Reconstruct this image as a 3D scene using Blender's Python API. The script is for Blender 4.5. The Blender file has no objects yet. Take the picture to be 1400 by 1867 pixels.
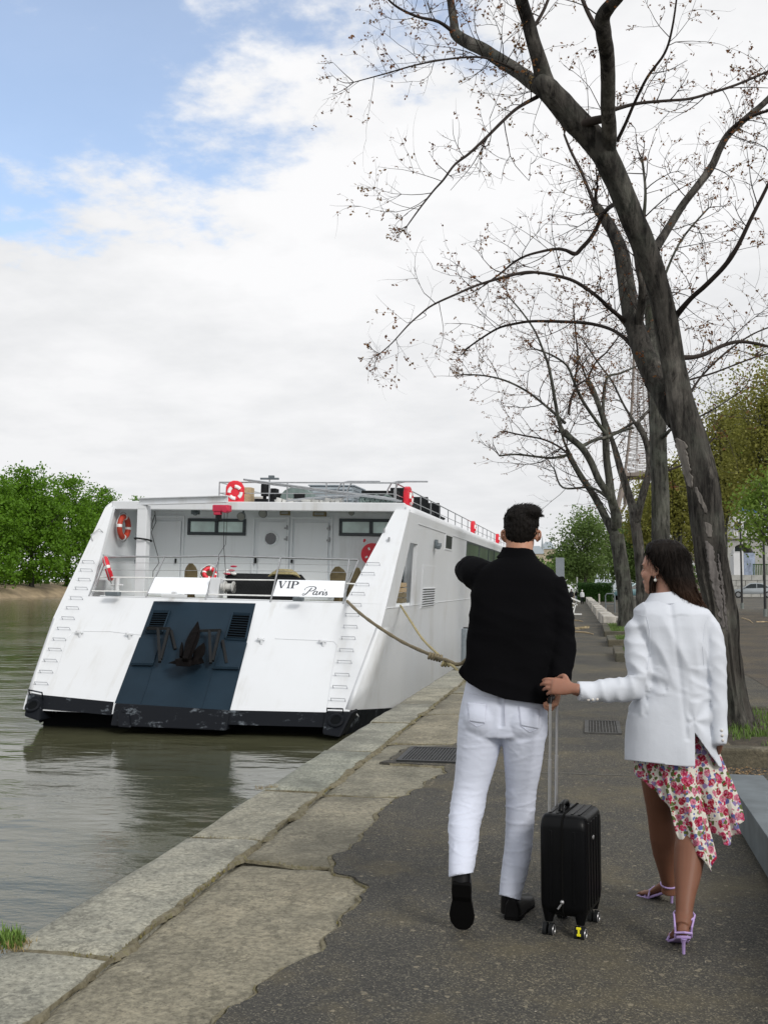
import bpy, bmesh, math, random
import numpy as np
from mathutils import Vector, Matrix, noise as mnoise

S = bpy.context.scene
COL = S.collection
PI = math.pi
rnd = random.Random(7)

# ------------------------------------------------------------------ camera
F, CX, CY, HZ, VPX, EYE = 1900.0, 700.0, 933.5, 1062.0, 1075.0, 1.5
pitch = math.atan((HZ - CY) / F)
yaw = math.atan((VPX - CX) * math.cos(pitch) / F)
cd = bpy.data.cameras.new('camera')
cam = bpy.data.objects.new('camera', cd)
COL.objects.link(cam)
cam.location = (0, 0, EYE)
cam.rotation_euler = (PI / 2 + pitch, 0, yaw)
cd.sensor_fit = 'VERTICAL'
cd.sensor_height = 36.0
cd.lens = F * 36.0 / 1867.0
cd.clip_start = 0.1
cd.clip_end = 6000
S.camera = cam

# ------------------------------------------------------------------ world: hazy blue sky with broken soft cloud
SUN_EL, SUN_AZ = math.radians(33), math.radians(134)      # azimuth clockwise from +Y: behind the camera, to its right
w = bpy.data.worlds.new('World')
S.world = w
w.use_nodes = True
nt = w.node_tree
nt.nodes.clear()
def N(t, **kw):
    n = nt.nodes.new(t)
    for k, v in kw.items():
        setattr(n, k, v)
    return n
def L(a, b):
    nt.links.new(a, b)
def MATH(op, a, b=None, c=None, clamp=False):
    n = nt.nodes.new('ShaderNodeMath'); n.operation = op; n.use_clamp = clamp
    for i, v in enumerate((a, b, c)):
        if v is None: continue
        if isinstance(v, (int, float)): n.inputs[i].default_value = v
        else: nt.links.new(v, n.inputs[i])
    return n.outputs[0]
sky = N('ShaderNodeTexSky', sky_type='NISHITA', sun_disc=False)
sky.sun_elevation = SUN_EL
sky.sun_rotation = SUN_AZ
sky.air_density = 1.0; sky.dust_density = 0.6; sky.ozone_density = 1.6
tc = N('ShaderNodeTexCoord')
sep = N('ShaderNodeSeparateXYZ'); L(tc.outputs['Generated'], sep.inputs[0])
zz = MATH('ADD', MATH('MAXIMUM', sep.outputs[2], 0.0), 0.16)
px = MATH('DIVIDE', sep.outputs[0], zz); py = MATH('DIVIDE', sep.outputs[1], zz)
cmb = N('ShaderNodeCombineXYZ'); L(px, cmb.inputs[0]); L(py, cmb.inputs[1])
def NOISE(vec, scale, detail, rough, off, dist=0.0):
    mp = nt.nodes.new('ShaderNodeMapping'); mp.inputs['Location'].default_value = off
    nt.links.new(vec, mp.inputs[0])
    n = nt.nodes.new('ShaderNodeTexNoise'); n.inputs['Scale'].default_value = scale
    n.inputs['Detail'].default_value = detail; n.inputs['Roughness'].default_value = rough
    n.inputs['Distortion'].default_value = dist
    nt.links.new(mp.outputs[0], n.inputs['Vector'])
    return n.outputs['Fac']
n1 = NOISE(cmb.outputs[0], 1.15, 9, 0.55, (3.1, 1.7, 0.0), 0.0)
n2 = NOISE(cmb.outputs[0], 3.6, 9, 0.6, (7.7, 0.4, 0.0), 0.0)
n3 = NOISE(cmb.outputs[0], 0.8, 5, 0.5, (1.3, 5.2, 0.0))
# an opening in the cloud: distance from the opening's middle on the cloud plane
HOLE = (-0.66, 1.24)
dx = MATH('SUBTRACT', px, HOLE[0]); dy = MATH('SUBTRACT', py, HOLE[1])
hd = MATH('SQRT', MATH('ADD', MATH('MULTIPLY', dx, dx), MATH('ADD', MATH('MULTIPLY', MATH('MULTIPLY', dy, dy), 1.5), MATH('MULTIPLY', MATH('MULTIPLY', dx, dy), 1.4))))
hole = MATH('SUBTRACT', 0.30, MATH('MULTIPLY', hd, 0.46))
hole = MATH('MAXIMUM', hole, -0.20)
n4 = NOISE(cmb.outputs[0], 9.0, 8, 0.6, (2.2, 8.4, 0.0))
cov = MATH('ADD', MATH('ADD', MATH('MULTIPLY', n1, 0.80), MATH('MULTIPLY', n2, 1.05)), MATH('MULTIPLY', n4, 0.42))
cov = MATH('SUBTRACT', cov, 0.535)
cov = MATH('SUBTRACT', cov, hole)
cov = MATH('ADD', cov, MATH('MULTIPLY', MATH('SUBTRACT', 0.45, sep.outputs[2]), 0.10))
mr = N('ShaderNodeMapRange', interpolation_type='SMOOTHSTEP'); L(cov, mr.inputs[0])
mr.inputs[1].default_value = 0.33; mr.inputs[2].default_value = 0.58; mr.inputs[3].default_value = 0.22
shade = N('ShaderNodeMapRange'); L(MATH('ADD', MATH('MULTIPLY', n3, 0.62), MATH('MULTIPLY', n2, 0.38)), shade.inputs[0])
shade.inputs[1].default_value = 0.38; shade.inputs[2].default_value = 0.58
low = N('ShaderNodeMapRange', interpolation_type='SMOOTHSTEP'); L(sep.outputs[2], low.inputs[0])   # bases of far cloud are greyer
low.inputs[1].default_value = 0.02; low.inputs[2].default_value = 0.30
sh = MATH('MULTIPLY', MATH('ADD', MATH('MULTIPLY', shade.outputs[0], 0.62), 0.38), MATH('ADD', MATH('MULTIPLY', low.outputs[0], 0.34), 0.66))
ccol = N('ShaderNodeMix', data_type='RGBA'); L(sh, ccol.inputs['Factor'])
ccol.inputs['A'].default_value = (3.2, 3.28, 3.38, 1); ccol.inputs['B'].default_value = (4.6, 4.6, 4.65, 1)
smix = N('ShaderNodeMix', data_type='RGBA'); L(mr.outputs[0], smix.inputs['Factor'])
L(sky.outputs[0], smix.inputs['A']); L(ccol.outputs['Result'], smix.inputs['B'])
bg = N('ShaderNodeBackground'); L(smix.outputs['Result'], bg.inputs[0]); bg.inputs[1].default_value = 0.15
out = N('ShaderNodeOutputWorld'); L(bg.outputs[0], out.inputs[0])

# ------------------------------------------------------------------ sun behind thin cloud
sd = bpy.data.lights.new('sun', 'SUN'); sd.energy = 1.5; sd.angle = math.radians(18); sd.color = (1.0, 0.96, 0.9)
sun = bpy.data.objects.new('sun', sd); COL.objects.link(sun)
sdir = Vector((math.sin(SUN_AZ) * math.cos(SUN_EL), math.cos(SUN_AZ) * math.cos(SUN_EL), math.sin(SUN_EL)))
sun.rotation_euler = sdir.to_track_quat('Z', 'Y').to_euler()
sun.location = (0, 0, 60)

S.view_settings.view_transform = 'Standard'
S.view_settings.look = 'None'
S.view_settings.exposure = 0.5
S.view_settings.gamma = 1.0
S.view_settings.use_curve_mapping = False
S.render.engine = 'CYCLES'
S.cycles.max_bounces = 8
S.cycles.transparent_max_bounces = 16

# ------------------------------------------------------------------ survey helpers: sight lines of the photograph to points at a given real distance
_f = Vector((-math.sin(yaw) * math.cos(pitch), math.cos(yaw) * math.cos(pitch), math.sin(pitch)))
_r = Vector((math.cos(yaw), math.sin(yaw), 0))
_u = _r.cross(_f)
EYEP = Vector((0, 0, EYE))
def ray(x, y): return _f + _r * ((x - CX) / F) + _u * ((CY - y) / F)
def gz(x, y, z=0.0):
    d = ray(x, y); return EYEP + d * ((z - EYE) / d.z)
def P(x, y, Y):
    d = ray(x, y); return EYEP + d * (Y / d.y)
def depth_px(p): return F / (Vector(p) - EYEP).dot(_f)      # photo pixels per metre at a point

# ------------------------------------------------------------------ object helpers
ORG = {}
def link(o): COL.objects.link(o); return o
def thing(name, label, cat, loc=(0, 0, 0), group=None, kind=None):
    o = bpy.data.objects.new(name, None); link(o)
    o.empty_display_size = 0.2
    o.location = loc; ORG[o.name] = Vector(loc)
    tag(o, label, cat, group, kind); return o
def tag(o, label=None, cat=None, group=None, kind=None):
    if label: o['label'] = label
    if cat: o['category'] = cat
    if group: o['group'] = group
    if kind: o['kind'] = kind
    return o
def copy_tree(o, parent=None):
    c = o.copy(); COL.objects.link(c)
    if parent: c.parent = parent
    for ch in list(o.children): copy_tree(ch, c)
    return c

class MB:
    """collects shapes for ONE mesh object"""
    def __init__(self): self.v = []; self.f = []
    def add(self, vs, fs):
        b = len(self.v); self.v += [tuple(p) for p in vs]; self.f += [tuple(i + b for i in q) for q in fs]; return self
    def box(self, c, s, rot=None):
        hx, hy, hz = s[0] / 2, s[1] / 2, s[2] / 2
        vs = [Vector((x, y, z)) for z in (-hz, hz) for y in (-hy, hy) for x in (-hx, hx)]
        if rot is not None: vs = [rot @ v for v in vs]
        c = Vector(c)
        return self.add([v + c for v in vs], [(0, 2, 3, 1), (4, 5, 7, 6), (0, 1, 5, 4), (2, 6, 7, 3), (0, 4, 6, 2), (1, 3, 7, 5)])
    def span(self, a, b):
        a = Vector(a); b = Vector(b)
        return self.box((a + b) / 2, [abs(x) for x in (b - a)])
    def beam(self, p, q, w_, h_, up=(0, 0, 1)):
        p = Vector(p); q = Vector(q); d = (q - p); ln = d.length
        if ln < 1e-6: return self
        d.normalize(); s = d.cross(Vector(up))
        if s.length < 1e-4: s = d.cross(Vector((0, 1, 0)))
        s.normalize(); u = s.cross(d)
        m = Matrix((s, d, u)).transposed()
        return self.box((p + q) / 2, (w_, ln, h_), m)
    def tube(self, pts, rad, n=8, cap=True, closed=False, flat=None):
        pts = [Vector(p) for p in pts]; k = len(pts)
        if not hasattr(rad, '__len__'): rad = [rad] * k
        ts = []
        for i in range(k):
            if closed: t = pts[(i + 1) % k] - pts[i - 1]
            else: t = pts[min(i + 1, k - 1)] - pts[max(i - 1, 0)]
            ts.append(t.normalized() if t.length > 1e-9 else Vector((0, 0, 1)))
        ref = Vector((0, 0, 1)) if abs(ts[0].z) < 0.9 else Vector((1, 0, 0))
        nrm = (ref - ts[0] * ref.dot(ts[0])).normalized()
        vs = []
        for i in range(k):
            nrm = nrm - ts[i] * nrm.dot(ts[i])
            if nrm.length < 1e-6: nrm = ts[i].orthogonal()
            nrm.normalize(); bi = ts[i].cross(nrm)
            for j in range(n):
                a = 2 * PI * j / n
                vs.append(pts[i] + nrm * (math.cos(a) * rad[i]) + bi * (math.sin(a) * rad[i]))
        fs = []
        for i in range(k if closed else k - 1):
            i2 = (i + 1) % k
            for j in range(n):
                j2 = (j + 1) % n
                fs.append((i * n + j, i2 * n + j, i2 * n + j2, i * n + j2)[::-1])
        if cap and not closed:
            fs.append(tuple(range(n))); fs.append(tuple((k - 1) * n + j for j in reversed(range(n))))
        return self.add(vs, fs)
    def rings(self, rings, cap=True, closed=True):
        n = len(rings[0]); vs = [p for r in rings for p in r]; fs = []
        for i in range(len(rings) - 1):
            for j in range(n if closed else n - 1):
                j2 = (j + 1) % n
                fs.append((i * n + j, i * n + j2, (i + 1) * n + j2, (i + 1) * n + j))
        if cap and closed:
            fs.append(tuple(reversed(range(n)))); fs.append(tuple((len(rings) - 1) * n + j for j in range(n)))
        return self.add(vs, fs)
    def torus(self, c, R_, r_, ax=(0, 1, 0), n=28, m=10, sx=1.0):
        ax = Vector(ax).normalized(); a = ax.orthogonal().normalized(); b = ax.cross(a); c = Vector(c)
        return self.tube([c + a * (R_ * math.cos(2 * PI * i / n)) + b * (R_ * math.sin(2 * PI * i / n)) for i in range(n)], r_, m, closed=True)
    def cyl(self, p, q, r_, n=16, r2=None): return self.tube([p, q], [r_, r_ if r2 is None else r2], n)
    def ball(self, c, r_, n=12, m=8, rot=None):
        if not hasattr(r_, '__len__'): r_ = (r_, r_, r_)
        c = Vector(c); vs = [Vector((0, 0, -r_[2]))]; fs = []
        for i in range(1, m):
            t = PI * i / m - PI / 2
            for j in range(n):
                a = 2 * PI * j / n; vs.append(Vector((r_[0] * math.cos(t) * math.cos(a), r_[1] * math.cos(t) * math.sin(a), r_[2] * math.sin(t))))
        vs.append(Vector((0, 0, r_[2])))
        for j in range(n): fs.append((0, 1 + (j + 1) % n, 1 + j))
        for i in range(m - 2):
            for j in range(n):
                a = 1 + i * n + j; b = 1 + i * n + (j + 1) % n; fs.append((a, b, b + n, a + n))
        e = 1 + (m - 2) * n
        for j in range(n): fs.append((e + j, e + (j + 1) % n, len(vs) - 1))
        if rot is not None: vs = [rot @ v for v in vs]
        return self.add([v + c for v in vs], fs)
    def prism(self, poly, off):
        """closed polygon (list of points) extruded by vector off"""
        n = len(poly); off = Vector(off); vs = [Vector(p) for p in poly] + [Vector(p) + off for p in poly]
        return self.add(vs, [tuple(range(n))[::-1], tuple(n + i for i in range(n))] + [(i, (i + 1) % n, n + (i + 1) % n, n + i) for i in range(n)])
    def poly(self, pts): return self.add(pts, [tuple(range(len(pts)))])
    def mesh(self, name, org=Vector((0, 0, 0)), smooth=True, ang=40, fixn=True):
        me = bpy.data.meshes.new(name)
        me.from_pydata([(p[0] - org[0], p[1] - org[1], p[2] - org[2]) for p in self.v], [], self.f)
        if fixn:
            b = bmesh.new(); b.from_mesh(me); bmesh.ops.recalc_face_normals(b, faces=b.faces); b.to_mesh(me); b.free()
        if smooth: shade(me, ang)
        return me
    def build(self, name, m, parent=None, smooth=True, ang=40, kind=None, fixn=True, bevel=0):
        org = ORG[parent.name] if parent is not None else Vector((0, 0, 0))
        me = self.mesh(name, org, smooth, ang, fixn)
        return place(me, name, m, parent, kind, bevel)
def shade(me, ang=40):
    me.polygons.foreach_set('use_smooth', [True] * len(me.polygons))
    try: me.set_sharp_from_angle(angle=math.radians(ang))
    except Exception: pass
def place(me, name, m, parent=None, kind=None, bevel=0):
    o = bpy.data.objects.new(name, me); link(o)
    if m is not None: me.materials.append(m)
    if parent is not None: o.parent = parent; ORG[o.name] = ORG[parent.name]
    else: ORG[o.name] = Vector((0, 0, 0))
    if kind: o['kind'] = kind
    if bevel:
        bm_ = o.modifiers.new('bevel', 'BEVEL'); bm_.width = bevel; bm_.segments = 2; bm_.limit_method = 'ANGLE'
    return o

# ------------------------------------------------------------------ materials
def newmat(name):
    m = bpy.data.materials.new(name); m.use_nodes = True
    t = m.node_tree; b = t.nodes['Principled BSDF']; return m, t, b
def nz(t, scale, detail=4, rough=0.55, co='Object', stretch=None, off=None):
    tc_ = t.nodes.new('ShaderNodeTexCoord'); n = t.nodes.new('ShaderNodeTexNoise')
    n.inputs['Scale'].default_value = scale; n.inputs['Detail'].default_value = detail; n.inputs['Roughness'].default_value = rough
    src = tc_.outputs[co]
    if stretch or off:
        mp = t.nodes.new('ShaderNodeMapping')
        if stretch: mp.inputs['Scale'].default_value = stretch
        if off: mp.inputs['Location'].default_value = off
        t.links.new(src, mp.inputs[0]); src = mp.outputs[0]
    t.links.new(src, n.inputs['Vector']); return n.outputs['Fac']
def ramp(t, fac, stops, interp='LINEAR'):
    r = t.nodes.new('ShaderNodeValToRGB'); e = r.color_ramp.elements; r.color_ramp.interpolation = interp
    while len(e) < len(stops): e.new(0.5)
    for i, (p, c) in enumerate(stops):
        e[i].position = p; e[i].color = (c[0], c[1], c[2], 1) if hasattr(c, '__len__') else (c, c, c, 1)
    t.links.new(fac, r.inputs[0]); return r.outputs[0]
def mixc(t, fac, a, b, mode='MIX'):
    m = t.nodes.new('ShaderNodeMix'); m.data_type = 'RGBA'; m.blend_type = mode
    for s, v in (('Factor', fac), ('A', a), ('B', b)):
        i = m.inputs[s] if s == 'Factor' else [q for q in m.inputs if q.name == s and q.type == 'RGBA'][0]
        if isinstance(v, (int, float)): i.default_value = v if s == 'Factor' else (v, v, v, 1)
        elif isinstance(v, tuple): i.default_value = (*v[:3], 1)
        else: t.links.new(v, i)
    return [q for q in m.outputs if q.type == 'RGBA'][0]
def bump(t, b, h, strength=0.3, dist=0.01, prev=None):
    n = t.nodes.new('ShaderNodeBump'); n.inputs['Strength'].default_value = strength; n.inputs['Distance'].default_value = dist
    t.links.new(h, n.inputs['Height'])
    if prev is not None: t.links.new(prev, n.inputs['Normal'])
    t.links.new(n.outputs[0], b.inputs['Normal']); return n.outputs[0]
def sc(c, k): return tuple(min(1, max(0, x * k)) for x in c)
def mat(name, col, rough=0.6, metal=0.0, var=0.12, scale=6.0, bmp=0.0, bscale=80.0, bdist=0.005, spec=0.5, coat=0.0, stretch=None):
    m, t, b = newmat(name)
    f = nz(t, scale, 5, 0.6, stretch=stretch)
    c = ramp(t, f, [(0.3, sc(col, 1 - var)), (0.7, sc(col, 1 + var))])
    t.links.new(c, b.inputs['Base Color'])
    b.inputs['Roughness'].default_value = rough; b.inputs['Metallic'].default_value = metal
    b.inputs['Specular IOR Level'].default_value = spec
    if coat: b.inputs['Coat Weight'].default_value = coat; b.inputs['Coat Roughness'].default_value = 0.15
    if bmp: bump(t, b, nz(t, bscale, 4), bmp, bdist)
    return m

def paint_mat(name, col, dirt, amount=0.35, rough=0.35):
    """gloss paint with run-off streaks and grime patches"""
    m, t, b = newmat(name)
    s1 = nz(t, 1.0, 6, 0.65, stretch=(3.0, 0.6, 0.16)); s2 = nz(t, 0.55, 5, 0.6)
    f1 = ramp(t, s1, [(0.52, 0.0), (0.72, 1.0)]); f2 = ramp(t, s2, [(0.4, 0.0), (0.75, 1.0)])
    c = mixc(t, mixc(t, 1.0, f1, f2, 'MULTIPLY'), col, dirt)
    c = mixc(t, ramp(t, nz(t, 0.35, 4), [(0.35, 0.0), (0.7, amount * 0.3)]), c, dirt)
    t.links.new(c, b.inputs['Base Color']); b.inputs['Roughness'].default_value = rough
    bump(t, b, nz(t, 0.9, 3), 0.12, 0.02)
    return m
M = {}
M['white'] = paint_mat('white_hull_paint', (0.68, 0.705, 0.735), (0.40, 0.38, 0.33), 0.5)
M['cabin'] = paint_mat('white_cabin_paint', (0.79, 0.83, 0.86), (0.60, 0.62, 0.62), 0.25, 0.4)
M['navy'] = mat('navy_paint', (0.012, 0.025, 0.039), 0.5, spec=0.12, var=0.16, scale=0.9, bmp=0.1, bscale=2.0, bdist=0.01)
def scuffed():
    m, t, b = newmat('black_bottom_paint')
    a = nz(t, 2.2, 8, 0.75, stretch=(1.0, 1.0, 1.6)); f = ramp(t, a, [(0.57, 0.0), (0.66, 1.0)])
    c = mixc(t, f, (0.0055, 0.007, 0.010), (0.13, 0.15, 0.17)); t.links.new(c, b.inputs['Base Color'])
    b.inputs['Roughness'].default_value = 0.6; b.inputs['Specular IOR Level'].default_value = 0.12; bump(t, b, a, 0.2, 0.01); return m
M['black'] = scuffed()
M['dark'] = mat('recess_shade_black', (0.006, 0.007, 0.008), 0.9, spec=0.05)  # near-black that stands for the shade inside holes, vents and recesses
M['steel'] = mat('stainless_steel', (0.42, 0.43, 0.44), 0.32, 0.9, 0.15, 10)
M['greysteel'] = mat('galvanised_steel', (0.15, 0.175, 0.19), 0.5, 0.5, 0.25, 5, 0.1, 30)
M['wire'] = mat('steel_wire', (0.35, 0.36, 0.37), 0.5, 0.5)
M['red'] = mat('red_plastic', (0.62, 0.012, 0.03), 0.4, var=0.1)
M['ringred'] = mat('faded_orange_red_foam', (0.42, 0.045, 0.022), 0.6, var=0.15)
M['hoistred'] = mat('hoist_red_paint', (0.48, 0.02, 0.06), 0.45)
M['rope'] = mat('old_hemp_rope', (0.17, 0.14, 0.085), 0.9, var=0.35, scale=40, bmp=0.8, bscale=150, bdist=0.006)
M['ropeyel'] = mat('yellowed_rope', (0.34, 0.29, 0.15), 0.9, var=0.35, scale=30, bmp=0.8, bscale=150, bdist=0.006)
M['bronze'] = mat('weathered_bronze', (0.14, 0.11, 0.055), 0.5, 0.55, 0.3, 6, 0.2, 20)
M['frame'] = mat('dark_window_frame', (0.018, 0.030, 0.036), 0.35)
M['rubber'] = mat('black_rubber', (0.010, 0.011, 0.012), 0.7, var=0.2, spec=0.2)
M['anchor'] = mat('rusted_black_iron', (0.0032, 0.0025, 0.0025), 0.75, 0.0, 0.5, 9, 0.4, 25, 0.01, spec=0.06)
M['sign'] = mat('glossy_board_white', (0.80, 0.83, 0.87), 0.3, var=0.03)
M['ink'] = mat('dark_lettering', (0.03, 0.035, 0.045), 0.5)
M['plasticwhite'] = mat('white_plastic', (0.75, 0.76, 0.75), 0.4)
M['greenmetal'] = mat('grey_green_machine_paint', (0.16, 0.21, 0.20), 0.5, var=0.2)
M['acgrey'] = mat('grey_air_unit_paint', (0.27, 0.31, 0.34), 0.5, var=0.15)
M['yellow'] = mat('yellow_plastic', (0.75, 0.68, 0.02), 0.4)
M['wood'] = mat('pale_timber', (0.40, 0.30, 0.18), 0.7, var=0.3, scale=12, stretch=(1, 8, 8))
M['concrete'] = mat('pale_concrete', (0.42, 0.40, 0.36), 0.85, var=0.25, scale=5, bmp=0.4, bscale=40, bdist=0.006)
def glassmat(name, col, rough=0.08, alpha=None):
    m, t, b = newmat(name)
    c = ramp(t, nz(t, 1.3, 3), [(0.35, sc(col, 0.7)), (0.7, sc(col, 1.25))]); t.links.new(c, b.inputs['Base Color'])
    b.inputs['Roughness'].default_value = rough; b.inputs['Coat Weight'].default_value = 1.0; b.inputs['Coat Roughness'].default_value = 0.03
    return m
M['milkglass'] = glassmat('frosted_window_glass', (0.62, 0.80, 0.76), 0.35)
M['sideglass'] = mat('green_side_glass', (0.055, 0.085, 0.05), 0.35, var=0.5, scale=0.8, spec=0.08)
M['sidedark'] = mat('dark_side_glass', (0.018, 0.024, 0.022), 0.35, var=0.5, scale=3, spec=0.08)
M['greenglass'] = glassmat('green_tinted_glass', (0.09, 0.13, 0.09), 0.1)
M['darkglass'] = glassmat('dark_glass', (0.012, 0.015, 0.02), 0.06)
# ================================================================== SETTING
WATER = -1.65
def water_mat():
    m, t, b = newmat('river_water')
    tcn = t.nodes.new('ShaderNodeTexCoord')
    a = nz(t, 0.10, 4, 0.5); b.inputs['Roughness'].default_value = 0.06
    c = ramp(t, a, [(0.3, (0.060, 0.062, 0.034)), (0.7, (0.098, 0.098, 0.060))]); t.links.new(c, b.inputs['Base Color'])
    b.inputs['IOR'].default_value = 1.33; b.inputs['Specular IOR Level'].default_value = 0.5
    w1 = nz(t, 0.55, 3, 0.5, stretch=(0.8, 1.5, 1)); w2 = nz(t, 2.6, 4, 0.6, stretch=(0.7, 1.6, 1)); w3 = nz(t, 11.0, 4, 0.6, stretch=(0.8, 1.5, 1))
    calm = ramp(t, nz(t, 0.16, 3, 0.5, off=(3.3, 1.2, 0)), [(0.38, 0.25), (0.62, 1.0)])
    h = MATHT(t, 'ADD', MATHT(t, 'MULTIPLY', w1, 1.0), MATHT(t, 'ADD', MATHT(t, 'MULTIPLY', MATHT(t, 'MULTIPLY', w2, 0.27), calm), MATHT(t, 'MULTIPLY', MATHT(t, 'MULTIPLY', w3, 0.06), calm)))
    bump(t, b, h, 1.0, 0.062)
    return m
def MATHT(t, op, a, b_=None, clamp=False):
    n = t.nodes.new('ShaderNodeMath'); n.operation = op; n.use_clamp = clamp
    for i, v in enumerate((a, b_)):
        if v is None: continue
        if isinstance(v, (int, float)): n.inputs[i].default_value = v
        else: t.links.new(v, n.inputs[i])
    return n.outputs[0]
M['water'] = water_mat()
tag(MB().add([(-2.37, -60, WATER), (-2.37, 2600, WATER), (-900, 2600, WATER), (-900, -60, WATER)], [(0, 1, 2, 3)]).build('river_water', M['water'], smooth=False), kind='structure')

def voro(t, scale, feature='F1', co='Object', off=None, stretch=None):
    tc_ = t.nodes.new('ShaderNodeTexCoord'); n = t.nodes.new('ShaderNodeTexVoronoi'); n.feature = feature
    n.inputs['Scale'].default_value = scale; src = tc_.outputs[co]
    if off or stretch:
        mp = t.nodes.new('ShaderNodeMapping')
        if off: mp.inputs['Location'].default_value = off
        if stretch: mp.inputs['Scale'].default_value = stretch
        t.links.new(src, mp.inputs[0]); src = mp.outputs[0]
    t.links.new(src, n.inputs['Vector']); return n
def asphalt_mat(name, tint=(1, 1, 1), dark=1.0):
    m, t, b = newmat(name)
    v = voro(t, 165); v2 = voro(t, 60, off=(3, 1, 0))
    sp = t.nodes.new('ShaderNodeSeparateColor'); t.links.new(v.outputs['Color'], sp.inputs[0])
    sp2 = t.nodes.new('ShaderNodeSeparateColor'); t.links.new(v2.outputs['Color'], sp2.inputs[0])
    stone = ramp(t, sp.outputs[0], [(0.0, (0.036, 0.036, 0.034)), (0.55, (0.060, 0.058, 0.054)), (0.82, (0.088, 0.084, 0.073)), (1.0, (0.19, 0.178, 0.145))])
    big = ramp(t, nz(t, 0.42, 7, 0.66), [(0.30, (0.55, 0.57, 0.60)), (0.48, (0.88, 0.88, 0.88)), (0.66, (1.30, 1.22, 1.04))])
    c = mixc(t, 1.0, stone, big, 'MULTIPLY')
    dirt = ramp(t, nz(t, 1.3, 8, 0.7, off=(5, 2, 0)), [(0.50, 0.0), (0.68, 1.0)])
    c = mixc(t, MATHT(t, 'MULTIPLY', dirt, 0.55), c, (0.135, 0.115, 0.070))          # trodden grit and dry moss
    spot = ramp(t, sp2.outputs[1], [(0.985, 0.0), (0.995, 1.0)])
    c = mixc(t, MATHT(t, 'MULTIPLY', spot, 0.6), c, (0.27, 0.24, 0.18))
    st = ramp(t, nz(t, 0.75, 6, 0.7, off=(9, 4, 0)), [(0.24, 1.0), (0.40, 0.0)])
    c = mixc(t, MATHT(t, 'MULTIPLY', st, 0.5), c, (0.028, 0.030, 0.032))
    c = mixc(t, 1.0, c, tuple(x * dark for x in tint), 'MULTIPLY')
    t.links.new(c, b.inputs['Base Color']); b.inputs['Roughness'].default_value = 0.85; b.inputs['Specular IOR Level'].default_value = 0.35
    n0 = bump(t, b, v.outputs['Distance'], 0.55, 0.006); bump(t, b, nz(t, 1.6, 6, 0.6), 0.35, 0.03, n0)
    return m
M['asphalt'] = asphalt_mat('worn_asphalt', (1.03, 1.01, 0.95), 0.98)
M['asphalt2'] = asphalt_mat('car_park_asphalt', (1.12, 1.0, 0.88), 0.86)
M['road'] = asphalt_mat('pale_road', (1.0, 1.0, 1.0), 1.25)

def stone_mat(name, col, col2):
    m, t, b = newmat(name)
    oi = t.nodes.new('ShaderNodeObjectInfo')
    f = nz(t, 2.6, 8, 0.68); f2 = nz(t, 38, 5, 0.7); f3 = nz(t, 6.5, 6, 0.7, off=(4, 9, 1))
    c = ramp(t, f, [(0.28, sc(col, 0.66)), (0.48, col), (0.7, col2)])
    c = mixc(t, 1.0, c, ramp(t, f2, [(0.30, 0.50), (0.50, 0.98), (0.70, 1.42)]), 'MULTIPLY')
    c = mixc(t, ramp(t, f3, [(0.60, 0.0), (0.72, 0.55)]), c, (0.40, 0.39, 0.33))                # lichen
    c = mixc(t, ramp(t, nz(t, 1.1, 6, 0.7, off=(1, 7, 3)), [(0.50, 0.0), (0.64, 0.75)]), c, sc(col, 0.48))   # old stains
    ck = nz(t, 1.9, 7, 0.6, off=(8, 3, 5)); c = mixc(t, ramp(t, ck, [(0.485, 0.0), (0.498, 0.55), (0.502, 0.55), (0.515, 0.0)]), c, sc(col, 0.4))   # hair cracks and worn seams
    c = mixc(t, ramp(t, nz(t, 16, 6, 0.75, off=(2, 2, 8)), [(0.60, 0.0), (0.70, 0.6)]), c, sc(col2, 1.35))
    v = voro(t, 140); sp = t.nodes.new('ShaderNodeSeparateColor'); t.links.new(v.outputs['Color'], sp.inputs[0])
    c = mixc(t, ramp(t, sp.outputs[0], [(0.90, 0.0), (0.97, 0.5)]), c, (0.055, 0.052, 0.045))
    tint = ramp(t, oi.outputs['Random'], [(0.0, (0.88, 0.92, 0.88)), (0.5, (1.02, 1.0, 0.95)), (1.0, (1.12, 1.06, 0.94))])
    c = mixc(t, 1.0, c, tint, 'MULTIPLY')
    t.links.new(c, b.inputs['Base Color']); b.inputs['Roughness'].default_value = 0.82; b.inputs['Specular IOR Level'].default_value = 0.3
    n0 = bump(t, b, f2, 0.5, 0.008); bump(t, b, f, 0.5, 0.04, n0)
    return m
M['kerb'] = stone_mat('grey_granite', (0.255, 0.257, 0.224), (0.35, 0.345, 0.295))
M['slab'] = stone_mat('brown_granite', (0.205, 0.196, 0.157), (0.27, 0.252, 0.198))
M['planterstone'] = stone_mat('mossy_kerb_stone', (0.085, 0.080, 0.062), (0.14, 0.125, 0.095))
M['earth'] = mat('dark_soil', (0.050, 0.040, 0.026), 0.95, var=0.45, scale=14, bmp=0.7, bscale=60, bdist=0.02)
M['soil_joint'] = mat('joint_soil', (0.105, 0.090, 0.055), 0.95, var=0.4, scale=20)

EDGE = -2.36
# ground under everything, and the river wall below the kerb stones
tag(MB().add([(EDGE + 0.03, -25, -0.06), (500, -25, -0.06), (500, 2600, -0.06), (EDGE + 0.03, 2600, -0.06)], [(0, 1, 2, 3)]).build('ground', M['soil_joint'], smooth=False), kind='structure')
quay = MB().span((EDGE + 0.03, -25, -4), (EDGE + 1.3, 400, -0.30)).build('quay', M['slab'], smooth=False)
tag(quay, kind='structure')

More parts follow.
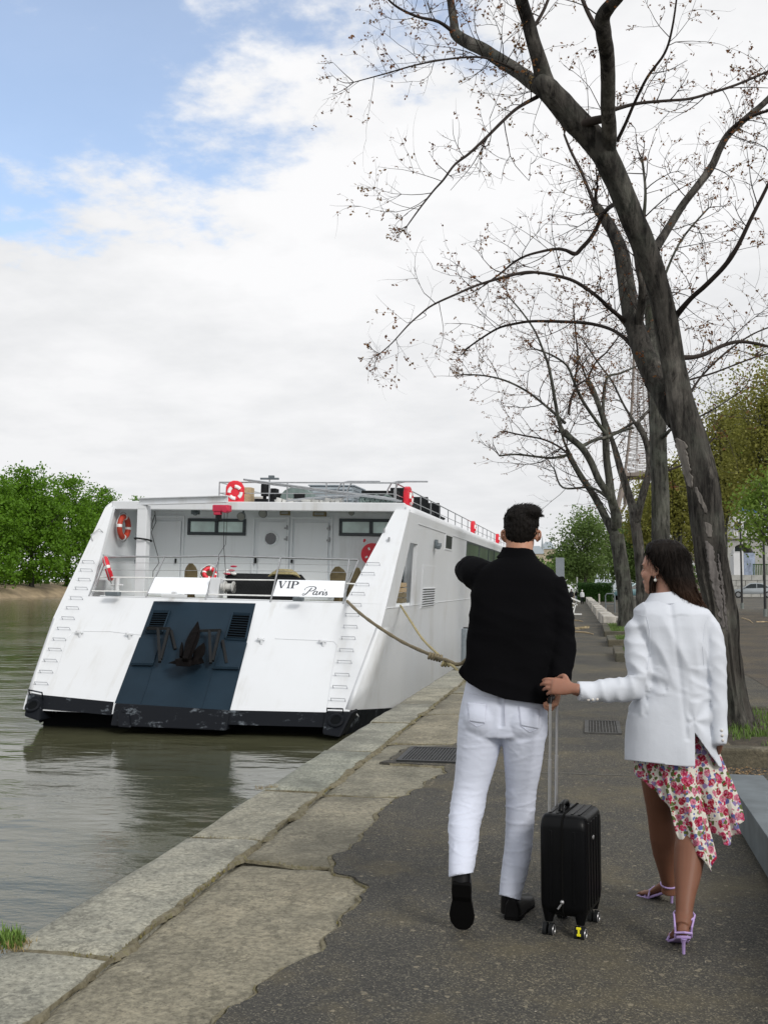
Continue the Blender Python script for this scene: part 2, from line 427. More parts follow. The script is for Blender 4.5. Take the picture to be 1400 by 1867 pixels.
def stone_top(x0, x1, y0, y1, z, thick, seed, wav=0.010, round_=0.018, nx=8, lo=None, hi=None):
    """a worn stone: its top slightly dished, its edges rounded and uneven; lo/hi let an end run crooked"""
    r = random.Random(seed); ny = max(6, int((y1 - y0) / 0.14)); mb = MB(); top = []
    us = [0, 0.03] + [i / nx for i in range(1, nx)] + [0.97, 1]
    vs_ = [0, 0.012] + [i / ny for i in range(1, ny)] + [0.988, 1]
    for v in vs_:
        row = []
        for u in us:
            yy0 = y0 + (lo(u) if lo else 0); yy1 = y1 + (hi(u) if hi else 0)
            x = x0 + (x1 - x0) * u; y = yy0 + (yy1 - yy0) * v
            e = 0
            if u in (0, 1): e = round_
            elif u in (0.03, 0.97): e = round_ * 0.2
            if v in (0, 1): e = max(e, round_ * 0.8)
            n_ = mnoise.noise(Vector((x * 2.2, y * 2.2, seed * 3.7))) * wav + mnoise.noise(Vector((x * 9, y * 9, seed))) * wav * 0.35
            if u in (0, 1): x += mnoise.noise(Vector((seed, y * 3.1, 2.0))) * 0.012 + mnoise.noise(Vector((seed, y * 12, 2.0))) * 0.006
            if v in (0, 1): y += mnoise.noise(Vector((x * 5, seed, 5.0))) * 0.014
            row.append(Vector((x, y, z - e + n_)))
        top.append(row)
    mb.rings([list(r_) for r_ in top], cap=False, closed=False)
    n = len(top[0]); loop = top[0] + [r_[-1] for r_ in top[1:]] + top[-1][-2::-1] + [r_[0] for r_ in top[-2:0:-1]]
    k = len(loop); low = [Vector((p.x, p.y, z - thick)) for p in loop]
    mb.add(loop + low, [(i, i + k, (i + 1) % k + k, (i + 1) % k) for i in range(k)])
    return mb
# kerb stones along the water (joints where the photograph has them, then about 1.8 m apart)
KJ = [-3.2, -1.4, 0.35, 2.2, 4.01, 5.95, 7.38, 9.2, 11.15, 12.9, 14.8, 16.6]
while KJ[-1] < 120: KJ.append(KJ[-1] + (1.8 if KJ[-1] < 60 else 2.6) + rnd.uniform(-0.2, 0.2))
for i in range(len(KJ) - 1):
    far = KJ[i] > 24
    mb = stone_top(EDGE, -1.905, KJ[i] + 0.008, KJ[i + 1] - 0.008, rnd.uniform(-0.006, 0.006), 0.34, i + 1, nx=(6 if not far else 2), wav=0.012, round_=0.022)
    mb.build('stone', M['kerb'], quay, ang=50)
SJ = [-2.5, 0.2, 2.6, 5.52, 7.35, 9.75, 11.9, 14.2, 16.9]
while SJ[-1] < 60: SJ.append(SJ[-1] + rnd.uniform(2.0, 2.6))
sk = lambda s: (lambda u: 0.06 * math.sin(u * 4 + s) + 0.05 * mnoise.noise(Vector((u * 6, s, 0))))
for i in range(len(SJ) - 1):
    mb = stone_top(-1.897, -0.55, SJ[i] + 0.012, SJ[i + 1] - 0.012, rnd.uniform(-0.010, 0.0), 0.2, 100 + i, wav=0.016, round_=0.02, nx=12, lo=sk(i), hi=sk(i + 1))
    mb.build('slab', M['slab'], quay, ang=50)

# asphalt path with its ragged edge over the slabs
EP = [(3.0 - 6, -1.25), (2.2, -1.22)] + [(gz(x, y).y, gz(x, y).x) for x, y in
      [(390, 1867), (438, 1835), (500, 1780), (580, 1740), (610, 1700), (640, 1665), (665, 1630), (671, 1617), (648, 1606), (622, 1597), (604, 1584), (613, 1568), (640, 1545), (665, 1525), (695, 1485), (712, 1466), (745, 1450), (788, 1424), (815, 1409)]]
EP += [(8.55, -1.20), (8.62, -1.70), (9.42, -1.64), (9.62, -1.24), (10.3, -1.10), (12, -1.02), (15, -1.05), (22, -1.0), (40, -1.0), (200, -1.0)]
EP.sort(key=lambda q: 0)   # keep drawing order
def edge_line():
    pts = []
    for (ya, xa), (yb, xb) in zip(EP[:-1], EP[1:]):
        ln = math.hypot(yb - ya, xb - xa); k = max(1, min(400, int(ln / 0.035)))
        for i in range(k):
            t_ = i / k; y = ya + (yb - ya) * t_; x = xa + (xb - xa) * t_
            fade = 1.0 if ya < 14 else 2.0
            q = Vector((x * 7, y * 7, 0)); q2 = Vector((x * 30, y * 30, 4))
            pts.append(Vector((x + (mnoise.noise(q) * 0.045 + mnoise.noise(q2) * 0.014) * fade, y + mnoise.noise(q + Vector((0, 0, 9))) * 0.03, 0.012)))
    pts.append(Vector((EP[-1][1], EP[-1][0], 0.012)))
    return pts
el = edge_line()
n = len(el)
XR = 0.2
mb = MB()
b_ = bmesh.new()
vt = [b_.verts.new(p) for p in el] + [b_.verts.new((60, el[-1].y, 0.012)), b_.verts.new((60, el[0].y, 0.012))]
f_ = b_.faces.new(vt)
bmesh.ops.triangulate(b_, faces=[f_])
lowv = [b_.verts.new((p.x - 0.006, p.y, -0.012)) for p in el]
for i in range(n - 1): b_.faces.new((vt[i], vt[i + 1], lowv[i + 1], lowv[i]))
bmesh.ops.recalc_face_normals(b_, faces=b_.faces)
for f in b_.faces:
    if abs(f.normal.z) > 0.9 and f.normal.z < 0: f.normal_flip()
me = bpy.data.meshes.new('asphalt_path'); b_.to_mesh(me); b_.free()
path = tag(place(me, 'asphalt_path', M['asphalt']), kind='structure')
# the car park behind the trees and the road beyond it, each a sheet above the last
tag(MB().add([(2.45, -25, 0.016), (60, -25, 0.016), (60, 56, 0.016), (2.45, 56, 0.016)], [(0, 1, 2, 3)]).build('car_park', M['asphalt2'], smooth=False), kind='structure')
tag(MB().add([(4.2, 60, 0.020), (120, 56, 0.020), (120, 140, 0.020), (4.2, 150, 0.020)], [(0, 1, 2, 3)]).build('road', M['road'], smooth=False), kind='structure')

# joints across the path: thin lines of pale filler
M['filler'] = mat('pale_joint_filler', (0.12, 0.118, 0.105), 0.9, var=0.4, scale=15)
for y0, x0, x1 in ((8.35, -0.95, 0.95), (13.4, -0.9, 0.4), (17.2, -0.9, 0.4)):
    mb = MB(); top = []; bot = []
    for i in range(40):
        x = x0 + (x1 - x0) * i / 39; y = y0 + 0.012 * mnoise.noise(Vector((x * 4, y0, 0))) + 0.02 * (x - x0)
        top.append(Vector((x, y + 0.007, 0.016))); bot.append(Vector((x, y - 0.007, 0.016)))
    mb.rings([bot, top], cap=False, closed=False).build('joint_line', M['filler'], path, smooth=False)

# ------------------------------------------------------------------ moss and grass in the joints
M['moss'] = mat('yellow_moss', (0.155, 0.135, 0.045), 0.95, var=0.5, scale=30, bmp=0.8, bscale=120, bdist=0.01)
M['grass'] = mat('fresh_grass', (0.085, 0.15, 0.022), 0.7, var=0.4, scale=9)
M['drygrass'] = mat('dry_grass', (0.24, 0.18, 0.075), 0.8, var=0.4, scale=9)
def moss_strip(pts, wid, seed, dens=1.0):
    """lumpy low moss along a line"""
    r = random.Random(seed); mb = MB()
    for a, b2 in zip(pts[:-1], pts[1:]):
        ln = (b2 - a).length
        for i in range(max(1, int(ln * 46 * dens))):
            p = a.lerp(b2, r.random())
            g = mnoise.noise(Vector((p.x * 1.5, p.y * 1.5, seed)))
            if g < -0.12: continue
            s = wid * r.uniform(0.35, 1.0) * (0.55 + max(0, g) * 1.3)
            p = p + Vector((r.gauss(0, wid * 0.55), r.gauss(0, wid * 0.55), 0))
            rot = Matrix.Rotation(r.uniform(0, PI), 3, 'Z')
            k = 6; vs = [p + rot @ Vector((s * math.cos(2 * PI * j / k) * r.uniform(0.6, 1.2), s * 0.7 * math.sin(2 * PI * j / k) * r.uniform(0.6, 1.2), -0.006)) for j in range(k)]
            vs.append(p + Vector((0, 0, r.uniform(0.003, 0.011))))
            mb.add(vs, [(j, (j + 1) % k, k) for j in range(k)])
    return mb
jl = [Vector((-1.895 + 0.012 * mnoise.noise(Vector((0, y * 2, 0))), y, 0.0)) for y in np.arange(2.8, 26, 0.1)]
def dirt_mat():
    m, t, b = newmat('joint_dirt_and_moss'); f = nz(t, 5.0, 7, 0.7); g = nz(t, 22.0, 6, 0.7, off=(3, 3, 1))
    c = mixc(t, 0.5, ramp(t, f, [(0.32, (0.055, 0.045, 0.025)), (0.48, (0.20, 0.18, 0.125)), (0.58, (0.235, 0.215, 0.16)), (0.68, (0.125, 0.125, 0.03))]), ramp(t, g, [(0.35, (0.06, 0.05, 0.03)), (0.55, (0.22, 0.20, 0.14)), (0.7, (0.15, 0.145, 0.04))]))
    t.links.new(c, b.inputs['Base Color']); b.inputs['Roughness'].default_value = 0.95; b.inputs['Specular IOR Level'].default_value = 0.1; bump(t, b, nz(t, 70, 5, 0.7), 0.9, 0.012); return m
M['dirt'] = dirt_mat()
def ribbon(pts, wid, seed, z=0.006, m='dirt', flat=1.0):
    """an uneven fill of dirt lying along a joint"""
    rows = [[], [], [], [], []]
    for i, p in enumerate(pts):
        a = pts[max(i - 1, 0)]; b2 = pts[min(i + 1, len(pts) - 1)]; d = (b2 - a); s = Vector((d.y, -d.x, 0)).normalized() if d.length > 1e-6 else Vector((1, 0, 0))
        wf = lambda o: wid * max(0.06, 0.5 + 1.9 * mnoise.noise(Vector((p.x * 3.5, p.y * 3.5, seed + o))) + 0.9 * mnoise.noise(Vector((p.x * 13, p.y * 13, seed + o))) + 0.5 * mnoise.noise(Vector((p.x * 41, p.y * 41, seed + o))))
        wl = wf(0); wr_ = wf(9)
        h = z + 0.004 * mnoise.noise(Vector((p.x * 14, p.y * 14, seed + 3)))
        for k, (o, zz_) in enumerate(((-wl, -0.016), (-wl * 0.6, h * 0.7), (0, h), (wr_ * 0.6, h * 0.7), (wr_, -0.016))): rows[k].append(Vector((p.x, p.y, p.z)) + s * o + Vector((0, 0, zz_)))
    return MB().rings(rows, cap=False, closed=False).build('joint_fill', M[m], quay)
ribbon([Vector((-1.895 + 0.012 * mnoise.noise(Vector((0, y * 2, 0))), y, 0.0)) for y in np.arange(2.6, 40, 0.02)], 0.034, 1, 0.0035)
for i, yj in enumerate(SJ[3:8]): ribbon([Vector((-1.885 + 0.03 * k, yj + sk(3 + i)((0.03 * k) / 1.335), -0.002)) for k in range(30)], 0.016, 30 + i, -0.002)
for i, yj in enumerate(KJ[4:10]): ribbon([Vector((EDGE + 0.03 + 0.02 * k, yj, -0.004)) for k in range(22)], 0.011 if i else 0.028, 50 + i, 0.002)
ribbon([Vector((p.x - 0.012, p.y, 0.0)) for p in el if 2.6 < p.y < 8.6], 0.034, 70, 0.006)
m1 = moss_strip(jl, 0.011, 1, 1.6)
for y in (4.01, 7.38): m1.v and None
for i, yj in enumerate(SJ[3:7]):
    m2 = moss_strip([Vector((-1.88 + 0.04 * k, yj + sk(3 + i)((0.04 * k) / 1.33), 0.0)) for k in range(15)], 0.008, 20 + i, 1.0); m1.add(m2.v, m2.f)
for i, yj in enumerate(KJ[4:9]):
    m2 = moss_strip([Vector((EDGE + 0.03 * k, yj, 0.0)) for k in range(16)], 0.008 if i else 0.012, 40 + i, 0.7 if i else 1.6); m1.add(m2.v, m2.f)
m2 = moss_strip([Vector((p.x - 0.01, p.y, 0.002)) for p in el if p.y < 8.5 and p.y > 2.8], 0.009, 60, 1.2); m1.add(m2.v, m2.f)
tag(m1.build('moss', M['moss'], smooth=True, ang=80), 'yellow green moss and soil filling the joints between the quay stones', 'moss', kind='stuff')

def grass_tuft(mb, c, r_, n_, h_, rr, lean=0.5):
    for i in range(n_):
        a = rr.uniform(0, 2 * PI); d = r_ * math.sqrt(rr.random()); p = c + Vector((d * math.cos(a), d * math.sin(a), 0))
        h = h_ * rr.uniform(0.45, 1.1); la = rr.uniform(0, 2 * PI); le = h * lean * rr.uniform(0.2, 1.2); wd = h_ * 0.055
        t_ = Vector((math.cos(la + 1.57), math.sin(la + 1.57), 0)) * wd; l_ = Vector((math.cos(la), math.sin(la), 0))
        mb.add([p - t_, p + t_, p + l_ * le * 0.35 + t_ * 0.7 + Vector((0, 0, h * 0.6)), p + l_ * le * 0.35 - t_ * 0.7 + Vector((0, 0, h * 0.6)), p + l_ * le + Vector((0, 0, h))], [(0, 1, 2, 3), (3, 2, 4)])
rr = random.Random(3)
g1 = MB(); d1 = MB()
for k in range(9): grass_tuft(g1, gz(2 + k * 4.5, 1722 + rr.uniform(-6, 8), -0.01), 0.035, 16, 0.075, rr)
for k in range(8): grass_tuft(d1, gz(8 + k * 6, 1729 + rr.uniform(-4, 6), -0.01), 0.04, 14, 0.04, rr, 1.0)
tag(g1.build('grass', M['grass'], smooth=False, fixn=False), 'small tuft of green grass at the water edge of a kerb joint', 'grass', kind='stuff')
for k in range(7): grass_tuft(d1, gz(472 + k * 5, 1439, -0.01), 0.03, 10, 0.035, rr, 1.0)
tag(d1.build('dry_grass', M['drygrass'], smooth=False, fixn=False), 'dry brown grass tufts in the kerb joints', 'dry grass', kind='stuff')

# scattered grit, bits of leaf and twig on stone and asphalt
M['litter'] = mat('dry_leaf_litter', (0.23, 0.15, 0.07), 0.9, var=0.5, scale=25)
M['grit'] = mat('pale_grit', (0.24, 0.22, 0.18), 0.9, var=0.5, scale=25)
def scatter(name, n_, area, size, m, label, cat, seed, z=0.014):
    r = random.Random(seed); mb = MB()
    for i in range(n_):
        x, y = area(r); s = size * r.uniform(0.5, 1.4); a = r.uniform(0, PI); k = r.uniform(0.3, 0.8)
        rot = Matrix.Rotation(a, 3, 'Z') @ Matrix.Rotation(r.gauss(0, 0.3), 3, 'X')
        mb.add([Vector((x, y, z + size * 0.3)) + rot @ Vector(v) for v in ((-s, 0, 0), (0, -s * k, 0), (s, 0, 0), (0, s * k, s * 0.25))], [(0, 1, 2, 3)])
    return tag(mb.build(name, m, smooth=False, fixn=False), label, cat, kind='stuff')
scatter('grit', 1500, lambda r: (r.uniform(-1.3, 2.0), 3.2 + 9 * r.random() ** 1.5), 0.0040, M['grit'], 'pale grit and crumbs scattered on the asphalt path', 'grit', 5)
scatter('leaf_litter', 1300, lambda r: (0.9 + abs(r.gauss(0, 0.9)), 8.55 + abs(r.gauss(0, 0.16)) + 0.0) if r.random() < 0.6 else (r.uniform(2, 9), r.uniform(9, 40)), 0.011, M['litter'], 'brown dry leaf bits lying along the planter kerb and car park', 'leaf litter', 6, 0.018)
sl = scatter('sand_drift', 900, lambda r: (lambda t_: (-0.95 + 0.9 * t_ + r.gauss(0, 0.16) * (1 - t_), 33 + 2.5 * t_ + r.gauss(0, 0.5)))(r.random()), 0.03, mat('pale_sand', (0.42, 0.34, 0.2), 0.95), 'pale sandy drift lying across the path by the river', 'sand', 8)
# fallen sticks on the path and car park
M['stick'] = mat('dry_stick_bark', (0.36, 0.28, 0.17), 0.9, var=0.3)
for i, (a, b2) in enumerate((((1045, 1152), (1081, 1156)), ((1040, 1131), (1062, 1133)), ((1352, 1127), (1372, 1136)), ((1378, 1134), (1400, 1134)))):
    pa, pb = gz(*a, 0.03), gz(*b2, 0.03)
    mid = pa.lerp(pb, 0.5) + Vector((0.1, 0.15, 0.0))
    o = MB().tube([pa, mid, pb], [0.03, 0.03, 0.012], 6).build('fallen_stick', M['stick'])
    tag(o, ['longer pale stick lying across the path beside the sand', 'short pale stick lying on the path left of the white blocks', 'crooked stick on the car park right of the big leaning trunk', 'straight stick lying at the right on the car park'][i], 'stick', 'fallen sticks on the ground')

# ------------------------------------------------------------------ drain gratings
M['iron'] = mat('worn_cast_iron', (0.030, 0.031, 0.031), 0.55, 0.4, 0.3, 20, 0.3, 80)
def grating(label, c, sx, sy, rot, nx, ny, z=0.020, m_='iron'):
    t_ = thing('drain_grate', label, 'drain grate', (c.x, c.y, 0), 'drain grates in the path')
    R_ = Matrix.Rotation(rot, 3, 'Z'); c0 = Vector((c.x, c.y, z))
    f = MB()
    for s in (-1, 1):
        f.box(c0 + R_ @ Vector((0, s * (sy / 2 - 0.02), 0)), (sx, 0.04, 0.016), R_); f.box(c0 + R_ @ Vector((s * (sx / 2 - 0.02), 0, 0)), (0.04, sy - 0.08, 0.016), R_)
    f.build('frame', M[m_], t_, smooth=False)
    MB().box(c0 + Vector((0, 0, -0.0055)), (sx - 0.08, sy - 0.08, 0.003), R_).build('pit', M['dark'], t_, smooth=False)
    g = MB()
    for i in range(nx): g.box(c0 + R_ @ Vector(((i + 0.5) / nx * (sx - 0.08) - (sx - 0.08) / 2, 0, -0.001)), (0.011, sy - 0.08, 0.012), R_)
    for i in range(ny): g.box(c0 + R_ @ Vector((0, (i + 0.5) / ny * (sy - 0.08) - (sy - 0.08) / 2, -0.0015)), (sx - 0.08, 0.011, 0.010), R_)
    g.build('bars', M[m_], t_, smooth=False)
grating('dark iron grating set at the stone edge behind the man', Vector((-1.34, 9.02, 0)), 0.52, 0.74, 0, 16, 20)
M['iron2'] = mat('dusty_cast_iron', (0.058, 0.057, 0.053), 0.75, 0.1, 0.4, 20, 0.3, 80)
grating('dusty grating flush in the asphalt between the couple', gz(1098, 1329), 0.36, 0.95, 0, 9, 16, m_='iron2')

# ------------------------------------------------------------------ planters round the trees
gg = MB(); rg = random.Random(12)
def planter(label, x0, x1, y0, y1, h=0.15, seed=0):
    t_ = thing('tree_planter', label, 'planter', (x0, y0, 0), 'stone tree planters beside the path')
    k = 0.20; r = random.Random(seed)
    def run(a, b2, horiz):
        ln = (b2 - a); cuts = [0, 0.5 + r.uniform(-0.1, 0.1), 1]
        for u0, u1 in zip(cuts[:-1], cuts[1:]):
            p0 = a + ln * u0; p1 = a + ln * u1; g = 0.004; dh = r.uniform(-0.008, 0.008)
            if horiz: mb = MB().span((p0 + g, horiz[0], -0.02), (p1 - g, horiz[1], h + dh))
            yield (p0, p1, dh)
    for (a, b2, fixed, ax) in ((x0, x1, (y0, y0 + k), 0), (x0, x1, (y1 - k, y1), 0), (y0 + k, y1 - k, (x0, x0 + k), 1), (y0 + k, y1 - k, (x1 - k, x1), 1)):
        for p0, p1, dh in run(a, b2, None):
            g = 0.004
            mb = MB().span((p0 + g, fixed[0], -0.02), (p1 - g, fixed[1], h + dh)) if ax == 0 else MB().span((fixed[0], p0 + g, -0.02), (fixed[1], p1 - g, h + dh))
            o = mb.build('kerb_stone', M['planterstone'], t_, smooth=False, bevel=0.018)
    so = MB(); nx = 12; rows = []
    for j in range(13):
        rows.append([Vector((x0 + k + (x1 - x0 - 2 * k) * i / nx, y0 + k + (y1 - y0 - 2 * k) * j / 12, h - 0.035 + 0.045 * mnoise.noise(Vector((i * 0.6, j * 0.6, seed))))) for i in range(nx + 1)])
    so.rings(rows, cap=False, closed=False).build('soil', M['earth'], t_)
    for q in range(int(70 * (x1 - x0) * (y1 - y0))):
        c = Vector((rg.uniform(x0 + k, x1 - k), rg.uniform(y0 + k, y1 - k), h - 0.05))
        if mnoise.noise(Vector((c.x * 1.3, c.y * 1.3, 3))) < -0.25: continue
        grass_tuft(gg, c, 0.09, 7, 0.10, rg)
    return t_
planter('low mossy stone planter round the big leaning tree', 0.93, 3.1, 8.92, 12.2, 0.155, 1)
planter('low stone planter with grass left of the woman, nearest of the far three', 0.45, 2.4, 20.2, 22.6, 0.17, 2)
planter('low stone planter with grass, middle one of the far three along the path', 0.39, 2.3, 24.9, 27.2, 0.17, 3)
planter('low stone planter with grass round the many stemmed tree', 0.36, 2.3, 29.4, 35.6, 0.17, 4)
tag(gg.build('planter_grass', M['grass'], smooth=False, fixn=False), 'fresh green grass growing in the tree planters', 'grass', kind='stuff')
# ================================================================== THE BOAT
PIV = Vector((-4.8, 21.0, -1.6)); HEEL = 0.022          # she lists a little towards the quay
boat = thing('river_cruise_boat', 'large white river cruise boat with navy stern panel moored along the quay', 'boat', PIV)
boat.rotation_euler = (0, HEEL, 0)
RB = Matrix.Rotation(HEEL, 3, 'Y')
_c0 = RB.transposed() @ (EYEP - PIV) + PIV
def lray(x, y): return RB.transposed() @ ray(x, y)
def to_world(p): return RB @ (Vector(p) - PIV) + PIV
def bX(x, y, X): d = lray(x, y); return _c0 + d * ((X - _c0.x) / d.x)
def bY(x, y, Y): d = lray(x, y); return _c0 + d * ((Y - _c0.y) / d.y)
def bZ(x, y, Z): d = lray(x, y); return _c0 + d * ((Z - _c0.z) / d.z)
XC = -8.45
PROF = [(-1.75, 20.334, 3.42), (-1.1, 20.96, 3.61), (0.5, 22.502, 3.90), (3.3, 25.2, 4.02)]
def prof(z):
    for (z0, y0, h0), (z1, y1, h1) in zip(PROF[:-1], PROF[1:]):
        if z <= z1 or z1 == 3.3:
            k = (z - z0) / (z1 - z0); return y0 + (y1 - y0) * k, h0 + (h1 - h0) * k
def YS(z): return prof(z)[0]
def HW(z): return min(4.02, prof(z)[1])
def bT(x, y, off=0.0):
    """where a sight line meets the raked stern; off lifts the point off the plate"""
    d = lray(x, y)
    for i, ((z0, y0, h0), (z1, y1, h1)) in enumerate(zip(PROF[:-1], PROF[1:])):
        k = (y1 - y0) / (z1 - z0); nn = Vector((0, -1, k)).normalized()
        t_ = ((y0 + k * (_c0.z - z0)) - _c0.y) / (d.y - k * d.z)
        # plane shifted outward by off
        t_ -= off * math.sqrt(1 + k * k) / (d.y - k * d.z)
        p = _c0 + d * t_
        if p.z <= z1 + 1e-6 or i == 2: return p
def slope_n(z):
    for (z0, y0, h0), (z1, y1, h1) in zip(PROF[:-1], PROF[1:]):
        if z <= z1 or z1 == 3.3: return Vector((0, -1, (y1 - y0) / (z1 - z0))).normalized()
DECK = 0.98; WALL = 27.0

# --- side plating (both sides, one hull mesh) with the opening in the quarter
ZL = [-1.75, -1.4, -1.1, -0.7, -0.3, 0.1, 0.5, 0.9, 1.7, 2.5, 3.0, 3.25, 3.32, 3.38, 3.42, 3.45, 3.47]
def side(sgn):
    rows = []
    for z in ZL:
        hw = HW(min(z, 3.3)); ys = YS(z) if z > -1.2 else 22.0
        if z > 3.3: hw -= {3.32: 0.012, 3.38: 0.045, 3.42: 0.085, 3.45: 0.15, 3.47: 0.30}[z]
        lo = 1.18 if z < 3 else 1.0
        cols = [ys, ys + lo * 0.999 if z < 0.9 else ys + lo, max(26.75, ys + lo + 0.1), 27.6] + [27.6 + 1.6 * i for i in range(1, 27)] + [71.5, 73.5, 75.5, 77, 78]
        row = []
        for y in cols:
            h = hw
            if y > 66: h = hw * math.sqrt(max(0.0004, 1 - ((y - 66) / 12.0) ** 2.2)) if y < 78 else 0.03
            if z < 0.5: h = h + (3.89 - h) * min(1, max(0, (y - YS(max(z, -1.1)) - 0.3) / 5.0)) ** 0.7 * (1 if y < 60 else max(0, (66 - y) / 6))
            wav = 0.0025 * mnoise.noise(Vector((y * 0.7, z * 1.1, sgn)))          # plating is never quite flat
            row.append(Vector((XC + sgn * (h + (wav if z < 3.3 and y > ys + 0.1 else 0)), y, z)))
        rows.append(row)
    return rows
hull = MB()
for sgn in (1, -1):
    rows = side(sgn); n = len(rows[0]); vs = [p for r in rows for p in r]; fs = []
    for i in range(len(rows) - 1):
        for j in range(n - 1):
            if sgn == 1 and j == 1 and 0.85 < ZL[i] < 2.4: continue
            q = (i * n + j, i * n + j + 1, (i + 1) * n + j + 1, (i + 1) * n + j)
            fs.append(q if sgn == 1 else q[::-1])
    hull.add(vs, fs)
ho = hull.build('hull', M['white'], boat, ang=22, fixn=False)
ho.data.polygons.foreach_set('use_smooth', [p_.center.z + PIV.z > 3.2 or p_.center.z + PIV.z < 0.5 for p_ in ho.data.polygons])
so = ho.modifiers.new('plate', 'SOLIDIFY'); so.thickness = 0.11; so.offset = -1
# --- stern plate
def tz(z, x): return Vector((x, YS(z), z))
st = MB()
for z0, z1 in ((-1.38, -1.1), (-1.1, 0.5), (0.5, 1.02)):
    a, b2 = HW(z0) - 0.002, HW(z1) - 0.002
    st.prism([tz(z0, XC - a), tz(z0, XC + a), tz(z1, XC + b2), tz(z1, XC - b2)], (0, 0.10, 0))
st.build('stern_plate', M['white'], boat, ang=20)
# wings: raked fins either side that carry the hull sides up to the roof
for sgn, (lo_, hi_) in ((1, ((627, 1103), (723, 919))), (-1, ((165, 1086), (205, 928)))):
    a = bT(*lo_); c = bT(*hi_)
    pts = [a] + [tz(z, XC + sgn * (HW(z) - 0.002)) for z in (1.02, 3.28)]
    top = Vector((c.x, YS(3.28), 3.28))
    MB().prism([tz(1.022, a.x), tz(1.022, XC + sgn * (HW(1.02) - 0.003)), tz(3.3, XC + sgn * (HW(3.28) - 0.003)), tz(3.3, top.x)], (0, 0.14, 0)).build('stern_wing', M['white'], boat, ang=20)
# --- recess under the stern, its shade coloured in near-black; bottom
MB().span((XC - 3.4, 21.35, -1.9), (XC + 3.4, 21.45, -1.2)).build('stern_recess', M['dark'], boat, smooth=False)
MB().span((XC - 3.5, 21.46, -1.95), (XC + 3.5, 66, -1.80)).build('bottom', M['dark'], boat, smooth=False)
# --- black band, corner blocks and boot top
O1 = 0.012
def facet(pts_px, off=O1, thick=0.05):
    ps = [bT(x, y, off) for x, y in pts_px]; return ps
for poly in ([(66, 1266), (207, 1280), (203, 1304), (66, 1291)], [(418, 1295), (594, 1299), (590, 1326), (414, 1321)]):
    MB().prism(facet(poly, 0.02), (0, 0.06, 0)).build('black_band', M['black'], boat, smooth=False)
def block(name, px_, off, parent=boat):
    ps = [bT(x, y, off) for x, y in px_]
    return MB().prism(ps, (0, 0.65, 0)).build(name, M['black'], parent, smooth=False, bevel=0.05)
lb = block('corner_block', [(50, 1264), (75, 1269), (71, 1316), (43, 1306)], 0.10)
rb = block('corner_block', [(592, 1297), (643, 1299), (620, 1345), (586, 1339)], 0.10)
for prt, (x, y), r_ in ((lb, (60, 1287), 0.115), (rb, (612, 1314), 0.115)):
    c = bT(x, y, 0.11); nn = slope_n(-1.2)
    MB().torus(c, r_ + 0.02, 0.035, nn, 24, 8).build('fairlead_rim', M['black'], prt)
    MB().cyl(c - nn * 0.03, c + nn * 0.012, r_, 24).build('fairlead_hole', M['dark'], prt, smooth=False)
for prt, a, b2 in ((lb, (53, 1263), (77, 1268)), (rb, (596, 1297), (625, 1298))):
    p, q = bT(*a, 0.13), bT(*b2, 0.13); dn = slope_n(-1.2)
    MB().tube([p - dn * 0.1 - Vector((0, 0, 0.05)), p + Vector((0, 0, 0.06)), q + Vector((0, 0, 0.06)), q - dn * 0.1 - Vector((0, 0, 0.05))], 0.018, 8).build('grab_bar', M['black'], prt)
for sgn in (1, -1):
    mb = MB(); top = []; bot = []
    for i in range(14):
        y = YS(-1.12) + 0.02 + i * 0.5; z = -1.1 - 0.46 * min(1, i * 0.5 / 4.5)
        for lst, zz_ in ((top, z), (bot, -1.74)):
            lst.append(Vector((XC + sgn * (HW(zz_) + (3.89 - HW(zz_)) * min(1, max(0, (i * 0.5 - 0.3) / 5.0)) ** 0.7 + 0.010), y + (0.30 if (lst is bot and i == 0) else 0), zz_)))
    mb.rings([bot, top], cap=False, closed=False).build('boot_top', M['black'], boat, smooth=False)

# --- navy panel, its middle skirt, plates, louvres, brackets
def Z3(x, y): return (200 + x / 5.0, 1080 + y / 5.0)
def navy(px3, off, thick=0.06, name='navy_panel', m='navy'):
    mb = MB()
    mb.prism([bT(*Z3(x, y), off) for x, y in px3], (0, thick, 0)); return mb
def split_panel(outl, off):
    """a panel across the knuckle: cut where the stern changes rake"""
    return [bT(*Z3(x, y), off) for x, y in outl]
np_ = MB()
for q4 in (((405, 80), (1330, 100), (1247, 460), (282, 410)), ((274, 410), (1253, 460), (1096, 1075), (48, 1010))): np_.prism([bT(*Z3(*q), 0.014) for q in q4], (0, 0.05, 0))
np_.build('navy_panel', M['navy'], boat, smooth=False)
sk_ = MB().prism([bT(*Z3(*q), 0.05) for q in ((48, 1012), (1097, 1078), (1065, 1262), (5, 1215))], (0, 0.6, 0)).build('stern_skirt', M['black'], boat, smooth=False, bevel=0.03)
c = bT(*Z3(145, 1075), 0.06); nn = slope_n(-1.2)
MB().tube([c + nn * 0.03, c - nn * 0.02 + Vector((0, 0, -0.02))], [0.085, 0.11], 20, cap=False).build('fairlead_rim', M['black'], sk_)
MB().cyl(c - nn * 0.05, c + nn * 0.006, 0.08, 20).build('fairlead_hole', M['dark'], sk_, smooth=False)
MB().prism([bT(*Z3(*q), 0.10) for q in ((70, 1120), (120, 1040), (175, 1050), (185, 1235), (75, 1225))], (0, 0.1, 0)).build('pipe_boss', M['black'], sk_, smooth=False, bevel=0.02)
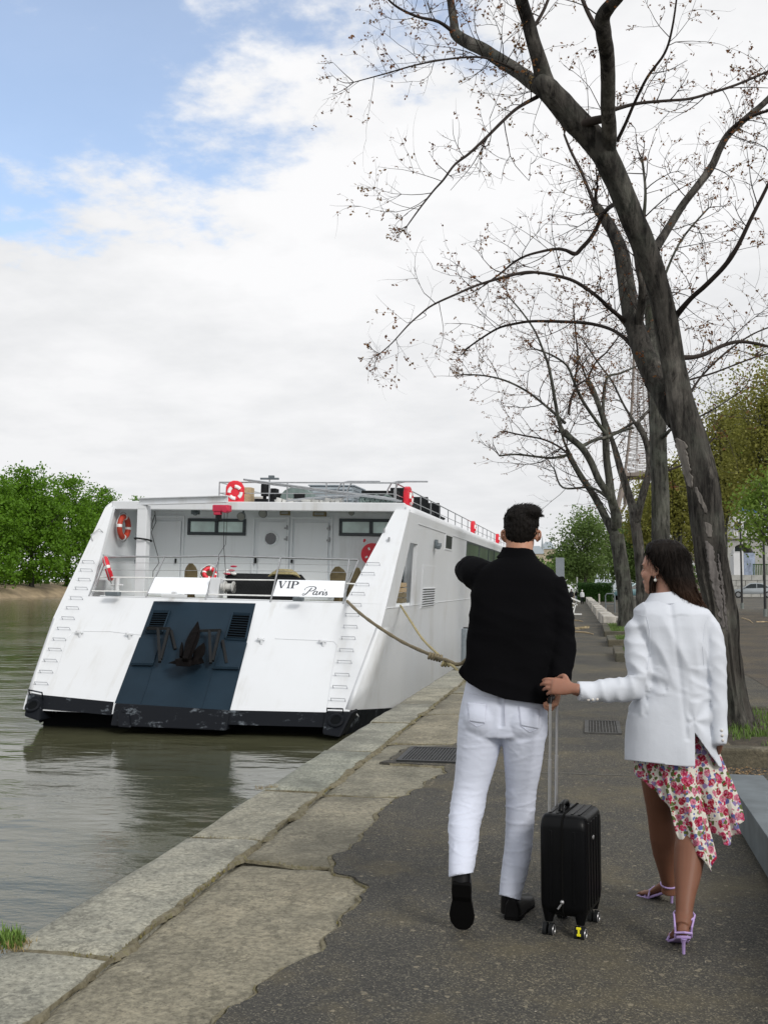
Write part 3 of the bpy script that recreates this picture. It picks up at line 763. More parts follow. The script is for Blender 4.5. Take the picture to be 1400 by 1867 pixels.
for q4 in (((275, 412), (470, 412), (398, 655), (195, 650)), ((1045, 450), (1251, 464), (1180, 690), (950, 684))):
    MB().prism([bT(*Z3(*q), 0.045) for q in q4], (0, 0.03, 0)).build('hawse_plate', M['navy'], boat, smooth=False, bevel=0.008)
    a, b2 = bT(*Z3(*q4[3]), 0.07), bT(*Z3(*q4[2]), 0.07)
    MB().beam(a, b2, 0.05, 0.05).build('plate_flange', M['navy'], boat, smooth=False)
def louvre(q4, ns):
    fr = MB(); C4 = [bT(*Z3(*q), 0.035) for q in q4]
    def at_(u, v): return (C4[0].lerp(C4[1], u)).lerp(C4[3].lerp(C4[2], u), v)
    for a, b2 in ((at_(0, 0), at_(1, 0)), (at_(0, 1), at_(1, 1)), (at_(0, 0), at_(0, 1)), (at_(1, 0), at_(1, 1))): fr.beam(a, b2, 0.035, 0.05)
    lv = fr.build('louvre_vent', M['navy'], boat, smooth=False)
    MB().poly([p + Vector((0, 0.012, -0.008)) for p in (at_(0, 0), at_(1, 0), at_(1, 1), at_(0, 1))]).build('vent_opening', M['dark'], lv, smooth=False)
    for i in range(ns):
        v = (i + 0.75) / (ns + 0.5)
        MB().beam(at_(0.03, v), at_(0.97, v), 0.075, 0.012, slope_n(0.7).cross(Vector((1, 0, 0))) + Vector((0, -0.6, 0))).build('slat', M['navy'], lv, smooth=False)
louvre(((400, 172), (552, 172), (482, 366), (335, 360)), 9)
louvre(((1125, 190), (1290, 198), (1240, 432), (1058, 420)), 10)
for segs in ([((345, 325), (548, 330)), ((442, 330), (460, 635)), ((540, 335), (468, 610)), ((560, 350), (600, 520))], [((830, 350), (1012, 345)), ((910, 350), (922, 645)), ((1005, 350), (940, 625)), ((1030, 440), (1066, 650))]):
    mb = MB()
    for k, (a, b2) in enumerate(segs):
        oa = 0.22 if k < 3 else 0.05; ob = (0.22 if k == 0 else 0.20) if k < 3 else 0.03
        mb.beam(bT(*Z3(*a), oa), bT(*Z3(*b2), ob), 0.06, 0.06)
    a, b2 = segs[0]
    for q in (a, b2): mb.beam(bT(*Z3(*q), 0.24), bT(*Z3(*q), 0.02), 0.045, 0.045)
    mb.build('anchor_bracket', M['rubber'], boat, smooth=False)
# thin welded seams on stern and panel
def seam(name, pts, m, off=0.004, r_=0.007):
    MB().tube([bT(x, y, off) for x, y in pts], r_, 5).build(name, m, boat)
Z1 = lambda x, y: (30 + x / 2.8, 840 + y / 2.8)
Z2 = lambda x, y: (480 + x / 2.8, 840 + y / 2.8)
seam('weld_seam', [Z1(*q) for q in ((205, 1085), (262, 905), (285, 878), (325, 870), (480, 872), (640, 890))], M['white'])
seam('weld_seam', [Z2(*q) for q in ((60, 908), (300, 918), (362, 924), (377, 942), (350, 1090), (325, 1275))], M['white'])
seam('weld_seam', [Z3(*q) for q in ((395, 670), (340, 860), (285, 1010))], M['navy'], 0.018, 0.006)
seam('weld_seam', [Z3(*q) for q in ((945, 700), (870, 960), (838, 1070))], M['navy'], 0.018, 0.006)
for x, y in (Z1(325, 876), Z1(578, 886), Z1(1250, 912), Z2(305, 922)):
    c = bT(x, y, 0.05)
    MB().box(c, (0.13, 0.10, 0.05)).box(c + Vector((0.02, -0.02, -0.07)), (0.05, 0.06, 0.10)).box(c + Vector((-0.06, 0, 0.03)), (0.03, 0.12, 0.03)).build('cleat', M['white'], boat, smooth=False, bevel=0.01)
# ladder rungs, both quarters
M['rung'] = mat('white_painted_rung', (0.42, 0.44, 0.47), 0.5)
RL = [(365, 510), (355, 552), (345, 600), (330, 645), (305, 695), (285, 745), (262, 797), (240, 850), (218, 905), (195, 957), (172, 1013), (150, 1070), (125, 1130)]
RR = [(560, 520), (533, 570), (505, 625), (482, 672), (465, 728), (452, 780), (443, 840), (433, 898), (423, 960), (413, 1020), (401, 1085), (390, 1148), (380, 1213)]
for lst, Z in ((RL, Z1), (RR, Z2)):
    for x, y in lst:
        c = bT(*Z(x, y), 0.09); nn = slope_n(c.z); h = 0.15
        a, b2 = c + Vector((-h, 0, 0)), c + Vector((h, 0, 0))
        MB().tube([a - nn * 0.09, a, b2, b2 - nn * 0.09], 0.010, 6).build('rung', M['rung'], boat)
for pts in ([Z1(*q) for q in ((385, 398), (382, 380), (425, 347), (438, 352))],):
    ps = [bT(*q, 0.09) for q in pts]; nn = slope_n(2)
    MB().tube([ps[0] - nn * 0.09, ps[1], ps[2], ps[3] - nn * 0.09], 0.014, 6).build('grab_handle', M['wire'], boat)
for x, y in (Z2(617, 355), Z2(642, 400)):
    c = bT(x, y, 0.05); MB().box(c, (0.03, 0.1, 0.09)).build('small_cleat', M['wire'], boat, smooth=False)

# --- after deck, cabin wall, roof
MB().span((XC - 3.80, 23.02, DECK - 0.12), (XC + 3.80, WALL + 0.4, DECK)).build('deck', M['cabin'], boat, smooth=False)
M['bouncedeck'] = mat('pale_bounce_deck', (0.42, 0.44, 0.40), 0.8, var=0.4, scale=3)  # deck coloured pale to bounce light up at the cabin wall
MB().span((XC - 3.7, 23.1, DECK), (XC + 3.7, WALL - 0.01, DECK + 0.006)).build('deck_covering', M['bouncedeck'], boat, smooth=False)
MB().span((XC - 3.89, WALL, DECK - 0.1), (XC + 3.89, WALL + 0.12, 3.40)).build('cabin_wall', M['cabin'], boat, smooth=False)
rf = MB().span((XC - 3.72, 25.42, 3.36), (XC + 3.72, 74, 3.455)).build('roof', M['cabin'], boat, smooth=False)
MB().span((XC - 3.88, 25.30, 3.25), (XC + 3.88, 25.42, 3.47)).build('fascia', M['white'], boat, smooth=False, bevel=0.02)
MB().span((XC - 3.86, 25.43, 3.33), (XC + 3.86, 26.99, 3.355)).build('soffit', M['cabin'], boat, smooth=False)
# sheer strip between stern plate and deck
MB().span((XC - 3.0, YS(1.02) + 0.012, 1.021), (XC + 3.0, YS(1.02) + 0.26, 1.05)).build('deck_edge', M['white'], boat, smooth=False, bevel=0.01)
ZA = lambda x, y: (380 + x / 3.889, 860 + y / 3.889)
ZB = lambda x, y: (150 + x / 4.667, 900 + y / 4.667)
def wrect(a, b2, Y=WALL):      # rectangle on the cabin wall from two photo corners
    p, q = bY(*a, Y), bY(*b2, Y); return min(p.x, q.x), max(p.x, q.x), min(p.z, q.z), max(p.z, q.z)
def door(a, b2, a2, b3, hinge, porthole=None, label=None):
    x0, x1, z0, z1 = wrect(a, b2); z0 = DECK + 0.06
    fr = MB(); t_ = 0.06
    fr.span((x0, WALL - 0.05, z0), (x0 + t_, WALL - 0.001, z1)); fr.span((x1 - t_, WALL - 0.05, z0), (x1, WALL - 0.001, z1)); fr.span((x0 + t_, WALL - 0.05, z1 - t_), (x1 - t_, WALL - 0.001, z1))
    d = fr.build('door', M['cabin'], boat, smooth=False, bevel=0.008)
    u0, u1, _, v1 = wrect(a2, b3)
    MB().span((u0, WALL - 0.045, z0 + 0.05), (u1, WALL - 0.002, v1)).build('door_leaf', M['cabin'], d, smooth=False, bevel=0.012)
    for zz_ in hinge[1]:
        MB().box((hinge[0], WALL - 0.07, zz_), (0.09, 0.05, 0.045)).box((hinge[0] + 0.03, WALL - 0.07, zz_ + 0.02), (0.03, 0.06, 0.12)).build('hinge', M['wire'], d, smooth=False, bevel=0.006)
    return d, (x0, x1, z0, z1)
hz = lambda y: bY(500, y, WALL).z
d1, _ = door(ZB(575, 185), ZB(855, 860), ZB(590, 232), ZB(828, 850), (bY(*ZB(838, 400), WALL).x, []))
MB().box((bY(*ZB(805, 575), WALL).x, WALL - 0.08, bY(*ZB(805, 575), WALL).z), (0.04, 0.06, 0.14)).build('handle', M['rubber'], d1, smooth=False, bevel=0.01)
d2, _ = door(ZA(318, 320), ZA(562, 900), ZA(362, 355), ZA(546, 890), (bY(*ZA(556, 400), WALL).x, [hz(963), hz(983)]))
pc = bY(*ZA(447, 475), WALL)
MB().torus((pc.x, WALL - 0.055, pc.z), 0.185, 0.03, (0, 1, 0), 32, 8).build('porthole_rim', M['cabin'], d2)
MB().cyl((pc.x, WALL - 0.058, pc.z), (pc.x, WALL - 0.03, pc.z), 0.175, 32).build('porthole_glass', M['darkglass'], d2, smooth=False)
q = bY(*ZA(341, 632), WALL); MB().box((q.x, WALL - 0.08, q.z), (0.05, 0.06, 0.16)).build('handle', M['rubber'], d2, smooth=False, bevel=0.01)
d3, _ = door(ZA(588, 320), ZA(872, 900), ZA(618, 358), ZA(842, 890), (bY(*ZA(856, 400), WALL).x, [hz(963), hz(984)]))
q = bY(*ZA(597, 636), WALL); MB().box((q.x, WALL - 0.08, q.z), (0.05, 0.06, 0.1)).build('handle', M['rubber'], d3, smooth=False, bevel=0.01)
def window(x0, x1, z0, z1, xm, b=0.085):
    fr = MB(); y0, y1 = WALL - 0.05, WALL - 0.001
    fr.span((x0, y0, z0), (x1, y1, z0 + b)); fr.span((x0, y0, z1 - b), (x1, y1, z1)); fr.span((x0, y0, z0 + b), (x0 + b, y1, z1 - b)); fr.span((x1 - b, y0, z0 + b), (x1, y1, z1 - b)); fr.span((xm - 0.05, y0, z0 + b), (xm + 0.05, y1, z1 - b))
    f = fr.build('window', M['frame'], boat, smooth=False, bevel=0.01)
    for a, b2 in ((x0 + b, xm - 0.05), (xm + 0.05, x1 - b)): MB().span((a, WALL - 0.02, z0 + b), (b2, WALL - 0.002, z1 - b)).build('pane', M['milkglass'], f, smooth=False)
x0, x1, z0, z1 = wrect(ZB(904, 210), ZB(1393, 358)); window(x0, x1, z0, z1, bY(*ZB(1148, 280), WALL).x)
x0, x1, z0, z1 = wrect(ZA(930, 332), ZA(1290, 460)); window(x0, x0 + 1.46, z0, z1, bY(*ZA(1155, 400), WALL).x)
# lamps and fittings under the roof
M['lampglass'] = mat('lamp_glass', (0.30, 0.31, 0.29), 0.2)
M['brass'] = mat('old_brass_lamp', (0.20, 0.16, 0.08), 0.5, 0.3)
for x, y, big in ((242, 312, 1), (395, 292, 1), (1020, 285, 0)):
    c = bY(*ZA(x, y), 26.5); o = MB().tube([c + Vector((0, 0.10, 0.05)), c + Vector((0, -0.02, 0)), c + Vector((0, -0.10, -0.03))], [0.05, 0.10 if big else 0.07, 0.12 if big else 0.08], 16).build('floodlight', M['greysteel'], boat)
    MB().cyl(c + Vector((0, -0.095, -0.03)), c + Vector((0, -0.112, -0.034)), 0.10 if big else 0.065, 16).build('lens', M['lampglass'], o)
    MB().beam(c + Vector((0, 0.08, 0.04)), c + Vector((0, 0.08, 0.18)), 0.04, 0.04).build('bracket', M['greysteel'], o, smooth=False)
for x, y, wd, ht in ((545, 292, 0.27, 0.13), (790, 300, 0.36, 0.13)):
    c = bY(*ZA(x, y), 26.6); o = MB().box(c, (wd, 0.12, ht)).build('bulkhead_lamp', M['brass'], boat, smooth=False, bevel=0.015)
    MB().box(c + Vector((0, -0.066, 0)), (wd * 0.72, 0.012, ht * 0.55)).build('lens', M['lampglass'], o, smooth=False)
c = bY(*ZB(965, 158), 26.6); MB().box(c, (0.2, 0.14, 0.11)).ball(c + Vector((0.03, -0.1, -0.03)), 0.07).build('lamp_box', M['greysteel'], boat, smooth=False)
q = bY(*ZA(1107, 490), WALL); fsn = MB().box((q.x, WALL - 0.012, q.z), (0.14, 0.012, 0.15)).build('fire_sign', M['sign'], boat, smooth=False)
MB().poly([(q.x - 0.05 + dx_, WALL - 0.021, q.z + dz_) for dx_, dz_ in ((0.01, -0.02), (0.05, -0.05), (0.09, 0.0), (0.08, 0.05), (0.03, 0.05))]).build('fire_pictogram', M['red'], fsn, smooth=False)
# pipes, shelf and vent inside the left quarter
lx = XC - 3.80
sh = bX(*ZB(175, 425), lx); MB().span((lx - 0.05, sh.y - 0.05, 2.02), (lx + 0.09, WALL, 2.06)).build('shelf_ledge', M['white'], boat, smooth=False)
c = bY(*ZB(290, 500), 26.2); o = MB().cyl(c + Vector((0, 0, -0.35)), c, 0.05, 12).build('vent_pipe', M['white'], boat)
MB().cyl(c + Vector((0, 0, 0.0)), c + Vector((0, 0, 0.06)), 0.14, 16).build('pipe_cap', M['ropeyel'], o)
c = bY(*ZB(292, 575), 26.4); MB().tube([c + Vector((-0.1, 0, -0.06)), c + Vector((-0.1, 0, 0.02)), c, c + Vector((0.14, 0, 0.03)), c + Vector((0.16, 0, 0.14))], 0.025, 8).build('bent_pipe', M['greysteel'], boat)
c = bY(*ZB(430, 630), WALL - 0.03); MB().box(c, (0.08, 0.06, 0.12)).build('socket_box', M['greysteel'], boat, smooth=False)
# white bitts on the after deck
for x, y in ((235, 800), ):
    c = bY(*ZB(x, y), 24.2); o = MB().span((c.x - 0.42, 24.0, DECK), (c.x - 0.02, 24.45, DECK + 0.43)).build('deck_box', M['white'], boat, smooth=False, bevel=0.02)
    c = bY(*ZB(298, 800), 24.0)
    MB().cyl((c.x, 24, DECK), (c.x, 24, DECK + 0.5), 0.06, 14).tube([(c.x - 0.16, 24, DECK + 0.31), (c.x + 0.16, 24, DECK + 0.31)], 0.03, 8).build('mooring_bitt', M['white'], boat)
for x0_, y0_, wd in ((305, 880, 0.34), ):
    c = bT(*ZB(x0_, y0_)); MB().box((c.x, 22.75, 1.10), (wd, 0.16, 0.10)).build('deck_fairlead', M['greysteel'], boat, smooth=False, bevel=0.02)
c = bT(*ZB(825, 890)); MB().box((c.x, 22.72, 1.09), (0.6, 0.12, 0.07)).box((c.x, 22.72, 1.14), (0.1, 0.1, 0.1)).build('deck_clamp', M['white'], boat, smooth=False, bevel=0.01)
c = bT(*ZA(662, 928)); MB().box((c.x, 22.72, 1.09), (0.24, 0.16, 0.09)).build('deck_fairlead', M['greysteel'], boat, smooth=False, bevel=0.02)

# --- stern railing, raked like the stern
rail = MB().tube([bT(*q, 0.0) for q in (ZB(185, 541), ZB(460, 536), ZB(800, 538), ZB(1168, 530))] + [bT(*q) for q in (ZA(510, 610), ZA(1062, 625))], 0.022, 8).build('stern_railing', M['steel'], boat)
for a, b2, r_ in ((ZB(60, 872), ZB(185, 541), 0.02), (ZB(95, 850), ZB(205, 560), 0.016), (ZB(545, 882), ZB(700, 545), 0.022), (ZB(1050, 902), ZB(1168, 530), 0.024), (ZA(440, 925), ZA(512, 612), 0.022), (ZA(955, 938), ZA(997, 628), 0.02), (ZA(968, 860), ZA(1062, 630), 0.016)):
    MB().tube([bT(*a), bT(*b2)], r_, 8).build('post', M['steel'], rail)
for pts in ((ZB(155, 711), ZB(620, 716)), (ZB(85, 828), ZB(560, 838)), (ZA(40, 764), ZA(480, 770)), (ZA(0, 870), ZA(455, 880)), (ZA(965, 792), ZA(1040, 796))):
    MB().tube([bT(*q) for q in pts], 0.017, 8).build('mid_rail', M['plasticwhite'], rail)
for ya, yb in ((588, 612), (650, 668)):
    MB().tube([bT(*ZB(170, ya)), bT(*ZB(1150, ya + 6)), bT(*ZA(500, (ya + 8 - 0) * 0 + (654 if ya < 600 else 704))), bT(*ZA(1010, 664 if ya < 600 else 716))], 0.006, 5).build('wire', M['wire'], rail)
def quad_at(C4, u, v): return (C4[0].lerp(C4[1], u)).lerp(C4[3].lerp(C4[2], u), v)
def board(px4, off=0.03):
    C4 = [bT(*q, off) for q in px4]
    return C4, MB().prism(C4, (0, 0.022, 0.014)).build('name_board', M['sign'], boat, smooth=False, bevel=0.004)
board((ZB(620, 714), ZB(1092, 721), ZB(1056, 858), ZB(560, 848)))
C4, nb = board((ZA(490, 769), ZA(970, 779), ZA(956, 892), ZA(455, 882)))
nb_n = -((C4[1] - C4[0]).cross(C4[3] - C4[0])).normalized()
if nb_n.y > 0: nb_n = -nb_n
def lettering(name, strokes):
    """strokes: lists of polygon points (u, v) on the board"""
    mb = MB()
    for poly in strokes:
        mb.prism([quad_at(C4, u, v) + nb_n * 0.006 for u, v in poly], -nb_n * 0.004)
    mb.build(name, M['ink'], nb, smooth=False)
def letter(box, polys):
    u0, v0, u1, v1 = box; return [[(u0 + (u1 - u0) * x, v0 + (v1 - v0) * y) for x, y in p] for p in polys]
R4 = lambda a, b2, c_, d_: [(a, b2), (c_, b2), (c_, d_), (a, d_)]
V_ = [[(0.06, 0.03), (0.34, 0.03), (0.60, 1), (0.44, 1)], [(0.86, 0.03), (0.93, 0.03), (0.60, 1), (0.54, 0.93)], R4(0, 0, 0.42, 0.06), R4(0.70, 0, 1.0, 0.06)]
I_ = [R4(0.30, 0, 0.72, 1), R4(0, 0, 1, 0.07), R4(0, 0.93, 1, 1)]
P_ = [R4(0.10, 0, 0.34, 1), R4(0, 0, 0.4, 0.06), R4(0, 0.94, 0.48, 1)]
for i in range(10):
    a0, a1 = -PI / 2 + PI * i / 10, -PI / 2 + PI * (i + 1) / 10
    o_ = lambda a: (0.52 + 0.46 * math.cos(a), 0.27 + 0.27 * math.sin(a)); n_ = lambda a: (0.50 + 0.22 * math.cos(a), 0.27 + 0.215 * math.sin(a))
    P_.append([o_(a0), o_(a1), n_(a1), n_(a0)])
P_ += [R4(0.3, 0, 0.53, 0.06), R4(0.3, 0.485, 0.53, 0.54)]
lettering('letter', letter((0.025, 0.05, 0.150, 0.50), V_)); lettering('letter', letter((0.165, 0.05, 0.215, 0.50), I_)); lettering('letter', letter((0.225, 0.05, 0.335, 0.50), P_))
def script(pts, w0=0.008, w1=0.003):
    """a pen line that thickens on its down strokes"""
    # smooth the pen path
    out_ = []
    for i in range(len(pts) - 1):
        p0 = pts[max(i - 1, 0)]; p1 = pts[i]; p2 = pts[i + 1]; p3 = pts[min(i + 2, len(pts) - 1)]
        for k in range(5):
            t_ = k / 5.0
            out_.append(tuple(0.5 * ((2 * p1[j]) + (-p0[j] + p2[j]) * t_ + (2 * p0[j] - 5 * p1[j] + 4 * p2[j] - p3[j]) * t_ ** 2 + (-p0[j] + 3 * p1[j] - 3 * p2[j] + p3[j]) * t_ ** 3) for j in (0, 1)))
    out_.append(pts[-1]); polys = []
    for (a, b2) in zip(out_[:-1], out_[1:]):
        dx_, dy_ = (b2[0] - a[0]) * 4.4, b2[1] - a[1]; l_ = math.hypot(dx_, dy_) + 1e-6
        wd = w1 + (w0 - w1) * max(0, dy_ / l_)
        nx_, ny_ = -dy_ / l_ * wd, dx_ / l_ * wd * 4.4
        polys.append([(a[0] + nx_, a[1] + ny_), (b2[0] + nx_, b2[1] + ny_), (b2[0] - nx_, b2[1] - ny_), (a[0] - nx_, a[1] - ny_)])
    return polys
lettering('letter', script([(0.535, 0.44), (0.505, 0.62), (0.475, 0.80), (0.445, 0.90), (0.420, 0.90), (0.425, 0.82), (0.45, 0.78)]) + script([(0.435, 0.60), (0.445, 0.48), (0.49, 0.38), (0.545, 0.36), (0.590, 0.42), (0.585, 0.54), (0.545, 0.64), (0.505, 0.64)]))
lettering('letter', script([(0.625, 0.68), (0.60, 0.64), (0.575, 0.72), (0.57, 0.84), (0.59, 0.87), (0.615, 0.76), (0.628, 0.66), (0.612, 0.82), (0.625, 0.88), (0.645, 0.80)]))
lettering('letter', script([(0.645, 0.80), (0.662, 0.68), (0.667, 0.72), (0.658, 0.87), (0.666, 0.74), (0.685, 0.66), (0.695, 0.70)]))
lettering('letter', script([(0.70, 0.78), (0.714, 0.67), (0.704, 0.82), (0.712, 0.88), (0.73, 0.80)]) + [R4(0.722, 0.53, 0.733, 0.58)])
lettering('letter', script([(0.73, 0.82), (0.752, 0.66), (0.757, 0.76), (0.765, 0.83), (0.75, 0.89), (0.732, 0.86)]))
# woven wire panel left of the name board
C4b = [bT(*q, 0.0) for q in (ZA(150, 772), ZA(478, 775), ZA(448, 872), ZA(110, 868))]
g = MB()
for i in range(31): g.tube([quad_at(C4b, i / 30, 0), quad_at(C4b, i / 30, 1)], 0.006, 4)
for i in range(13): g.tube([quad_at(C4b, 0, i / 12), quad_at(C4b, 1, i / 12)], 0.006, 4)
g.build('mesh_panel', M['rubber'], rail, smooth=False)

# --- davit crane on the after deck
ca = bY(*ZB(530, 135), 24.5); cb = bY(*ZB(512, 885), 24.5)
ctop = bY(*ZB(530, 75), 24.5)
cr = MB().prism([Vector((ca.x - 0.13, 24.37, DECK)), Vector((ca.x + 0.13, 24.37, DECK)), Vector((ca.x + 0.13, 24.63, DECK)), Vector((ca.x - 0.13, 24.63, DECK))], (0, 0, ca.z - DECK)).build('davit_crane', M['white'], boat, smooth=False, bevel=0.015)
MB().box((ca.x, 24.5, ca.z + 0.05), (0.24, 0.26, 0.10)).build('slewing_head', M['white'], cr, smooth=False, bevel=0.01)
e0 = Vector((ca.x - 0.14, 24.5, ca.z + 0.20)); e1 = bZ(416, 910, ca.z + 0.20)
bmx = MB(); bmx.beam(e0 + Vector((0, 0, 0.075)), e1 + Vector((0, 0, 0.075)), 0.14, 0.02); bmx.beam(e0 - Vector((0, 0, 0.085)), e1 - Vector((0, 0, 0.075)), 0.14, 0.02); bmx.beam(e0 - Vector((0, 0, 0.005)), e1, 0.018, 0.14)
bmx.build('boom', M['white'], cr, smooth=False)
hc = e0.lerp(e1, 0.94) + Vector((0, 0, -0.22))
hoi = MB().box(hc, (0.42, 0.2, 0.16)).box(hc + Vector((-0.10, 0, -0.11)), (0.18, 0.15, 0.1)).cyl(hc + Vector((0.1, -0.12, -0.02)), hc + Vector((0.1, 0.12, -0.02)), 0.09, 14).build('hoist', M['hoistred'], cr, smooth=False, bevel=0.02)
MB().box(hc + Vector((-0.08, 0, -0.19)), (0.12, 0.1, 0.10)).ball(hc + Vector((-0.05, 0, -0.26)), 0.05).build('hoist_block', M['rubber'], hoi, smooth=False)
z_d = 1.45
MB().tube([hc + Vector((0.06, 0, -0.1)), hc + Vector((0.07, 0, -0.9)), hc + Vector((0.13, 0.1, z_d - hc.z))], 0.007, 5).tube([hc + Vector((0.14, 0, -0.1)), hc + Vector((0.10, 0.05, -0.85)), hc + Vector((-0.08, 0.1, -1.1)), hc + Vector((-0.10, 0.1, z_d - hc.z))], 0.006, 5).build('hoist_cable', M['rubber'], hoi)
qb = bY(*ZB(620, 150), 24.7)
MB().tube([qb, bY(*ZB(630, 240), 24.7), bY(*ZB(590, 330), 24.7), bY(*ZB(640, 510), 24.7), bY(*ZB(655, 590), 24.6), bY(*ZB(605, 660), 24.6), bY(*ZB(603, 710), 24.6)], 0.009, 6).tube([bY(*ZB(620, 180), 24.7), bY(*ZB(597, 250), 24.65), bY(*ZB(596, 300), 24.65)], 0.012, 6).build('power_cable', M['rubber'], cr)
q = bY(*ZB(530, 390), 24.36); MB().torus((ca.x, 24.5, q.z), 0.215, 0.022, (0.1, 0.1, 1), 20, 6).build('strap', M['rubber'], cr)
for y_ in (0.9, 1.55): MB().box((ca.x - 0.145, 24.42, DECK + y_), (0.03, 0.06, 0.10)).build('bolt_lug', M['greysteel'], cr, smooth=False)

# --- side of the hull: windows, louvre, lamp, seam line, fender guard
SX = XC + HW(3.0) + 0.006
def hx(z, off): return XC + HW(z) + off
def side_panel(y0, y1, z0, z1, o0, o1):
    """a plate lying on the flared hull side"""
    return MB().prism([(hx(z0, o0), y0, z0), (hx(z0, o0), y1, z0), (hx(z1, o0), y1, z1), (hx(z1, o0), y0, z1)], (o1 - o0, 0, 0))
def side_window(y0, y1, z0, z1, m, fw=0.05, fm_='frame'):
    fr = MB()
    for q in ((y0, y1, z0, z0 + fw), (y0, y1, z1 - fw, z1), (y0, y0 + fw, z0 + fw, z1 - fw), (y1 - fw, y1, z0 + fw, z1 - fw)):
        t_ = side_panel(*q, -0.03, 0.018); fr.add(t_.v, t_.f)
    f = fr.build('window', M[fm_], boat, smooth=False)
    side_panel(y0 + fw, y1 - fw, z0 + fw, z1 - fw, -0.02, 0.006).build('pane', M[m], f, smooth=False)
a_, b_2 = bX(812.5, 971.5, SX), bX(824.5, 1003, SX); side_window(a_.y, b_2.y, 2.52, 3.02, 'sidedark', 0.05, 'white')
wy = [bX(x, 1000, SX).y for x in (851, 874, 891, 901, 909)]
for i in range(9):
    a_ = wy[i] if i < 4 else wy[3] + (i - 3) * 3.2
    b_2 = (wy[i + 1] if i < 3 else a_ + 3.2) - 0.18
    side_window(a_, b_2, 2.42, 3.0, 'sideglass', 0.06)
y0, y1 = bX(775, 1090, SX).y, bX(796, 1090, SX).y
lp = side_panel(y0 - 0.2, y1 + 0.1, 0.80, 1.98, 0.0, 0.014).build('service_hatch', M['white'], boat, smooth=False, bevel=0.004)
side_panel(y0, y1, 0.84, 1.36, 0.0145, 0.0165).build('vent_opening', M['dark'], lp, smooth=False)
for i in range(8):
    z = 0.875 + i * 0.067
    MB().box((hx(z, 0.026), (y0 + y1) / 2, z), (0.035, y1 - y0, 0.03), Matrix.Rotation(0.5, 3, 'Y')).build('slat', M['white'], lp, smooth=False)
c = bX(793, 992, SX); MB().box((SX + 0.04, c.y, c.z), (0.08, 0.16, 0.26)).box((SX + 0.13, c.y - 0.1, c.z - 0.06), (0.10, 0.34, 0.10), Matrix.Rotation(0.3, 3, 'X')).build('camera_lamp', M['greysteel'], boat, smooth=False, bevel=0.01)
MB().tube([(XC + HW(0.93) + 0.004, 23.0 + i * 2.0, 0.93 - 0.004 * i) for i in range(22)], 0.012, 6).build('sheer_seam', M['white'], boat)
MB().tube([(XC + HW(3.2) + 0.004, 26.6 + i * 3.0, 3.02) for i in range(12)], 0.010, 6).build('upper_seam', M['white'], boat)
fd = bX(838, 1150, XC + HW(0) + 0.2)
for yy in (37.5, 50.0):
    f = MB().cyl((XC + HW(0) + 0.20, yy, -1.6), (XC + HW(0) + 0.20, yy, -0.15), 0.2, 20).build('fender_pile', M['acgrey'], boat)
    MB().cyl((XC + HW(0) + 0.2, yy + 0.42, -1.6), (XC + HW(0) + 0.2, yy + 0.42, -0.12), 0.17, 16).build('rubber_strip', M['rubber'], f)

# --- what stands on the roof
RZ = 3.46
def rail_run(name, pts, zt, posts, r_=0.02, mids=(0.5,)):
    top = [Vector((x, y, zt)) for x, y in pts]
    o = MB().tube(top, r_, 8).build(name, M['steel'], boat)
    for m_ in mids: MB().tube([Vector((x, y, RZ + (zt - RZ) * m_)) for x, y in pts], r_ * 0.6, 6).build('mid_rail', M['steel'], o)
    for x, y in posts: MB().tube([(x, y, RZ), (x, y, zt)], r_ * 0.9, 6).build('post', M['steel'], o)
    return o
ra = bY(*ZA(80, 75), 26.0); ZT = ra.z
rb_ = bY(*ZA(1400, 52), 26.0)
RXr = XC + 3.5
rail_run('roof_railing', [(ra.x, 40.0), (ra.x, 26.0), (ra.x + 1.2, 26.0), (RXr - 0.1, 26.0), (RXr, 26.1), (RXr, 74)], ZT, [(ra.x, y) for y in (26, 30, 34, 38)] + [(ra.x + 2.9, 26.0), (-7.8, 26.0), (-6.3, 26)] + [(RXr, 26.1 + 2.0 * i) for i in range(24)])
# long folded tube mast lying down to the right
ma, mb_ = bY(*ZA(250, 55), 25.9), bY(*ZA(1330, 195), 25.7)
fm = MB().tube([ma, mb_], 0.025, 8).tube([ma + Vector((0.1, 0.25, -0.03)), mb_ + Vector((0.1, 0.25, -0.03))], 0.025, 8).build('folded_mast', M['steel'], boat)
for k in range(7): MB().beam(ma.lerp(mb_, k / 6), ma.lerp(mb_, k / 6) + Vector((0.1, 0.25, -0.03)), 0.02, 0.02).build('cross_bar', M['steel'], fm, smooth=False)
sb = [bY(*ZA(*q), 25.8) for q in ((560, 205), (700, 188), (900, 172), (1060, 165), (1240, 178), (1330, 200))]
MB().tube(sb, 0.02, 8).tube([p + Vector((0, 0.3, -0.02)) for p in sb], 0.02, 8).build('hand_rail', M['steel'], boat)
# hoops
for x in (990, 1060, 1345, 1395):
    p = bY(*ZA(x, 70), 27.0); MB().tube([(p.x - 0.28, 27, RZ), (p.x - 0.28, 27, p.z - 0.22), (p.x - 0.18, 27, p.z - 0.04), (p.x, 27, p.z), (p.x + 0.6, 27, p.z)], 0.022, 8).build('hoop', M['steel'], boat)
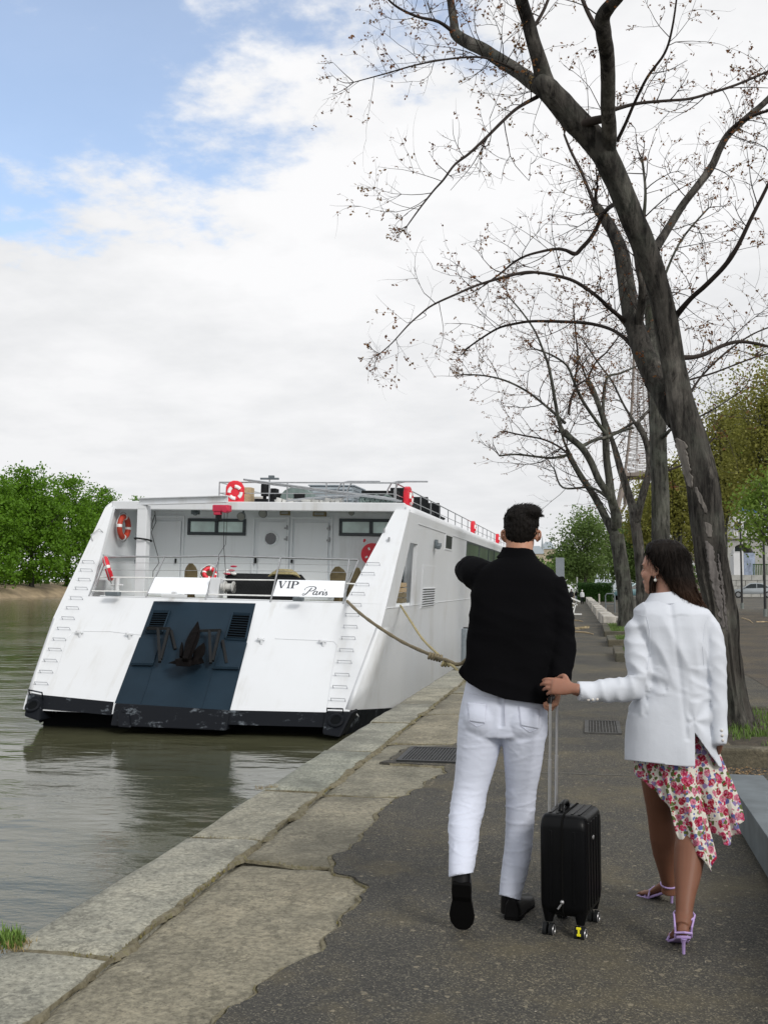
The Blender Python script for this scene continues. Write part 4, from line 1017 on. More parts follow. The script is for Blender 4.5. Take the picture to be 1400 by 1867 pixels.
# air unit with louvred side
a, b2 = bY(*ZA(718, 100), 27.6), bY(*ZA(1025, 232), 27.6)
ac = MB().span((a.x, 27.6, RZ), (b2.x, 29.0, a.z)).build('air_unit', M['acgrey'], boat, smooth=False, bevel=0.015)
MB().span((a.x - 0.03, 27.55, a.z), (b2.x + 0.03, 29.05, a.z + 0.03)).build('lid', M['acgrey'], ac, smooth=False)
hgt = a.z - RZ
for i in range(6):
    z = RZ + hgt * (i + 0.6) / 6.4
    MB().box(((a.x + b2.x) / 2, 27.585, z), (b2.x - a.x - 0.06, 0.05, hgt / 9), Matrix.Rotation(-0.5, 3, 'X')).build('slat', M['acgrey'], ac, smooth=False)
    MB().box((b2.x + 0.012, 28.3, z), (0.05, 1.3, hgt / 9), Matrix.Rotation(0.5, 3, 'Y')).build('slat', M['acgrey'], ac, smooth=False)
a = bY(*ZA(640, 168), 27.2); g = MB(); w_ = 0.46
g.rings([[Vector((a.x + w_ * s * math.cos(t_) * 1.0, 27.2 + dy_, RZ + 0.02 + 0.52 * max(0, math.sin(t_)) ** 0.6)) for s in (1,) for t_ in [PI * k / 12 for k in range(13)]] for dy_ in (-0.25, 0.0, 0.25)], cap=False, closed=False)
g.add([Vector((a.x + w_ * math.cos(PI * k / 12), 26.95, RZ + 0.02 + 0.52 * max(0, math.sin(PI * k / 12)) ** 0.6)) for k in range(13)], [tuple(range(13))])
wn = g.build('winch_housing', M['greenmetal'], boat)
MB().box((a.x + 0.1, 26.94, RZ + 0.3), (0.3, 0.03, 0.12)).build('winch_opening', M['rubber'], wn, smooth=False)
# searchlight and small gear
c = bY(*ZA(410, 130), 26.6); sl_ = MB().cyl((c.x, 26.5, c.z - 0.1), (c.x, 26.5, c.z + 0.12), 0.11, 16).ball((c.x, 26.5, c.z + 0.12), (0.11, 0.11, 0.07)).build('searchlight', M['rubber'], boat)
MB().cyl((c.x, 26.5, RZ), (c.x, 26.5, c.z - 0.1), 0.05, 10).box((c.x + 0.1, 26.5, c.z - 0.14), (0.36, 0.16, 0.07)).box((c.x, 26.5, c.z - 0.32), (0.5, 0.2, 0.14)).build('pedestal', M['rubber'], sl_, smooth=False)
c = bY(*ZA(435, 50), 26.4); MB().box(c, (0.5, 0.08, 0.05)).box(c + Vector((0.05, 0, 0.05)), (0.14, 0.1, 0.07)).build('radar_bar', M['greysteel'], boat, smooth=False)
MB().beam(c, Vector((c.x, 26.4, RZ)), 0.03, 0.03).build('radar_post', M['steel'], boat, smooth=False)
M['lightgrey'] = mat('light_grey_fitting', (0.5, 0.5, 0.48), 0.5, var=0.2)
gear = [((290, 150), 0.2, 0.28, 'wood'), ((300, 200), 0.34, 0.16, 'wood'), ((520, 180), 0.6, 0.17, 'rubber'), ((470, 160), 0.16, 0.30, 'rubber'), ((335, 185), 0.5, 0.05, 'lightgrey'), ((1220, 150), 1.0, 0.10, 'rubber'), ((1150, 195), 0.5, 0.12, 'greenmetal')]
for i, (q, wd, ht, m_) in enumerate(gear):
    c = bY(*ZA(*q), 27.0 + 0.3 * (i % 3)); MB().span((c.x - wd / 2, c.y - 0.15, RZ), (c.x + wd / 2, c.y + 0.15, c.z + ht / 2)).build('roof_gear_box', M[m_], boat, smooth=False, bevel=0.015)
rgear = random.Random(4)
cl = MB()
for k in range(26):
    x = bY(*ZA(500 + 18 * k, 220), 26.2).x
    cl.box((x, 26.2 + rgear.uniform(-0.2, 0.2), RZ + 0.07), (rgear.uniform(0.08, 0.22), 0.2, rgear.uniform(0.07, 0.20)), Matrix.Rotation(rgear.uniform(-0.4, 0.4), 3, 'Y'))
cl.build('folded_awning', M['lightgrey'], boat, smooth=False)
tn = MB()
for k in range(18):
    p = bY(*ZA(1090 + 12 * k, 205), 26.0); tn.torus((p.x, 26.1, RZ + 0.12 + 0.04 * math.sin(k)), 0.10, 0.022, (math.sin(k * 2.1), 1, 0.4 * math.cos(k)), 14, 5)
tn.build('coiled_hose', M['greenmetal'], boat)
# white dome and dark loungers along the roof
for i, y in enumerate((30.5, 33.8, 36.4)):
    x = RXr - 0.55
    lo_ = thing('deck_lounger', ['dark deck lounger on the boat roof, nearest the stern', 'dark deck lounger on the boat roof between two others', 'dark deck lounger on the boat roof nearest the far red lifebuoy case'][i], 'lounger', to_world((x, y, RZ)), 'loungers on the boat roof')
    lo_.rotation_euler = (0, HEEL, 0); ORG[lo_.name] = Vector((0, 0, 0))
    MB().box((0, 0.2, 0.32), (0.6, 1.2, 0.06)).build('seat', M['rubber'], lo_, smooth=False)
    MB().box((0, -0.55, 0.52), (0.6, 0.62, 0.06), Matrix.Rotation(-0.9, 3, 'X')).build('backrest', M['rubber'], lo_, smooth=False)
    for sx in (-0.25, 0.25):
        for sy in (-0.4, 0.7): MB().box((sx, sy, 0.15), (0.04, 0.04, 0.30)).build('leg', M['rubber'], lo_, smooth=False)

# ------------------------------------------------------------------ loose things on the boat
def bthing(name, label, cat, p, group=None):
    o = thing(name, label, cat, to_world(p), group); o.rotation_euler = (0, HEEL, 0); ORG[o.name] = Vector(p); return o
def lifebuoy(label, c, ax, R_=0.29, r_=0.075, m='ringred', band='plasticwhite'):
    c = Vector(c); t_ = bthing('lifebuoy', label, 'lifebuoy', c, 'lifebuoys on the boat')
    MB().torus(c, R_, r_, ax, 36, 12).build('ring', M[m], t_)
    ax = Vector(ax).normalized(); a = ax.orthogonal().normalized(); b2 = ax.cross(a)
    for k in range(4):
        t0 = k * PI / 2 + 0.7
        pts = [c + a * (R_ * math.cos(t0 + dt)) + b2 * (R_ * math.sin(t0 + dt)) for dt in (-0.13, 0, 0.13)]
        MB().tube(pts, r_ + 0.005, 12).build('band', M[band], t_)
    n = 40; rp = [c + ax * (-0.02) + a * ((R_ + r_ + 0.02 + 0.03 * abs(math.sin(2 * PI * i / n * 2))) * math.cos(2 * PI * i / n)) + b2 * ((R_ + r_ + 0.02 + 0.03 * abs(math.sin(2 * PI * i / n * 2))) * math.sin(2 * PI * i / n)) for i in range(n)]
    MB().tube(rp, 0.012, 5, closed=True).build('grab_line', M['wire'], t_)
    return t_
lifebuoy('faded orange red lifebuoy hanging inside the left wing of the boat', bX(*ZB(356, 285), lx + 0.1), (1, 0.0, 0), 0.27)
c = bY(*ZB(222, 640), 23.6); lifebuoy('red lifebuoy seen edge on behind the left end of the stern railing', c, (1, 0.45, 0.35), 0.25, 0.07, 'red')
c = bY(*ZB(1085, 680), 23.6); lifebuoy('red and white lifebuoy lying by the bronze blades behind the stern railing', c, (0.5, -0.8, 0.4), 0.13, 0.05, 'red')
def ring_case(label, c, face):
    """red horseshoe case on the roof railing that holds a lifebuoy"""
    t_ = bthing('lifebuoy_case', label, 'lifebuoy case', c, 'red lifebuoy cases on the roof railing'); c = Vector(c)
    f = Vector(face).normalized(); s = f.cross(Vector((0, 0, 1))).normalized(); ht = 0.60; wd = 0.48
    pts = [(-wd / 2, 0), (wd / 2, 0), (wd / 2, ht * 0.72), (wd * 0.34, ht * 0.93), (wd * 0.12, ht), (-wd * 0.12, ht), (-wd * 0.34, ht * 0.93), (-wd / 2, ht * 0.72)]
    MB().prism([c + s * a + Vector((0, 0, b2)) - f * 0.08 for a, b2 in pts], f * 0.16).build('case', M['red'], t_, bevel=0.03)
    cc = c + Vector((0, 0, ht * 0.48)) + f * 0.09
    MB().torus(cc, 0.155, 0.045, f, 28, 8).build('ring', M['red'], t_)
    a = f.orthogonal().normalized(); b3 = f.cross(a)
    for k in range(4):
        t0 = k * PI / 2 + 0.4
        MB().tube([cc + a * (0.155 * math.cos(t0 + dt)) + b3 * (0.155 * math.sin(t0 + dt)) for dt in (-0.5, -0.25, 0, 0.25, 0.5)], 0.047, 10).build('band', M['plasticwhite'], t_)
    return t_
c = bY(*ZA(192, 228), 25.95); ring_case('red lifebuoy case with white ringed buoy at the left of the roof railing', (c.x, 25.9, RZ), (0.35, -0.94, 0))
for i, y in enumerate((27.4, 43.3, 55.0)):
    ring_case(['red lifebuoy case at the rear right corner of the roof', 'red lifebuoy case half way along the side roof railing', 'red lifebuoy case on the roof railing beside the ear of the man'][i], (RXr + 0.08, y, RZ), (1, 0, 0))
# red hose reel on the cabin wall
c = bY(*ZA(1160, 585), 26.6)
hr = bthing('hose_reel', 'red fire hose reel on the cabin wall behind the right wing', 'hose reel', (c.x, 26.6, c.z))
MB().cyl((c.x, 26.58, c.z), (c.x, 26.62, c.z), 0.29, 32).cyl((c.x, 26.82, c.z), (c.x, 26.86, c.z), 0.29, 32).build('wheel', M['red'], hr)
for k in range(4):
    a = k * PI / 2 + 0.5; MB().box((c.x + 0.16 * math.cos(a), 26.575, c.z + 0.16 * math.sin(a)), (0.07, 0.012, 0.045), Matrix.Rotation(-a, 3, 'Y')).build('slot', M['plasticwhite'], hr, smooth=False)
MB().cyl((c.x, 26.62, c.z), (c.x, 26.82, c.z), 0.22, 24).cyl((c.x, 26.86, c.z), (c.x, 27.0, c.z), 0.05, 10).build('hose', M['rubber'], hr)
# bronze propellers lying on the deck
def propeller(label, blades, Y):
    p0 = bY(*blades[0][1], Y); c = Vector((p0.x, Y, DECK + 0.12))
    t_ = bthing('spare_propeller', label, 'propeller', (c.x, c.y, DECK), 'spare bronze propellers on the after deck')
    MB().cyl(c - Vector((0, 0, 0.1)), c + Vector((0, 0, 0.12)), 0.14, 16, 0.1).build('hub', M['bronze'], t_)
    for (tip, mid, wd) in blades:
        tp = bY(*tip, Y + 0.0); md = bY(*mid, Y); base = Vector((md.x, Y, DECK + 0.15)); ax = (tp - base); ln = ax.length; ax.normalize(); sd_ = ax.cross(Vector((0, 1, 0))).normalized()
        rings = []
        for k in range(9):
            u = k / 8; wv = wd * (0.35 + 0.65 * math.sin(PI * min(1, u * 0.62 + 0.12))) * (1 - max(0, u - 0.72) ** 2 * 9)
            cc = base + ax * (ln * u); wv = max(wv, 0.02)
            tw = Vector((0, 1, 0)) * (0.12 * math.sin(u * 2))
            rings.append([cc + sd_ * (wv * math.cos(a)) + Vector((0, 1, 0)) * (0.022 * math.sin(a) + 0.25 * wv * math.cos(a)) + tw for a in [2 * PI * j / 10 for j in range(10)]])
        MB().rings(rings).build('blade', M['bronze'], t_)
propeller('weathered bronze propeller behind the blank white stern board', [(ZB(910, 590), ZB(920, 720), 0.19), (ZB(1062, 612), ZB(1050, 700), 0.22)], 24.0)
propeller('weathered bronze propeller beside the right end of the name board', [(ZA(905, 672), ZA(930, 770), 0.22), (ZA(1055, 680), ZA(1000, 800), 0.14)], 24.0)
# black covered roll with rope on it
a, b2 = bY(*ZA(130, 735), 24.9), bY(*ZA(690, 748), 24.9)
br = bthing('covered_roll', 'long black covered roll lying across the after deck', 'cover roll', (a.x, 24.9, DECK))
MB().tube([(a.x, 24.9, a.z - 0.19), (a.x + 0.05, 24.9, a.z - 0.19), (b2.x - 0.12, 24.9, a.z - 0.19), (b2.x, 24.9, a.z - 0.19)], [0.2, 0.25, 0.25, 0.12], 18).build('cover', M['rubber'], br)
MB().span((a.x + 0.1, 24.7, DECK), (b2.x - 0.2, 25.1, a.z - 0.3)).build('cradle', M['rubber'], br, smooth=False)
rp = bthing('coiled_rope', 'yellowed rope lying in loops on the black covered roll', 'rope', (bY(*ZA(520, 712), 24.8).x, 24.8, a.z + 0.02))
mb = MB(); cx_ = bY(*ZA(540, 712), 24.8).x
for k in range(5):
    pts = [Vector((cx_ + (0.42 - 0.04 * k) * math.cos(t_) + 0.05 * mnoise.noise(Vector((k, t_, 0))), 24.82 + 0.16 * math.sin(t_), a.z + 0.075 + 0.022 * k - 0.14 * abs(math.cos(t_)) ** 6)) for t_ in [2 * PI * j / 28 for j in range(28)]]
    mb.tube(pts, 0.025, 6, closed=True)
mb.build('loops', M['ropeyel'], rp)
# white winch between wire panel and left board
c = bY(*ZA(70, 830), 23.4); wi = bthing('deck_winch', 'white deck winch beside the wire mesh panel on the stern', 'winch', (c.x, 23.4, DECK))
MB().prism([(c.x - 0.2, 23.2, DECK), (c.x + 0.05, 23.2, DECK), (c.x + 0.12, 23.2, DECK + 0.55), (c.x - 0.12, 23.2, DECK + 0.55)], (0, 0.4, 0)).build('winch_frame', M['white'], wi, smooth=False, bevel=0.015)
MB().cyl((c.x + 0.12, 23.3, DECK + 0.33), (c.x + 0.42, 23.3, DECK + 0.33), 0.09, 16).cyl((c.x + 0.2, 23.3, DECK + 0.33), (c.x + 0.23, 23.3, DECK + 0.33), 0.14, 16).cyl((c.x + 0.4, 23.3, DECK + 0.33), (c.x + 0.43, 23.3, DECK + 0.33), 0.14, 16).build('drum', M['lightgrey'], wi)
bn = bthing('cloth_bundle', 'small red and white cloth bundle lying on the black roll', 'cloth', (bY(*ZA(150, 715), 24.7).x, 24.7, a.z))
c = bY(*ZA(150, 712), 24.7); mb = MB()
for k in range(7): mb.ball(c + Vector((rgear.uniform(-0.12, 0.12), 0, rgear.uniform(-0.05, 0.06))), (0.07, 0.05, 0.04), 8, 6, Matrix.Rotation(rgear.uniform(-1, 1), 3, 'Y'))
mb.build('cloth', M['plasticwhite'], bn)
mb = MB()
for q in ((180, 672), (165, 700), (135, 725)): mb.ball(bY(*ZA(*q), 24.66), (0.09, 0.04, 0.025), 8, 6)
mb.build('red_strip', M['hoistred'], bn)
# timber and rope inside the right quarter, seen through the opening
xi = XC + HW(1) - 0.13
tb = bthing('timber_crate', 'wooden crate with rope standing inside the opening in the boat side', 'crate', (xi - 0.3, 26.2, DECK))
for k in range(4): MB().span((xi - 0.6, 25.9, DECK + 0.01 + 0.13 * k), (xi - 0.02, 26.45, DECK + 0.125 + 0.13 * k)).build('board', M['wood'] if k > 1 else M['rope'], tb, smooth=False, bevel=0.01)
gr_ = MB().tube([(xi - 0.13, 26.62, DECK), (xi - 0.13, 26.62, 2.0), (xi - 0.9, 26.62, 2.0), (xi - 0.9, 26.62, DECK)], 0.03, 8)
gate = gr_.build('inner_railing', M['greysteel'], boat)
for z in (1.3, 1.6, 1.85): MB().tube([(xi - 0.13, 26.62, z), (xi - 0.9, 26.62, z)], 0.008, 5).build('wire', M['wire'], gate)
MB().span((xi - 0.34, 26.75, 1.35), (xi - 0.18, 26.85, 1.8)).build('cable_box', M['rubber'], boat, smooth=False)

# ------------------------------------------------------------------ anchor
ac_ = bT(*Z3(690, 640), 0.35)
an = bthing('anchor', 'dark rusty stern anchor with pointed flukes hung on the navy panel', 'anchor', ac_)
def fluke(base, tip, wd, off0, off1, name='fluke'):
    p, q = bT(*Z3(*base), off0), bT(*Z3(*tip), off1); ax = q - p; ln = ax.length; ax.normalize()
    sd_ = ax.cross(Vector((0, -1, 0.3))).normalized(); nn_ = sd_.cross(ax).normalized(); rings = []
    for k in range(11):
        u = k / 10; wv = max(0.012, wd * (0.55 + 0.9 * u) if u < 0.45 else wd * 0.955 * (1 - ((u - 0.45) / 0.55) ** 2.2))
        cc = p + ax * (ln * u)
        rings.append([cc + sd_ * (wv * math.cos(a)) + nn_ * ((0.075 - 0.05 * u) * math.sin(a)) for a in [2 * PI * j / 8 for j in range(8)]])
    MB().rings(rings).build(name, M['anchor'], an, ang=60)
fluke((700, 625), (806, 272), 0.16, 0.42, 0.20)
fluke((775, 640), (862, 462), 0.13, 0.30, 0.42)
fluke((655, 600), (662, 460), 0.05, 0.30, 0.20)
cr_ = [bT(*Z3(*q), 0.46) for q in ((590, 608), (705, 605), (735, 628), (735, 680), (600, 672))]
MB().prism(cr_, (0, 0.42, 0.02)).build('crown', M['anchor'], an, smooth=False, bevel=0.03)
MB().prism([bT(*Z3(*q), 0.36) for q in ((735, 630), (800, 600), (825, 655), (735, 665))], (0, 0.3, 0.0)).build('crown_lug', M['anchor'], an, smooth=False, bevel=0.02)
MB().prism([bT(*Z3(*q), 0.32) for q in ((528, 646), (600, 618), (600, 655))], (0, 0.12, 0.0)).build('crown_spike', M['anchor'], an, smooth=False, bevel=0.01)
sh_ = MB().beam(bT(*Z3(690, 620), 0.5), bT(*Z3(785, 372), 0.28), 0.13, 0.11).build('shank', M['anchor'], an, smooth=False, bevel=0.02)

# ------------------------------------------------------------------ mooring ropes to a bollard behind the man
bol = Vector((-1.75, 17.5, 0))
bo = thing('mooring_bollard', 'squat black iron mooring bollard on the quay hidden behind the man', 'bollard', bol)
MB().tube([bol + Vector((0, 0, z)) for z in (0, 0.05, 0.1, 0.34, 0.40, 0.46, 0.5)], [0.2, 0.2, 0.14, 0.13, 0.2, 0.2, 0.12], 20).build('post', M['iron'], bo)
def catenary(a, b2, sag, n=26):
    a, b2 = Vector(a), Vector(b2)
    return [a.lerp(b2, i / n) - Vector((0, 0, sag * 4 * (i / n) * (1 - i / n))) for i in range(n + 1)]
def rope_mesh(pts, r_, seed):
    mb = MB(); mb.tube(pts, [r_ * (1 + 0.10 * math.sin(i * 2.2)) for i in range(len(pts))], 7); return mb
p1 = to_world(bT(633, 1096, 0.05)); e1 = bol + Vector((-0.12, -0.1, 0.36))
def via(a, x, y, Y, b2, k):
    m = P(x, y, Y); return [a.lerp(m, i / k) for i in range(k)] + [m.lerp(b2, i / k) for i in range(k + 1)]
r1 = []
for (x, y), Y in zip(((633, 1097), (655, 1117), (690, 1143), (735, 1171), (793, 1197), (815, 1204), (838, 1211)), (p1.y, 21.9, 21.0, 20.2, 18.9, 18.4, 18.0)): r1.append(P(x, y, Y))
r1[0] = p1; r1.append(e1)
def smooth_path(pts, k=6):
    out_ = []
    for i in range(len(pts) - 1):
        p0 = pts[max(i - 1, 0)]; p1_ = pts[i]; p2 = pts[i + 1]; p3 = pts[min(i + 2, len(pts) - 1)]
        for j in range(k):
            t_ = j / k; out_.append(0.5 * ((2 * p1_) + (-p0 + p2) * t_ + (2 * p0 - 5 * p1_ + 4 * p2 - p3) * t_ ** 2 + (-p0 + 3 * p1_ - 3 * p2 + p3) * t_ ** 3))
    out_.append(pts[-1]); return out_
ro = thing('mooring_rope', 'thick hemp mooring rope from the stern railing down to the quay', 'rope', p1, 'mooring ropes of the boat')
rope_mesh(smooth_path(r1), 0.034, 1).build('line', M['rope'], ro)
k0 = P(793, 1197, 18.9); mb = MB()
for k in range(5): mb.torus(k0 + Vector((-0.10 + 0.05 * k, 0.0, 0.015 - 0.012 * k)), 0.052, 0.026, (1, 0.1, -0.35), 14, 6)
mb.build('knot', M['rope'], ro)
q1 = to_world(bX(730, 1104, XC + HW(0.93))); r2 = [q1] + [P(x, y, Y) for (x, y), Y in zip(((748, 1132), (770, 1165), (797, 1192), (812, 1206), (828, 1216), (842, 1226)), (23.2, 21.5, 19.6, 18.6, 18.0, 17.7))] + [bol + Vector((0.0, -0.14, 0.2))]
ro2 = thing('mooring_rope', 'thinner yellowed mooring rope from the opening in the boat side to the quay', 'rope', q1, 'mooring ropes of the boat')
rope_mesh(smooth_path(r2), 0.025, 2).build('line', M['ropeyel'], ro2)
k1 = P(812, 1207, 18.5); mb = MB()
for k in range(3): mb.torus(k1 + Vector((-0.04 + 0.04 * k, 0, -0.02)), 0.05, 0.026, (1, 0.2, -0.5 + 0.4 * k), 14, 6)
mb.build('knot', M['ropeyel'], ro2)
# ================================================================== TREES
from mathutils.bvhtree import BVHTree
def bark_mat(name, c0, c1, moss=0.0):
    m, t, b = newmat(name)
    a = nz(t, 9.0, 8, 0.72, stretch=(1.0, 1.0, 0.2)); a2 = nz(t, 1.2, 5, 0.6)
    fr = nz(t, 13.0, 7, 0.72, stretch=(1.0, 1.0, 0.11), off=(2, 5, 0)); wv_ = nz(t, 2.4, 6, 0.7, stretch=(1.0, 1.0, 0.35), off=(7, 1, 0))
    c = ramp(t, a, [(0.30, c0), (0.62, c1), (0.8, sc(c1, 1.5))])
    c = mixc(t, ramp(t, fr, [(0.40, 0.9), (0.52, 0.0)]), c, sc(c0, 0.3))
    c = mixc(t, ramp(t, wv_, [(0.54, 0.0), (0.64, 0.75)]), c, sc(c1, 2.1)); c = mixc(t, ramp(t, nz(t, 3.2, 6, 0.7, stretch=(1.0, 1.0, 0.4), off=(1, 8, 4)), [(0.34, 0.8), (0.46, 0.0)]), c, sc(c0, 0.35))
    c = mixc(t, ramp(t, nz(t, 3.0, 6, 0.65, off=(4, 4, 4)), [(0.50, 0.0), (0.68, 0.35 + moss)]), c, (0.105, 0.115, 0.095))   # lichen
    if moss: c = mixc(t, ramp(t, a2, [(0.5, 0.0), (0.75, moss)]), c, (0.06, 0.075, 0.03))
    t.links.new(c, b.inputs['Base Color']); b.inputs['Roughness'].default_value = 0.9; b.inputs['Specular IOR Level'].default_value = 0.2
    n0 = bump(t, b, a, 0.9, 0.03); bump(t, b, fr, 0.9, 0.03, n0); return m
M['bark'] = bark_mat('dark_furrowed_bark', (0.024, 0.022, 0.020), (0.082, 0.076, 0.067))
M['barkgrey'] = bark_mat('grey_lichen_bark', (0.030, 0.030, 0.026), (0.075, 0.074, 0.064), 0.25)
M['twig'] = mat('dark_twig_bark', (0.034, 0.027, 0.024), 0.9, var=0.3, scale=4, spec=0.2)
M['barewood'] = mat('bare_pale_wood', (0.17, 0.155, 0.14), 0.8, var=0.5, scale=5, bmp=0.5, bscale=12, bdist=0.02, stretch=(3, 3, 0.4))
def leaf_mat(name, c0, c1, c2, trans=0.35):
    m, t, b = newmat(name)
    f = nz(t, 0.9, 3, 0.6); g = nz(t, 9.0, 2, 0.5)
    c = mixc(t, 0.5, ramp(t, f, [(0.3, c0), (0.55, c1), (0.75, c2)]), ramp(t, g, [(0.3, c0), (0.5, c1), (0.7, c2)]))
    t.links.new(c, b.inputs['Base Color']); b.inputs['Roughness'].default_value = 0.55; b.inputs['Specular IOR Level'].default_value = 0.25
    tr = t.nodes.new('ShaderNodeBsdfTranslucent'); t.links.new(c, tr.inputs[0])
    mx = t.nodes.new('ShaderNodeMixShader'); mx.inputs[0].default_value = trans
    t.links.new(b.outputs[0], mx.inputs[1]); t.links.new(tr.outputs[0], mx.inputs[2]); t.links.new(mx.outputs[0], t.nodes['Material Output'].inputs[0]); return m
M['leafred'] = leaf_mat('young_reddish_leaf', (0.13, 0.035, 0.020), (0.20, 0.085, 0.030), (0.21, 0.17, 0.05))
M['leafgreen'] = leaf_mat('full_green_leaf', (0.055, 0.12, 0.008), (0.11, 0.235, 0.016), (0.19, 0.35, 0.032), 0.4)
M['leafspring'] = leaf_mat('spring_green_leaf', (0.085, 0.14, 0.035), (0.135, 0.21, 0.055), (0.19, 0.27, 0.09), 0.4)
M['leafbright'] = leaf_mat('bright_green_leaf', (0.095, 0.16, 0.022), (0.16, 0.25, 0.040), (0.24, 0.34, 0.075), 0.45)
M['leafolive'] = leaf_mat('olive_spring_leaf', (0.16, 0.17, 0.030), (0.25, 0.25, 0.055), (0.35, 0.335, 0.11), 0.5)
M['leafhedge'] = leaf_mat('hedge_leaf', (0.018, 0.05, 0.008), (0.03, 0.085, 0.012), (0.05, 0.12, 0.02), 0.2)

def spath(pts, k=5):
    """smooth a list of (Vector, radius)"""
    out_ = []
    for i in range(len(pts) - 1):
        a0, a1, a2, a3 = pts[max(i - 1, 0)], pts[i], pts[i + 1], pts[min(i + 2, len(pts) - 1)]
        for j in range(k):
            t_ = j / k
            p = 0.5 * ((2 * a1[0]) + (-a0[0] + a2[0]) * t_ + (2 * a0[0] - 5 * a1[0] + 4 * a2[0] - a3[0]) * t_ ** 2 + (-a0[0] + 3 * a1[0] - 3 * a2[0] + a3[0]) * t_ ** 3)
            out_.append((p, a1[1] + (a2[1] - a1[1]) * t_))
    out_.append(pts[-1]); return out_
def limb_path(px_pts, Y):
    """(x, y, width in photo pixels, distance offset) -> world points and radii"""
    out_ = []
    for x, y, wd, dY in px_pts:
        p = P(x, y, Y + dY); out_.append((p, wd / 2 / depth_px(p)))
    return out_
def rough_tube(mb, path, n, amp, seed, flare=None, plates=0.0):
    """a trunk: an uneven tube with knobs and furrows"""
    pts = [p for p, r_ in path]; b0 = len(mb.v); mb.tube(pts, [r_ for p, r_ in path], n)
    for i in range(len(path)):
        c, r_ = path[i]
        for j in range(n):
            v = Vector(mb.v[b0 + i * n + j]); d = (v - c)
            q = Vector((v.x * 3 + seed, v.y * 3, v.z * 1.3)); q2 = Vector((v.x * 11, v.y * 11 + seed, v.z * 3.5))
            k = 1 + amp * (1.1 * mnoise.noise(q) + 0.8 * mnoise.noise(q2))
            if plates:
                an = math.atan2(d.y, d.x); q3 = Vector((math.cos(an) * 2.6 + seed, math.sin(an) * 2.6, v.z * 0.75)); q4 = Vector((math.cos(an) * 7.0, math.sin(an) * 7.0 + seed, v.z * 1.7)); k += plates * (max(0, 4.5 - v.z) / 4.5 * 0.8 + 0.2) * (1.2 * (0.5 - abs(mnoise.noise(q3))) + 0.8 * (0.5 - abs(mnoise.noise(q4))) - 0.6)
            if flare and v.z < flare[0]: k *= 1 + flare[1] * (1 - max(0, v.z) / flare[0]) ** 2 * (1 + 0.45 * mnoise.noise(Vector((math.atan2(d.y, d.x) * 1.7, seed, 0))))
            v = c + d * k; mb.v[b0 + i * n + j] = tuple(v)
def twig(mb, lf, p, d, ln, r_, r, depth, grav, leafp, lsize, seg=6):
    pts = [p]; dd = d.normalized(); step = ln / seg; bend = Vector((r.gauss(0, 1), r.gauss(0, 1), r.gauss(0, 0.6))).normalized()
    for i in range(seg):
        dd = (dd + bend * 0.13 + Vector((r.gauss(0, 0.10), r.gauss(0, 0.10), r.gauss(0, 0.08) + grav * (0.06 + 0.10 * i / seg)))).normalized()
        pts.append(pts[-1] + dd * step)
    mb.tube(pts, [r_ * (1 - 0.65 * i / seg) for i in range(seg + 1)], 5 if r_ > 0.012 else 3, cap=False)
    if depth > 0:
        for k in range(r.randint(2, 4) if depth > 1 else r.randint(2, 3)):
            i = r.randint(1, seg); q = pts[i]; base = (pts[i] - pts[i - 1]).normalized()
            sd_ = Vector((r.gauss(0, 1), r.gauss(0, 1), r.gauss(0, 0.8))); sd_ = (sd_ - base * sd_.dot(base)).normalized()
            twig(mb, lf, q, base * 0.65 + sd_ * 0.85 + Vector((0, 0, 0.15)), ln * r.uniform(0.35, 0.65), r_ * 0.55, r, depth - 1, grav, leafp, lsize, 5)
    for i in range(2, seg + 1):
        if r.random() < leafp * (1.9 if pts[i].z > 6.6 else 0.9):
            leaf_bunch(lf, pts[i], lsize, r)
def leaf_bunch(lf, p, s, r):
    for k in range(r.randint(2, 4)):
        a = Vector((r.gauss(0, 1), r.gauss(0, 1), r.gauss(-0.5, 0.7))).normalized(); b2 = a.orthogonal().normalized(); b2 = Matrix.Rotation(r.uniform(0, 6.28), 3, a) @ b2
        l_ = s * r.uniform(0.6, 1.3); o = p + Vector((r.gauss(0, 1), r.gauss(0, 1), r.gauss(0, 1))) * s * 0.3
        lf.add([o, o + a * l_ * 0.5 + b2 * l_ * 0.3, o + a * l_, o + a * l_ * 0.5 - b2 * l_ * 0.3], [(0, 1, 2, 3)])
